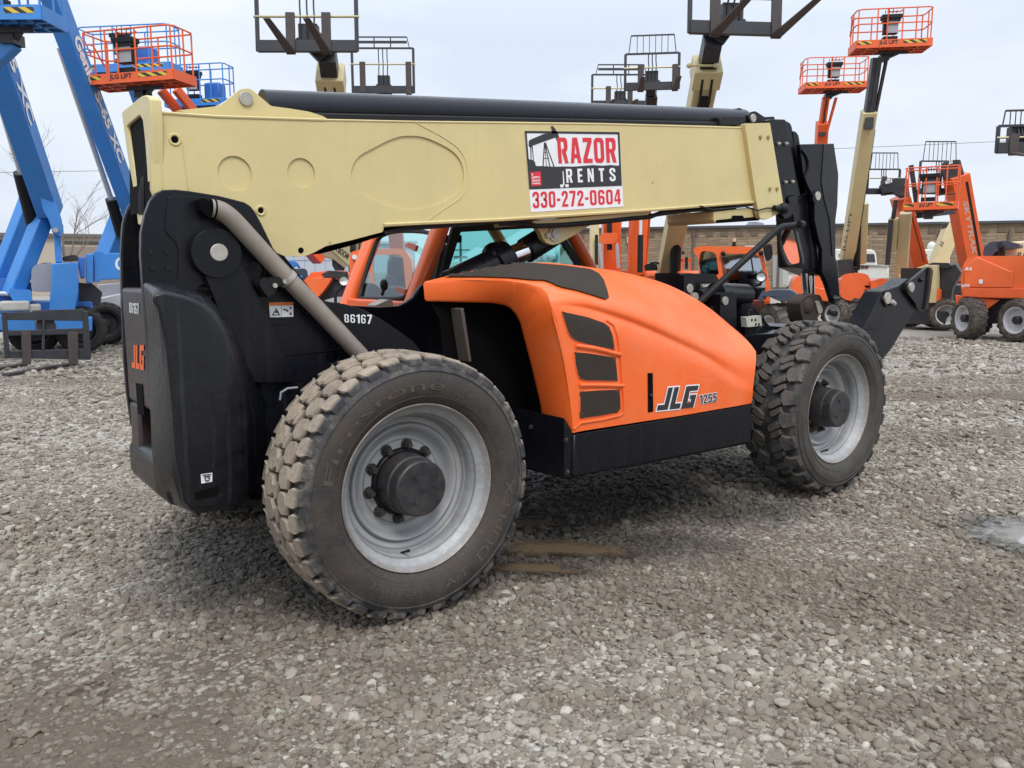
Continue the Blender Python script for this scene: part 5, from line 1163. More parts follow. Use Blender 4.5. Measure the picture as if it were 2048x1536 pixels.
# orange lift body under the lower basket is hidden; a simple base closes it
# ---- bright orange angular lift at the right
Tl=Thing('boom_lift','big orange angular hooded boom lift with pale rims at the right edge','boom lift',base(1990,19),'orange boom lifts')
Fl=facing(1935,678,R(-8))
hood=[(1922,553),(1926,530),(1936,515),(1958,512),(2048,512),(2110,514),(2110,600),(1960,596),(1924,594),(1922,575)]
block(Tl,'engine_hood',Fl,.0,1.5,hood,ORANGEP,r=.04)
block(Tl,'hood_facet',Fl,-.06,.0,[(1924,575),(1958,577),(2100,577),(2100,598),(1960,595),(1926,593)],LOR2)
block(Tl,'hood_facet',Fl,-.04,.0,[(1955,514),(2025,544),(2025,575),(1958,575),(1928,573),(1928,535)],ORANGEP,bevel=.03)
block(Tl,'chassis',Fl,.5,1.2,[(1948,597),(2110,598),(2110,645),(1965,648),(1955,640)],LBK)
block(Tl,'skirt',Fl,.02,.14,[(1910,590),(1960,596),(2000,600),(1962,628),(1952,628),(1945,610),(1912,610)],LOR2)
g=G(); p=Fl.p(2003,516,.3); g.pipe([p,p+Vector((0,0,.14)),p+Vector((-.05,0,.26)),p+Vector((-.16,0,.30))],.07,12); Tl.add('exhaust_stub',g,GREYB)
for px_,py_,o_,sz in ((1922,640,-.12,1.0),(2027,652,-.35,1.0),(1938,630,1.2,1.0),(2080,640,1.2,1.0)):
    u,z=Fl.hit(px_,py_,o_); wheel(Tl,Fl.w(u,o_,sz/2),Fl.yaw-(R(52) if px_<2000 else R(36)),sz,.38)
P=[Fl.p(x,y,-.07) for x,y in ((1924,568),(1940,568),(1940,574),(1924,574))]; label_on(Tl,'600S',P,WHITE,None,.03,.02); P=[Fl.p(x,y,-.05) for x,y in ((1929,534),(1945,535),(1945,541),(1929,540))]; label_on(Tl,'JLG',P,WHITE,None,.03,gl=jlg())
q=[Fl.p(x,y,-.05) for x,y in ((1958,559),(1966,559),(1966,567),(1958,567))]; g=G(); g.quad(*[p-Fl.n*.02 for p in q]); Tl.add('sticker',g,WHITE,recalc=False)
g=G(); beam(g,Fl.p(1990,505,.9),deep(2120,492,20.5),.35,.42); b_=Tl.add('boom',g,LCR,bevel=.03); 
block(Tl,'boom_cover',Fl,.5,1.2,[(1965,512),(1968,494),(1980,484),(2010,481),(2040,488),(2040,495),(2005,500),(1990,504),(1985,512)],NAVY,r=.05)
P=[Fl.p(x,y,.6) for x,y in ((2030,504),(2056,505),(2056,514),(2030,513))]; label_on(Tl,'JLG',P,INK,None,.03,gl=jlg())
# basket lift in front of the orange booms
Tm=Thing('boom_lift','orange lift basket at eye level in front of the lettered orange booms on the right','boom lift',base(1812,22),'orange boom lifts')
c,X,Yv=basket(Tm,(1806,421),22,(1914,417),(1812,424),1.12,LOR)
g=G(); beam(g,deep(1838,430,22.6),deep(1905,422,23.2),.2,.18); g.bar(deep(1822,330,22.4),deep(1836,428,22.6),.10,.10); Tm.add('jib_boom',g,LBK,bevel=.01)
for nm_,A_,B_,w_ in (('mast',(1811,425,22.9),(1803,552,23.6),.30),('mast',(1788,436,23.0),(1783,500,23.3),.26)):
    g=G(); beam(g,deep(*A_),deep(*B_),w_,.36,side=X); Tm.add(nm_,g,LCR,bevel=.015)
g=G(); g.tube(deep(1782,440,22.8),deep(1775,530,23.0),.07); g.tube(deep(1792,400,22.8),deep(1786,438,22.9),.06); Tm.add('hydraulic_cylinder',g,LBK)
Fm=facing_d(1820,22.5,R(-14))
g=G(); beam(g,Fm.p(1800,555,-.2),Fm.p(1857,534,-.2),.2,.16); g.px(Fm,-.3,.1,[(1856,530),(1873,530),(1871,606),(1854,606)]); Tm.add('counter_frame',g,LCR,bevel=.01)
block(Tm,'canopy',Fm,.0,.9,[(1856,528),(1866,525),(1898,526),(1902,533),(1898,537),(1868,536)],LBK,r=.02)
block(Tm,'side_hood',Fm,-.2,.9,[(1800,560),(1830,556),(1878,580),(1878,602),(1820,606),(1800,600)],ORANGEP,r=.04)
block(Tm,'chassis',Fm,-.1,1.0,[(1810,620),(1890,622),(1890,650),(1812,648)],LBK); 
for px_,py_,o_ in ((1893,630,-.1),(1872,622,1.0),(1822,640,.7)):
    u,z=Fm.hit(px_,py_,o_); wheel(Tm,Fm.w(u,o_,.44),Fm.yaw+R(25),.88,.34)
block(Tm,'upright',Fm,.1,.4,[(1878,535),(1912,528),(1922,545),(1905,575),(1898,620),(1880,622)],LBK)
# orange telehandlers with raised lettered booms
def sky(lab,A_,B_,w_,hd,guardpx,dd_,letters=None):
    Tx=Thing('telehandler',lab,'telehandler',base(B_[0],B_[2]),'telehandlers with raised forks')
    A=deep(*A_);B=deep(*B_); g=G(); beam(g,A,B,w_,w_*1.1,side=(_r.x,_r.y,.0)); b_=Tx.add('boom',g,LOR2,bevel=.02)
    d=(B-A).normalized(); g=G(); o_=-_f*(w_*.56)+_r*(w_*.22); g.bar(A+d*.3+o_,B-d*.2+o_,w_*.22,.03,-_f); Tx.add('boom_track',g,GREYB,b_)
    if letters:
        w2=w_*.30; o0=-_f*(w_*.56+.02)-_r*(w_*.10); up_=_r
        L=(B-A).length; q=[A+d*L*letters[1]+o0+_r*w2*.5,A+d*L*letters[2]+o0+_r*w2*.5,A+d*L*letters[2]+o0-_r*w2*.5,A+d*L*letters[1]+o0-_r*w2*.5]
        g=G(); put(g,glyphs(letters[0],.03),on_quad([tuple(p) for p in q])); Tx.add('lettering',g,flat('pale_letter',(.50,.36,.31),.5),b_,recalc=False)
    F=facing_d(hd[0][0],dd_); g=G(); g.px(F,-.2,.25,hd); hh=Tx.add('boom_head',g,LBK,bevel=.03)
    forks(Tx,*guardpx,head=False,post=guardpx_kw[0],rod=guardpx_kw[1],guard=guardpx_kw[2],gbars=7,fx=(.5,),blade=1.2,tilt=-.05)
    Fq=Frame((B.x,B.y),-YAW+R(70)); hidden_chassis(Tx,Fq,-1.0,3.2,-1.0,1.1,LOR2)
    return Tx,b_
guardpx_kw=(1.05,.60,.62)
Tx,b_=sky('orange lettered boom telehandler with black head, behind the eye-level basket at right',(1912,350,26),(1945,535,27),.58,[(1885,325),(1900,320),(1921,319),(1928,345),(1925,360),(1890,358),(1880,345)],((1837,388),26.5,(1912,388)),26.5,('SKYTRAK',.30,.88))
P=[deep(x,y,25.9) for x,y in ((1893,323),(1902,321),(1903,328),(1894,330))]; label_on(Tx,'JLG',P,WHITE,None,.1,gl=jlg())
guardpx_kw=(.82,.52,.54)
Tx,b_=sky('orange boom telehandler with black 8034 head and barred guard against the sky',(1800,395,27.5),(1838,535,28.5),.50,[(1757,373),(1770,362),(1790,356),(1815,356),(1820,392),(1800,395),(1785,386),(1765,384)],((1734,388),27.5,(1797,388)),27.5,('SKYTRAK',.35,.95))
P=[deep(x,y,26.9) for x,y in ((1767,364),(1781,360),(1781,367),(1768,370))]; label_on(Tx,'8034',P,WHITE,None,.12,.02)
# cream boom leaning by the white trucks
Tx=Thing('telehandler','cream boom telehandler with black head leaning in front of the white trucks','telehandler',base(1860,31),'telehandlers with raised forks')
g=G(); beam(g,deep(1905,452,31),deep(1866,548,31),.52,.52,side=(_r.x,_r.y,0)); b_=Tx.add('boom',g,LCR,bevel=.02); g=G(); beam(g,deep(1888,455,31),deep(1935,446,31),.34,.36); beam(g,deep(1898,470,31),deep(1893,500,30.8),.1,.1); Tx.add('boom_head',g,LBK,bevel=.02)
P=[deep(x,y,30.5) for x,y in ((1876,494),(1880,482),(1887,484),(1882,496))]; label_on(Tx,'JLG',P,INK,b_,.06,gl=jlg())
q=deep(1862,545,31.5); hidden_chassis(Tx,Frame((q.x,q.y),-YAW),-1.2,2.4,-.6,1.4,LOR2)
# orange hood glimpsed behind the tilt rods
Tx=Thing('boom_lift','orange rounded hood glimpsed behind the chrome tilt rods of the nearest machine','boom lift',base(1625,23),'orange boom lifts'); F=facing_d(1625,23,R(6))
block(Tx,'engine_hood',F,0,1.3,[(1584,570),(1590,556),(1602,549),(1640,546),(1664,556),(1664,600),(1600,602),(1586,592)],ORANGEP,r=.1); block(Tx,'side_hood',F,-.2,0,[(1620,572),(1664,580),(1664,604),(1620,600)],LOR2,bevel=.03)
block(Tx,'chassis',F,.1,1.3,[(1580,600),(1670,602),(1670,630),(1580,628)],LBK)
for px_ in (1600,1664): wheel(Tx,F.w(F.hit(px_,622,-.1)[0],-.1,.42),F.yaw-R(45),.84,.34)
g=G(); beam(g,F.p(1640,548,.6),F.p(1660,470,.9),.3,.34,side=F.u); Tx.add('boom',g,LCR,bevel=.02)
# white trucks
for i,(x0,x1,d_,lab) in enumerate(((1660,1778,36,'off-white utility truck body behind the cream lift boom'),(1822,1920,37,'off-white utility truck behind the leaning cream boom'),(1575,1650,34,'white truck standing behind the tilt cylinder of the nearest machine'))):
    Tx=Thing('truck',lab,'truck',base((x0+x1)/2,d_),'off-white utility trucks'); F=facing_d((x0+x1)/2,d_,R(6)); w=x1-x0
    y0=500 if i<2 else 515
    block(Tx,'body',F,0,2.4,[(x0,y0+58),(x0,y0+2),(x0+w*.10,y0-2),(x0+w*.72,y0-1),(x0+w*.78,y0+6),(x0+w*.80,y0+30),(x1,y0+34),(x1,y0+58)],OFFW,bevel=.05)
    block(Tx,'cab_window',F,-.03,0,[(x0+w*.62,y0+8),(x0+w*.75,y0+8),(x0+w*.77,y0+24),(x0+w*.62,y0+24)],flat('truck_glass',(.05,.06,.065),.2),bevel=0); block(Tx,'body_rail',F,-.08,0,[(x0,y0+27),(x1,y0+30),(x1,y0+32),(x0,y0+29)],flat('rail_grey',(.4,.41,.39),.5),bevel=0)
    g=G(); 
    for u in (.15,.45): g.px(F,-.03,0,[(x0+w*u,y0+8),(x0+w*(u+.18),y0+8),(x0+w*(u+.18),y0+13),(x0+w*u,y0+13)])
    Tx.add('vent',g,flat('vent_dark',(.16,.16,.14),.6),split=True)
    g=G(); 
    for u in (.35,.55,.62): p=F.p(x0+w*u,y0+34,-.03); g.tube(p,p+F.n*.05,.09,n=12)
    Tx.add('tail_lamp',g,flat('tail_lamp_dark',(.12,.05,.04),.5),split=True)
    g=G(); p=F.p(x0+w*.42,y0-2,.4); q1=F.p(x0+w*.55,y0+24,-.06); q2=F.p(x0+w*.28,y0+24,-.06); g.tube(p,q1,.04); g.tube(p,q2,.04); g.ball(p+Vector((0,0,.1)),.2,(1,1,1.2)); Tx.add('winch_mast',g,OFFW)
    for u in (.15,.8):
        wheel(Tx,F.w(*[F.hit(x0+w*u,560,.05)[0],.05],.5),F.yaw,1.0,.3)
# ---- middle: orange booms behind the hood
def mast(lab,A_,B_,w_,mat,cyl=None,cat='telehandler',nm='telehandler'):
    Tx=Thing(nm,lab,cat,base(B_[0],B_[2]),'machines seen under the boom'); A=deep(*A_);B=deep(*B_); g=G(); beam(g,A,B,w_,w_*1.1,side=(_r.x,_r.y,0)); b_=Tx.add('boom',g,mat,bevel=.02)
    if cyl:
        for a_,c_,r_,m_ in cyl: 
            g=G(); g.tube(deep(*a_),deep(*c_),r_,n=14); Tx.add('lift_cylinder' if m_ is GREYB else 'cylinder_rod',g,m_,b_)
    return Tx,b_
Tx,b_=mast('orange boom with black cylinder between two bright rods, seen under the cream boom',(1222,410,21),(1222,550,21.5),.46,LOR2,[((1219,425,20.6),(1219,500,20.7),.07,GREYB),((1199,487,20.6),(1204,536,20.7),.045,SILV),((1233,486,20.6),(1237,536,20.7),.045,SILV)])
F=facing_d(1222,20.7); block(Tx,'pivot_plate',F,-.05,.0,[(1198,480),(1203,466),(1235,466),(1235,482),(1228,488),(1205,488)],LOR2,r=.05); block(Tx,'engine_cover',F,.2,1.6,[(1180,540),(1262,541),(1262,590),(1180,590)],LOR2)
block(Tx,'chassis',F,.2,2.0,[(1180,590),(1290,590),(1290,620),(1180,620)],LBK)
for px_ in (1190,1280): wheel(Tx,F.w(F.hit(px_,600,-.1)[0],-.1,.55),F.yaw,1.1,.4)
Tx,b_=mast('orange boom with chrome rod and black barrel, right of the pair under the cream boom',(1278,405,19.5),(1272,548,20),.40,LOR2,[((1281,470,19.1),(1280,545,19.2),.07,GREYB),((1282,405,19.1),(1281,472,19.1),.04,SILV)])
F=facing_d(1300,18.2); block(Tx,'engine_hood',F,.1,1.2,[(1278,560),(1290,552),(1345,547),(1366,566),(1372,600),(1280,600)],ORANGEP,r=.05)
block(Tx,'chassis',F,.2,2.0,[(1260,590),(1400,590),(1400,620),(1260,620)],LBK)
g=G(); g.pipe([F.p(x,y,-.1) for x,y in ((1368,563),(1345,546),(1325,530),(1312,525),(1300,526))],.025,8); g.px(F,-.12,-.04,[(1288,531),(1296,527),(1314,528),(1316,541),(1290,542)],r=.03); Tx.add('mirror',g,GREYB,bevel=.01)
for px_ in (1280,1380): wheel(Tx,F.w(F.hit(px_,600,-.1)[0],-.1,.55),F.yaw,1.1,.4)
Tx,b_=mast('slim cream lift mast standing left of the orange boom pair against the brick wall',(1189,440,24),(1187,545,24),.26,LCR,[((1193,470,23.7),(1193,530,23.7),.05,GREYB)],'boom lift','boom_lift')
q=deep(1186,545,24.3); hidden_chassis(Tx,Frame((q.x,q.y),-YAW),-1.1,1.1,-.5,1.2,LOR)
# distant orange scissor machine
Tx=Thing('boom_lift','small orange lift frame against the brick wall left of the facing cab','boom lift',base(1375,30),'machines seen under the boom'); F=facing_d(1375,30)
g=G()
for x in (1362,1378): g.px(F,0,.15,[(x,516),(x+4,516),(x+4,546),(x,546)])
g.px(F,0,.15,[(1360,516),(1383,516),(1383,524),(1360,524)]); g.px(F,.2,1.4,[(1355,545),(1390,545),(1390,572),(1355,572)]); Tx.add('frame',g,LOR,bevel=.01); g=G(); g.px(F,-.05,.0,[(1370,514),(1376,514),(1376,538),(1370,538)]); p=F.p(1366,509,0); g.tube(p,p+Vector((0,0,.12)),.05); Tx.add('control_box',g,GREYB)
for x in (1360,1385): wheel(Tx,F.w(F.hit(x,575,0)[0],0,.35),F.yaw,.7,.25)
# ---- facing telehandler with cab and round headlight
Tt=Thing('telehandler','orange cab telehandler facing us with round headlight, right of the big orange hood','telehandler',base(1470,15),'orange cab telehandlers')
F=facing_d(1478,15,R(-2))
cabo=[(1387,498),(1392,494),(1412,492),(1440,493),(1470,492.5),(1512,494),(1524,499),(1526,506),(1540,575),(1540,640),(1440,640),(1438,588),(1430,560),(1402,556),(1397,520),(1393,510),(1388,506)]
win1=[(1440,514),(1446,508),(1508,507),(1519,514),(1530,560),(1533,600),(1453,600),(1448,560)]
win2=[(1399,508),(1405,502),(1424,503),(1432,508),(1438,550),(1400,549),(1397,535)]
g=G(); g.px(F,0,1.4,cabo,[rounded(F.U(0,win1),.05),rounded(F.U(0,win2),.05)],r=.03); CB=Tt.add('cab',g,ORANGEP,bevel=.02)
g=G(); g.px(F,.03,.04,win1); g.px(F,.03,.04,win2); Tt.add('windscreen',g,GLASS2,CB)
g=G(); g.px(F,1.36,1.39,[(1396,505),(1530,505),(1534,600),(1400,600)]); Tt.add('rear_glass',g,flat('cab_inside',(.34,.40,.42),.5),CB)
g=G(); g.px(F,.9,1.05,[(1472,572),(1475,540),(1496,538),(1502,572)],r=.04); g.px(F,.5,.9,[(1466,580),(1506,580),(1506,600),(1466,600)],r=.04); Tt.add('seat',g,GREYB,CB)
c=F.p(1478,569,.3); g=G(); g.pipe([c+F.u*(.17*math.cos(i*.4))+Vector((0,0,.08*math.sin(i*.4))) for i in range(16)],.018,6,True); g.tube(c,c+Vector((0,.0,-.4)),.025); Tt.add('steering_wheel',g,GREYB,CB)
g=G(); p=F.p(1468,494,.4); g.tube(p,p+Vector((0,0,.13)),.032); g.tube(p,p+Vector((0,0,.03)),.05); be=Tt.add('beacon',g,GREYB,CB); g=G(); g.tube(p+Vector((0,0,.10)),p+Vector((0,0,.165)),.036); Tt.add('beacon_lens',g,flat('amber_lens',(.5,.42,.34),.3),be)
for x,y in ((1446,507),(1522,506)):
    g=G(); c=F.p(x,y,-.06); g.ball(c,.045); Tt.add('roof_light',g,GREYB,CB)
block(Tt,'wing_mirror',F,-.15,-.08,[(1526,494),(1537,487),(1544,490),(1546,510),(1540,521),(1532,522),(1528,510)],GREYB,r=.03)
c=F.p(1522.5,554,-.5); g=G(); g.lathe([(0,.10),(.06,.09),(.088,.04),(.094,0),(.080,-.012),(.074,.0)],c,tuple(F.n),28); g.pipe([c+Vector((0,0,-.09)),c+Vector((0,.02,-.14)),F.p(1510,571,-.4),F.p(1500,580,-.4),F.p(1497,594,-.4)],.022,8); HL=Tt.add('headlight',g,GREYB)
g=G(); g.lathe([(0,.02),(.04,.012),(.078,.0)],c,tuple(F.n),24); Tt.add('headlight_lens',g,LENS,HL)
# fender and tyre
Fw=facing_d(1565,14.0,R(-2))
fen=smooth([(1515,600),(1520,590),(1532,583),(1545,579.5),(1578,579),(1590,584),(1600,599),(1596,603),(1560,603),(1548,598),(1536,592),(1526,598),(1520,606)],1)
block(Tt,'fender',Fw,-.25,.3,fen,NAVY)
wheel(Tt,Fw.w(Fw.hit(1534,640,-.05)[0],-.05,.54),Fw.yaw-R(62),1.10,.44); wheel(Tt,Fw.w(Fw.hit(1380,640,.0)[0],-.05,.54),Fw.yaw-R(62),1.10,.44)
block(Tt,'chassis',F,.0,2.6,[(1400,600),(1540,600),(1540,680),(1400,680)],LBK)
block(Tt,'wiper_arm',F,-.03,-.01,[(1500,513),(1503,513),(1508,545),(1505,545)],GREYB)
# ---- second orange cab telehandler left, seen past the boom and through the cab glass
Tu=Thing('telehandler','orange cab telehandler seen past the exhaust stack, with a round headlight and rounded hood','telehandler',base(730,13),'orange cab telehandlers')
F=facing_d(730,13,R(-6))
cabo=[(699,512),(703,504),(716,500),(740,498),(800,497),(812,502),(822,520),(832,620),(832,680),(694,680),(696,600),(699,560)]
win1=[(713,512),(720,509),(738,509),(740,600),(706,604)]; win2=[(746,510),(798,509),(806,516),(814,604),(750,606)]
g=G(); g.px(F,0,1.4,cabo,[rounded(F.U(0,win1),.04),rounded(F.U(0,win2),.04)],r=.04); CB=Tu.add('cab',g,ORANGEP,bevel=.02)
g=G(); g.px(F,.03,.04,win1); g.px(F,.03,.04,win2); Tu.add('windscreen',g,GLASS2,CB)
g=G(); g.px(F,1.36,1.39,[(700,505),(820,505),(830,620),(700,620)]); Tu.add('rear_glass',g,flat('cab_inside_pale',(.16,.24,.26),.4),CB)
g=G(); c=F.p(709,514,-.04); g.tube(c,c+F.n*.05,.04,n=14); Tu.add('roof_light',g,LENS,CB)
g=G(); g.bar(F.p(713,520,-.03),F.p(720,590,-.03),.05,.03,F.n); Tu.add('wiper_arm',g,GREYB,CB)
block(Tu,'engine_hood',F,-.3,1.0,[(600,575),(604,562),(616,556),(645,556),(664,557),(650,578),(634,597),(600,615)],ORANGEP,r=.05)
block(Tu,'hood_top',F,.9,1.8,[(612,556),(622,547),(640,543),(676,541),(690,546),(690,560),(612,562)],LOR2,r=.05)
block(Tu,'engine_bay',F,.0,.9,[(634,598),(664,559),(697,560),(697,604),(660,610)],LBK); block(Tu,'side_cover',F,-.1,.3,[(640,549),(655,541),(690,543),(690,558),(640,557),(648,553)],LBK)
g=G(); g.px(F,-.12,.2,[(650,600),(672,594),(697,594),(697,606),(650,604)]); Tu.add('side_step',g,SILV)
c=F.p(687.5,562,-.45); g=G(); g.lathe([(0,.10),(.055,.09),(.078,.04),(.084,0),(.072,-.01),(.066,.0)],c,tuple(F.n),28); g.pipe([c+Vector((0,0,-.08)),F.p(683,576,-.4),F.p(674,582,-.4),F.p(671,592,-.4),F.p(671,606,-.4)],.024,8); HL=Tu.add('headlight',g,GREYB)
g=G(); g.lathe([(0,.02),(.036,.012),(.070,.0)],c,tuple(F.n),24); Tu.add('headlight_lens',g,LENS,HL); g=G(); g.lathe([(0,.02),(.06,.0)],F.p(700,563,-.42),tuple(F.n),16); Tu.add('marker_lens',g,flat('marker_clear',(.55,.52,.53),.3),HL)
block(Tu,'chassis',F,.2,2.6,[(600,600),(830,610),(830,690),(600,690)],LBK)
for px_ in (640,820): wheel(Tu,F.w(F.hit(px_,650,.0)[0],.0,.54),F.yaw,1.1,.4)
# lowered cream boom with lettering
Tv=Thing('telehandler','cream boom lettered ULTRA BOOM sloping down in front of the grey shed','telehandler',base(690,19),'machines seen under the boom')
Fv=facing_d(670,18); g=G(); g.px(Fv,0,.5,[(600,440),(640,440),(700,486),(700,534),(655,494),(600,470)]); bq=Tv.add('boom',g,LCR,bevel=.015)
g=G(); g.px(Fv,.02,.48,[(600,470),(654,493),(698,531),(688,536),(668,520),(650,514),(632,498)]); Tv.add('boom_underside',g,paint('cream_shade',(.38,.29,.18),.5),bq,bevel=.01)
P=[Fv.p(*q,-.01) for q in ((664,482),(699,508),(695,520),(660,494))]; g=G(); put(g,glyphs('TRA BOOM',.03),on_quad([tuple(p) for p in P])); Tv.add('lettering',g,INK,bq,recalc=False)
block(Tv,'boom_tip',Fv,.1,.4,[(664,515),(676,510),(690,534),(688,545),(672,545),(664,530)],LBK); block(Tv,'tower',Fv,.55,1.2,[(696,492),(735,488),(735,600),(700,600)],LBK)
g=G(); 
for x in (712,721,731): g.px(Fv,.2,.3,[(x,486),(x+5,486),(x+5,520),(x,520)])
Tv.add('guide_rail',g,paint('tan_rail',(.26,.21,.12),.5),split=True); q=deep(700,545,19); hidden_chassis(Tv,Frame((q.x,q.y),-YAW),-2.6,.5,.9,2.6,LOR2)
# small blue skid behind exhaust
Tw=Thing('boom_lift','small blue machine top showing between the exhaust stack and the orange hood','boom lift',base(590,21),'blue boom lifts')
Fw=facing_d(592,20); block(Tw,'cover',Fw,0,.6,[(568,521),(590,521),(596,530),(586,537),(570,537)],BLUE); block(Tw,'engine_block',Fw,.05,.6,[(580,537),(600,538),(606,536),(614,540),(618,560),(582,562)],NAVY,r=.04)
g=G(); g.tube(Fw.p(592,525,.1),Fw.p(600,537,.1),.03); g.ball(Fw.p(602,555,-.02),.05); Tw.add('strut',g,BLUED)
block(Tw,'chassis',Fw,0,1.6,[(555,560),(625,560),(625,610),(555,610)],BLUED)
for px_ in (565,620): wheel(Tw,Fw.w(Fw.hit(px_,600,0)[0],-.05,.4),Fw.yaw,.8,.3)
# ---------------------------------------------------------------- buildings, tree, wires
def block_wall():
    k=N('split_face_block'); pos=k.pos(); s=k.n('SeparateXYZ',Vector=k.obj()); cv=k.n('CombineXYZ',X=s.outputs[0],Y=s.outputs[2],Z=0.0)
    b=k.n('TexBrick',Vector=cv,Scale=1.0,Color1=(.25,.18,.115,1),Color2=(.36,.27,.18,1),Mortar=(.16,.115,.075,1)); b.inputs['Brick Width'].default_value=.9; b.inputs['Row Height'].default_value=.21; b.inputs['Mortar Size'].default_value=.018
    mp=k.n('Mapping',Vector=cv,Scale=(1.6,5,1)); n=k.noise(mp.outputs[0],1.0,6,.75); st=k.n('Mapping',Vector=cv,Scale=(1.3,.12,1)); sn=k.noise(st.outputs[0],1.0,5,.7)
    c=k.mix(k.ramp(n,.38,.64,0,.75),b.outputs[0],(.15,.105,.07)); c=k.mix(k.ramp(sn,.60,.74,0,.55),c,(.12,.065,.035))
    return k.done(Base__Color=c,Roughness=.9,Normal=k.bump(n,.8,.1))
BW=block_wall(); CAPM=flat('dark_coping',(.05,.05,.055),.6)
Tb2=Thing('warehouse','long brown split-block warehouse wall with dark coping across the background','warehouse',base(1700,62)); F=facing_d(1500,62,R(1)); 
u0=F.hit(1120,500,0)[0]; u1=F.hit(2500,500,0)[0]; ztop=F.hit(1500,455,0)[1]
g=G(); g.box(F.w((u0+u1)/2,8,ztop/2),(u1-u0,16,ztop),F.u); me=mesh_of(g,'wall',Tb2.L)
wl=Tb2.add('wall',g,BW)
wl.rotation_mode='XYZ'
g=G(); g.box(F.w((u0+u1)/2,8,ztop+.08),(u1-u0+.5,16.5,.18),F.u); Tb2.add('coping',g,CAPM)
g=G(); u=u0+.6
while u<u1: g.box(F.w(u,-.03,ztop-.42),(.52,.06,.40),F.u); u+=1.12
Tb2.add('soldier_course',g,flat('dark_block',(.13,.098,.07),.9),wl,kind='stuff')
g=G()
for x,y in ((1265,480),(1500,497)): g.box(F.p(x,y,-.15),(.8,.3,.45),F.u)
ds=G()
for x in (1388,1560,1690,1880,2020): a_=F.p(x,460,-.1); ds.bar(Vector((a_.x,a_.y,0)),a_,.16,.14,F.n)
Tb2.add('downspout',ds,flat('downspout_brown',(.10,.075,.055),.6),wl,split=True)
Tb2.add('wall_lamp',g,flat('lamp_case',(.5,.47,.42),.5),split=True)
block(Tb2,'roof_vent',F,3,5,[(1487,455),(1497,444),(1513,443),(1528,446),(1526,455)],paint('roof_grey',(.30,.33,.37),.6)); block(Tb2,'loading_door',F,-.08,-.02,[(1545,510),(1650,510),(1650,575),(1545,575)],flat('roller_door',(.30,.30,.29),.6))
Tg=Thing('shed','low beige shed with dark roof line behind the blue lifts','shed',base(120,60)); F=facing_d(120,60); 
block(Tg,'wall',F,0,8,[(-200,468),(245,474),(245,600),(-200,600)],flat('beige_siding',(.42,.36,.29),.8),bevel=0); block(Tg,'roof_edge',F,-.3,8.3,[(-200,462),(246,469),(246,475),(-200,469)],flat('roof_brown',(.12,.11,.11),.7),bevel=0)
block(Tg,'window_band',F,-.06,-.02,[(126,482),(232,484),(232,490),(126,488)],flat('dark_window',(.06,.055,.05),.5),bevel=0); block(Tg,'lower_wall',F,-.05,.0,[(126,493),(245,494),(245,600),(126,600)],flat('grey_brown_block',(.24,.195,.165),.85),bevel=0)
block(Tg,'dark_opening',F,-.05,.0,[(-40,479),(22,479),(22,560),(-40,560)],flat('opening_dark',(.04,.04,.045),.8),bevel=0)
Th2=Thing('shed','pale grey metal sided shed showing under the cream boom','shed',base(650,40)); F=facing_d(650,40)
k=N('ribbed_metal'); s=k.n('SeparateXYZ',Vector=k.obj()); wv=k.math('FRACT',k.math('MULTIPLY',s.outputs[0],2.2)); RIB=k.done(Base__Color=k.mix(k.math('LESS_THAN',wv,.12),(.40,.44,.50),(.31,.34,.39)),Roughness=.5)
block(Th2,'wall',F,0,6,[(540,486),(830,486),(830,620),(540,620)],RIB,bevel=0); block(Th2,'roof',F,-.2,6.2,[(535,482),(835,482),(835,487),(535,487)],flat('shed_roof',(.4,.42,.45),.6),bevel=0); block(Th2,'panel_joint',F,-.02,0,[(540,520),(830,520),(830,521.2),(540,521.2)],flat('joint_grey',(.25,.27,.3),.6),bevel=0)
# bare tree
Tt2=Thing('tree','bare leafless tree rising between the two blue booms','tree',base(128,34)); random.seed(21)
g=G()
def grow(p,d,L,r,dep):
    n=3; pts=[p]; q=p.copy(); dd=d.copy()
    for i in range(n):
        dd=(dd+Vector((random.gauss(0,.10),random.gauss(0,.10),random.gauss(.03,.06)))).normalized(); q=q+dd*L/n; pts.append(q.copy())
    (trunk if dep==0 else g).pipe(pts,[r*(1-.45*i/n) for i in range(n+1)],6 if dep<2 else 4)
    if dep<4:
        for i in range(5 if dep==0 else 4 if dep<3 else 3):
            f=random.uniform(.35,1); b=pts[0].lerp(pts[-1],f) if dep else pts[0].lerp(pts[-1],random.uniform(.45,1))
            az=random.uniform(0,6.28); sp=random.uniform(.45,.95); nd=(dd+Vector((math.cos(az)*sp,math.sin(az)*sp,random.uniform(-.1,.25)))).normalized(); grow(b,nd,L*random.uniform(.5,.72),r*.5,dep+1)
trunk=G(); tb_=deep(128,545,34); grow(Vector((tb_.x,tb_.y,0)),Vector((0,0,1)),3.7,.07,0)
BARK=flat('bare_bark',(.17,.135,.11),.9); Tt2.add('trunk',trunk,BARK); Tt2.add('crown',g,BARK)
# power line with poles out of frame
Tp=Thing('power_line','thin power cable crossing the sky behind the machines','cable',(deep(1024,320,85).x,deep(1024,320,85).y,0))
g=G(); A=deep(-400,350,85);B=deep(2600,252,85); pts=[A.lerp(B,i/30)+Vector((0,0,-.9*4*(i/30)*(1-i/30))) for i in range(31)]; g.pipe(pts,.022,5); cb=Tp.add('cable',g,GREYB)
for q,nm in ((A,'pole'),(B,'pole')): g=G(); g.tube((q.x,q.y,0),(q.x,q.y,q.z+.6),.16,.12); Tp.add(nm,g,flat('pole_wood',(.14,.11,.085),.9))
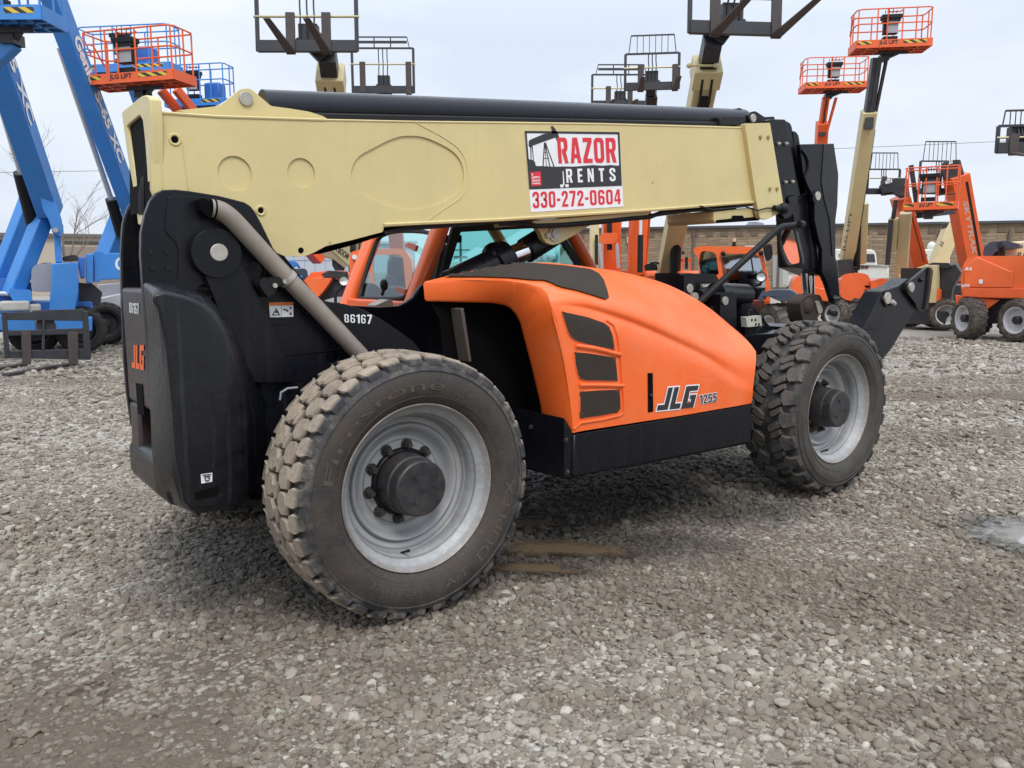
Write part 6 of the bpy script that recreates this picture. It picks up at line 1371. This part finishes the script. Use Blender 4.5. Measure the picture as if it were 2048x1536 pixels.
# transmission pole and scrub seen through the cab
Tq=Thing('utility_pole','slim utility pole with short crossarms seen through the cab window','utility pole',base(921,70)); g=G(); a=deep(921,482,70); g.tube((a.x,a.y,0),a,.14,.09); 
for y,w in ((500,.8),(513,.6),(516,.6)): p=deep(921,y,70); g.bar(p-_r*w,p+_r*w,.1,.1)
Tq.add('pole',g,flat('pole_grey',(.10,.10,.10),.8))
random.seed(9)
for i,(x,d_,lab) in enumerate(((1085,75,'bare scrubby tree line seen through the right of the cab glass'),(1130,70,'bare bush behind the lift cylinder lug in the cab glass'))):
    Tz=Thing('tree',lab,'tree',base(x,d_),'bare shrubs behind the cab'); g=G(); trunk=G()
    c=deep(x,545,d_)
    for j in range(5): grow(Vector((c.x,c.y,0))+_r*random.uniform(-2.4,2.4),Vector((0,0,1)),1.7,.07,0)
    Tz.add('trunk',trunk,BARK); Tz.add('crown',g,BARK)
Ty=Thing('trailer','long pale box trailer seen low through the cab glass','trailer',base(990,50)); F=facing_d(990,50); block(Ty,'box',F,0,2.5,[(880,524),(1120,524),(1120,560),(880,560)],flat('trailer_white',(.40,.43,.40),.6)); 
for x in (920,950): wheel(Ty,F.w(F.hit(x,560,0)[0],0,.5),F.yaw,1.0,.3)
# ---------------------------------------------------------------- ground
def blobs(k,pos,lst,warp):
    s=k.n('SeparateXYZ',Vector=pos); tot=None
    for x,y,rx,ry,a in lst:
        dx=k.math('SUBTRACT',s.outputs[0],x); dy=k.math('SUBTRACT',s.outputs[1],y); c,sn=math.cos(a),math.sin(a)
        u=k.math('ADD',k.math('MULTIPLY',dx,c),k.math('MULTIPLY',dy,sn)); v=k.math('SUBTRACT',k.math('MULTIPLY',dy,c),k.math('MULTIPLY',dx,sn))
        e=k.math('ADD',k.math('POWER',k.math('DIVIDE',u,rx),2.0),k.math('POWER',k.math('DIVIDE',v,ry),2.0))
        e=k.math('ADD',e,warp); m=k.ramp(e,1.7,.35,0,1); tot=m if tot is None else k.math('MAXIMUM',tot,m)
    return tot
def gp(px,py): q=ground(px,py); return q.x,q.y
def blob(px,py,w,h,a=-R(37)*0+R(-37)):   # ellipse centred at the ground spot seen at a pixel
    x,y=gp(px,py); return (x,y,w,h,a)
MUD=[blob(60,1500,1.1,.55),blob(1760,1180,2.0,.62),blob(1230,1125,1.3,.34),blob(2000,1420,1.3,.5),blob(1900,790,3.2,.5),blob(1010,1330,.9,.14),blob(600,1330,1.3,.28),blob(1500,1075,1.0,.45),blob(1800,1250,.9,.5),blob(1950,870,2.6,.55),blob(1720,1150,.6,.3),blob(1150,1510,.9,.2),blob(1050,1180,.9,.35),blob(1850,1420,.8,.4),blob(1900,760,4.0,.7),blob(200,760,3.0,.6)]
PALE=[blob(300,1150,.9,.25),blob(1500,1330,1.0,.22),blob(1850,700,6,.8),blob(1750,940,1.2,.4),blob(150,1260,.5,.22),blob(200,840,3.5,.9),blob(1350,1470,.9,.16),blob(1950,620,9,1.5)]
WET_SHADE=[(1.75,1.45,1.9,1.25,0),(.1,1.3,1.0,1.1,0),blob(1120,1080,1.0,.42),blob(2058,1075,.36,.42),blob(1058,1137,.35,.2),blob(1250,1010,1.3,.5)]  # ellipses under the machine paint its shade as well as damp soil
def mud_mask(k,pos):
    w=k.math('MULTIPLY',k.math('SUBTRACT',k.noise(pos,1.9,6,.72),.5),4.6)
    m=k.math('MAXIMUM',k.math('MULTIPLY',blobs(k,pos,MUD[:6],w),.80),k.math('MULTIPLY',blobs(k,pos,MUD[6:],w),.58)); base=k.math('MULTIPLY',k.ramp(k.noise(pos,.8,6,.68),.36,.66,.12,.72),k.ramp(k.n('VectorMath',i0=pos,i1=(CP.x,CP.y,0.0),_operation='DISTANCE').outputs['Value'],4.0,9.0,1.0,.45)); m=k.math('MAXIMUM',m,base)
    dist=k.n('VectorMath',i0=pos,i1=(CP.x+1.0,CP.y+.6,0.0),_operation='DISTANCE').outputs['Value']; near=k.math('MULTIPLY',k.ramp(dist,3.2,7.5,.50,.0),k.ramp(k.noise(pos,.9,5,.65),.34,.56,.45,1.15)); m=k.math('MAXIMUM',m,near)
    return k.math('MULTIPLY',m,k.math('SUBTRACT',1.0,k.math('MULTIPLY',blobs(k,pos,PALE,w),.62)))
def wet_shade_mask(k,pos):
    w=k.math('MULTIPLY',k.math('SUBTRACT',k.noise(pos,2.3,4,.65),.5),2.2); return blobs(k,pos,WET_SHADE,w)
def ground_mat():
    k=N('gravel_ground'); pos=k.pos(); mud=mud_mask(k,pos); wet_shade=wet_shade_mask(k,pos)
    v=k.n('TexVoronoi',Vector=pos,Scale=38.0,Randomness=1.0); v2=k.n('TexVoronoi',Vector=pos,Scale=17.0)
    d=v.outputs['Distance']; hue=k.n('SeparateColor',Color=v.outputs['Color']).outputs[0]; hue2=k.n('SeparateColor',Color=v2.outputs['Color']).outputs[1]
    st=k.mix(hue,(0.232,0.212,0.180),(0.544,0.520,0.468)); st=k.mix(k.math('MULTIPLY',hue2,.4),st,(0.344,0.300,0.244))
    st=k.mix(k.ramp(d,.50,.80),st,(0.056,0.046,0.036))
    n=k.noise(pos,22,5,.65); nl=k.noise(pos,2.2,5,.6); nf=k.noise(pos,75,4,.7); md=k.mix(n,(0.062,0.047,0.033),(0.165,0.128,0.092)); md=k.mix(k.ramp(nl,.40,.70,0,.55),md,(0.130,0.103,0.077)); md=k.mix(k.ramp(nf,.50,.64,0,.6),md,(.045,.035,.026)); md=k.mix(k.ramp(nf,.34,.24,0,.5),md,(.27,.235,.19))
    c=k.mix(k.ramp(k.math('ADD',mud,k.math('MULTIPLY',k.math('SUBTRACT',hue,.5),.7)),.35,.6),st,md)
    c=k.mix(k.math('MULTIPLY',wet_shade,.80),c,(.022,.018,.014))  # damp ground and painted under-machine shade darken together
    h=k.math('ADD',k.math('MULTIPLY',k.ramp(d,0,.6,1,0),k.ramp(mud,0,1,1.0,.3)),k.math('ADD',k.math('MULTIPLY',n,.8),k.math('MULTIPLY',nf,.5)))
    return k.done(Base__Color=c,Roughness=k.ramp(wet_shade,0,1,.92,.42),Normal=k.bump(h,.75,.016))
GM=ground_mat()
n_=90; xs=np.concatenate([np.linspace(-600,-14,9),np.linspace(-12,26,n_),np.linspace(29,700,9)]); ys=np.concatenate([np.linspace(-600,-9,9),np.linspace(-7,31,n_),np.linspace(34,900,9)])
def gz(x,y):
    f=max(0,1-max(0,math.hypot(x,y)-9)/4)
    return f*(-.006+.008*math.sin(x*2.1+1.3*y)+.008*math.sin(y*1.9-.7*x+1)) -.012
V=[(x,y,gz(x,y)) for y in ys for x in xs]; nx=len(xs)
g=G(); g.add(V,[(j*nx+i,j*nx+i+1,(j+1)*nx+i+1,(j+1)*nx+i) for j in range(len(ys)-1) for i in range(nx-1)])
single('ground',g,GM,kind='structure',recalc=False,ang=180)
# puddles
def water(nm,col,spec,rough):
    k=N(nm); pos=k.pos(); e=k.n('Attribute',_attribute_name='edge').outputs['Fac']; n=k.noise(pos,9,5,.7); n2=k.noise(pos,34,4,.65)
    a=k.ramp(k.math('ADD',e,k.math('ADD',k.math('MULTIPLY',k.math('SUBTRACT',n,.5),.9),k.math('MULTIPLY',k.math('SUBTRACT',n2,.5),.5))),.05,.55)
    c=k.mix(n,tuple(x*.8 for x in col),tuple(x*1.15 for x in col))
    return k.done(Base__Color=c,Roughness=rough,Alpha=a,**{'Specular IOR Level':spec})
WAT=water('muddy_water',(.125,.092,.058),.5,.08); SKYWAT=water('sky_pale_water',(.30,.29,.27),1.0,.03)  # pale base colour of the edge puddle stands in for sky reflection
def puddle(px,py,w,h,seed,label):
    random.seed(seed); x,y=gp(px,py); ph=[random.uniform(0,6) for _ in range(4)]; n=64; m=7; w*=1.45; h*=1.45; a=-YAW
    P=[Vector((x,y,.0045))]; E=[1.0]
    for j in range(1,m+1):
        for i in range(n):
            t=2*math.pi*i/n; rr=(1+.14*math.sin(2*t+ph[0])+.10*math.sin(3*t+ph[1])+.06*math.sin(5*t+ph[2]))*j/m
            u,v=w*rr*math.cos(t),h*rr*math.sin(t); P.append(Vector((x+u*math.cos(a)-v*math.sin(a),y+u*math.sin(a)+v*math.cos(a),.0045))); E.append(1-j/m)
    f=[(0,1+i,1+(i+1)%n) for i in range(n)]+[(1+(j-1)*n+i,1+j*n+i,1+j*n+(i+1)%n,1+(j-1)*n+(i+1)%n) for j in range(1,m) for i in range(n)]
    g=G(); g.add(P,f); o=single('puddle',g,SKYWAT if px>2000 else WAT,label,'puddle','puddles in the gravel',kind='structure',loc=(x,y,0),recalc=False)
    o.data.attributes.new('edge','FLOAT','POINT').data.foreach_set('value',E); return o
PUDS=[(1118,1098,.34,.12),(1062,1138,.22,.075),(2085,1072,.26,.34),(1030,1048,.30,.09)]
PL=['brown puddle beside the rear wheel, largest under the machine','small brown puddle nearest the rear tyre tread','bright sky-lit puddle at the right edge of the gravel','dark thin puddle behind the rear wheel in shade']
for i,(a,b,w,h) in enumerate(PUDS): puddle(a,b,w,h,11+i,PL[i])
random.seed(5)
# gravel stones: one countless mass
def stone_mat():
    k=N('limestone_gravel'); pos=k.pos(); rnd=k.n('ObjectInfo').outputs['Random']; mud=mud_mask(k,pos); wet_shade=wet_shade_mask(k,pos)
    cr=k.n('ValToRGB',Fac=rnd); e=cr.color_ramp; e.elements[0].position=0; e.elements[0].color=(0.163,0.142,0.112,1); e.elements[1].position=1; e.elements[1].color=(0.532,0.505,0.432,1)
    for p,c in ((.25,(0.220,0.191,0.151,1)),(.5,(0.274,0.243,0.194,1)),(.72,(0.327,0.295,0.240,1)),(.88,(0.410,0.382,0.314,1))): x=e.elements.new(p); x.color=c
    co=k.n('TexCoord').outputs['Object']; n=k.noise(co,3.0,4,.6)
    c=k.mix(k.ramp(n,.3,.7,0,.35),cr.outputs[0],(.17,.145,.12))
    r2=k.math('FRACT',k.math('MULTIPLY',rnd,37.7))
    md=k.math('MULTIPLY',k.ramp(k.math('ADD',mud,k.math('MULTIPLY',k.math('SUBTRACT',r2,.5),.9)),.22,.62),.92); c=k.mix(md,c,k.mix(r2,(.075,.058,.042),(.225,.182,.138)))
    c=k.mix(k.math('MULTIPLY',wet_shade,.82),c,(.022,.019,.015))  # same darkening on stones: damp, plus shade painted beneath the machine
    return k.done(Base__Color=c,Roughness=k.ramp(wet_shade,0,1,.85,.4),Normal=k.bump(n,.4,.15))
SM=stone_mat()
SC=bpy.data.collections.new('stone_shapes')
for i in range(8):
    bm=bmesh.new(); bmesh.ops.create_icosphere(bm,subdivisions=3,radius=1.0)
    ax=Vector((random.uniform(.85,1.35),random.uniform(.7,1.05),random.uniform(.5,.8)))
    cuts=[(Vector((random.gauss(0,1),random.gauss(0,1),random.gauss(0,1))).normalized(),random.uniform(.58,.86)) for _ in range(10)]
    for v in bm.verts:
        p=v.co.copy()
        for nn,dd in cuts:
            e=p.dot(nn)-dd
            if e>0: p-=nn*e*.97
        v.co=Vector((p.x*ax.x,p.y*ax.y,p.z*ax.z))
    me=bpy.data.meshes.new('stone'); bm.to_mesh(me); bm.free(); me.materials.append(SM)
    me.polygons.foreach_set('use_smooth',[True]*len(me.polygons)); me.set_sharp_from_angle(angle=R(24))
    o=bpy.data.objects.new('stone',me); SC.objects.link(o)
pts=[];rad=[];rot=[];idx=[]
fw2=Vector((_f.x,_f.y)).normalized(); rt2=Vector((_r.x,_r.y))
prng=np.random.default_rng(3)
def vn(x,y,s):   # cheap value noise for patchiness
    return .5+.25*math.sin(x*1.7*s+1.1*math.sin(y*1.3*s))+.25*math.sin(y*2.1*s+1.4*math.sin(x*.9*s+2))
mudc=[(x,y,a,b,c) for x,y,a,b,c in MUD]
def inmud(x,y):
    m=0
    for cx_,cy_,a,b,t in mudc:
        dx,dy=x-cx_,y-cy_; u=dx*math.cos(t)+dy*math.sin(t); v=-dx*math.sin(t)+dy*math.cos(t); e=(u/a)**2+(v/b)**2
        m=max(m,min(1,max(0,1.35-e)))
    return m
pud=[(*gp(a,b),w,h) for a,b,w,h in PUDS]
NC=0
bands=[(1.6,3.2,3300,.0145),(3.2,4.8,2600,.0145),(4.8,7.5,1400,.0155),(7.5,12,480,.020),(12,20,110,.028),(1.6,3.6,2400,.0062),(3.6,6.5,1100,.0085)]
for d0,d1,dens,rm in bands:
    area=(.66*(d1**2-d0**2)+4.4*(d1-d0)); n=int(area*dens)
    dd=np.sqrt(prng.uniform(d0**2,d1**2,n)); ss=prng.uniform(-1,1,n)
    for d,s in zip(dd,ss):
        l=s*(.66*d+2.2)
        if abs(l)>.66*d+.4 and prng.random()<(abs(l)-.66*d-.4)/1.8: continue
        x=CP.x+fw2.x*d+rt2.x*l; y=CP.y+fw2.y*d+rt2.y*l
        mu=inmud(x,y); q=prng.random()
        if q<(.80 if (d<3.4 and s<-.25 and mu>.45) else mu*.12): continue
        skip=False
        for px_,py_,w,h in pud:
            dx,dy=x-px_,y-py_; a=-YAW; u=dx*math.cos(a)+dy*math.sin(a); v=-dx*math.sin(a)+dy*math.cos(a)
            e_=(u/w)**2+(v/h)**2
            if e_<.70 and prng.random()<.96 or e_<1.2 and prng.random()<.5: skip=True
        if skip: continue
        pat=vn(x,y,1.3); r=rm*(1-.15*mu)*min(2.4,math.exp(prng.normal(-.14,.46)))*(.85+.3*pat)
        pts.append((x,y,gz(x,y)+r*(.14-.04*mu+.34*pat*(1-mu*.55))*prng.uniform(.4,1.3)-.003)); rad.append(r); rot.append((prng.uniform(-.5,.5),prng.uniform(-.5,.5),prng.uniform(0,6.28))); idx.append(int(prng.integers(0,8)))
me=bpy.data.meshes.new('gravel_stones'); me.from_pydata(pts,[],[])
me.attributes.new('rad','FLOAT','POINT').data.foreach_set('value',rad)
me.attributes.new('rot','FLOAT_VECTOR','POINT').data.foreach_set('vector',np.array(rot,dtype=np.float32).ravel())
me.attributes.new('pick','INT','POINT').data.foreach_set('value',idx)
go=bpy.data.objects.new('gravel_stones',me); COL.objects.link(go); tagit(go,'loose grey and muddy brown limestone gravel spread over the yard','gravel',kind='stuff')
nt=bpy.data.node_groups.new('scatter','GeometryNodeTree'); nt.interface.new_socket('Geometry',in_out='INPUT',socket_type='NodeSocketGeometry'); nt.interface.new_socket('Geometry',in_out='OUTPUT',socket_type='NodeSocketGeometry')
A=nt.nodes.new; gi,gout=A('NodeGroupInput'),A('NodeGroupOutput'); ip=A('GeometryNodeInstanceOnPoints'); ci=A('GeometryNodeCollectionInfo'); ci.inputs[0].default_value=SC; ci.inputs['Separate Children'].default_value=True; ci.inputs['Reset Children'].default_value=True
def at(nm,ty):
    x=A('GeometryNodeInputNamedAttribute'); x.data_type=ty; x.inputs[0].default_value=nm; return x.outputs[0]
Lk=nt.links.new; Lk(gi.outputs[0],ip.inputs['Points']); Lk(ci.outputs[0],ip.inputs['Instance']); ip.inputs['Pick Instance'].default_value=True
Lk(at('pick','INT'),ip.inputs['Instance Index']); er=A('FunctionNodeEulerToRotation'); Lk(at('rot','FLOAT_VECTOR'),er.inputs[0]); Lk(er.outputs[0],ip.inputs['Rotation']); Lk(at('rad','FLOAT'),ip.inputs['Scale']); Lk(ip.outputs[0],gout.inputs[0])
go.modifiers.new('scatter','NODES').node_group=nt
print('stones',len(pts))
# ---------------------------------------------------------------- sky and sun
W=bpy.data.worlds.new('World'); S.world=W; W.use_nodes=True; t=W.node_tree; t.nodes.clear()
SE,SA=R(52),R(205)     # sun height, and compass turn (from +y clockwise toward +x)
o=t.nodes.new('ShaderNodeOutputWorld'); bg=t.nodes.new('ShaderNodeBackground'); sky=t.nodes.new('ShaderNodeTexSky'); sky.sky_type='NISHITA'; sky.sun_disc=False; sky.sun_elevation=SE; sky.sun_rotation=SA; sky.air_density=1.4; sky.dust_density=3.0
tc=t.nodes.new('ShaderNodeTexCoord'); nz=t.nodes.new('ShaderNodeTexNoise'); mp=t.nodes.new('ShaderNodeMapping'); mp.inputs['Scale'].default_value=(1.4,1.4,3.6)
t.links.new(tc.outputs['Generated'],mp.inputs[0]); t.links.new(mp.outputs[0],nz.inputs['Vector']); nz.inputs['Scale'].default_value=1.6; nz.inputs['Detail'].default_value=6; nz.inputs['Roughness'].default_value=.55
sp=t.nodes.new('ShaderNodeSeparateXYZ'); t.links.new(tc.outputs['Generated'],sp.inputs[0])
def mr(v,a,b,c,d):
    x=t.nodes.new('ShaderNodeMapRange'); t.links.new(v,x.inputs[0]); x.inputs[1].default_value=a; x.inputs[2].default_value=b; x.inputs[3].default_value=c; x.inputs[4].default_value=d; return x.outputs[0]
def mx(fac,a,b,mode='MIX'):
    x=t.nodes.new('ShaderNodeMix'); x.data_type='RGBA'; x.blend_type=mode
    for i,vv in ((0,fac),(6,a),(7,b)):
        if isinstance(vv,bpy.types.NodeSocket): t.links.new(vv,x.inputs[i])
        elif isinstance(vv,tuple): x.inputs[i].default_value=(*vv,1)
        else: x.inputs[i].default_value=vv
    return x.outputs[2]
SKYK=.118
cl=mx(mr(nz.outputs[0],.36,.62,0,1),(6.65,7.4,8.6),(8.3,8.75,9.45))          # overcast cloud, lit from within
bright=mr(sp.outputs[2],.26,.85,1.0,2.1); vm=t.nodes.new('ShaderNodeVectorMath'); vm.operation='SCALE'; t.links.new(cl,vm.inputs[0]); t.links.new(bright,vm.inputs['Scale'])
full=mx(.90,sky.outputs[0],vm.outputs[0]); t.links.new(full,bg.inputs[0]); bg.inputs[1].default_value=SKYK; t.links.new(bg.outputs[0],o.inputs[0])
sl=bpy.data.lights.new('sun','SUN'); sl.energy=1.9; sl.angle=R(18); sl.color=(1,.96,.9); so=bpy.data.objects.new('sun',sl); COL.objects.link(so)
sd=Vector((math.sin(SA)*math.cos(SE),math.cos(SA)*math.cos(SE),math.sin(SE))); so.rotation_euler=sd.to_track_quat('Z','Y').to_euler()
S.view_settings.view_transform='Standard'; S.view_settings.look='None'; S.view_settings.exposure=0; S.view_settings.gamma=1
S.render.engine='CYCLES'; S.cycles.max_bounces=6; S.cycles.transparent_max_bounces=12; S.cycles.use_denoising=True; S.cycles.caustics_reflective=False; S.cycles.caustics_refractive=False
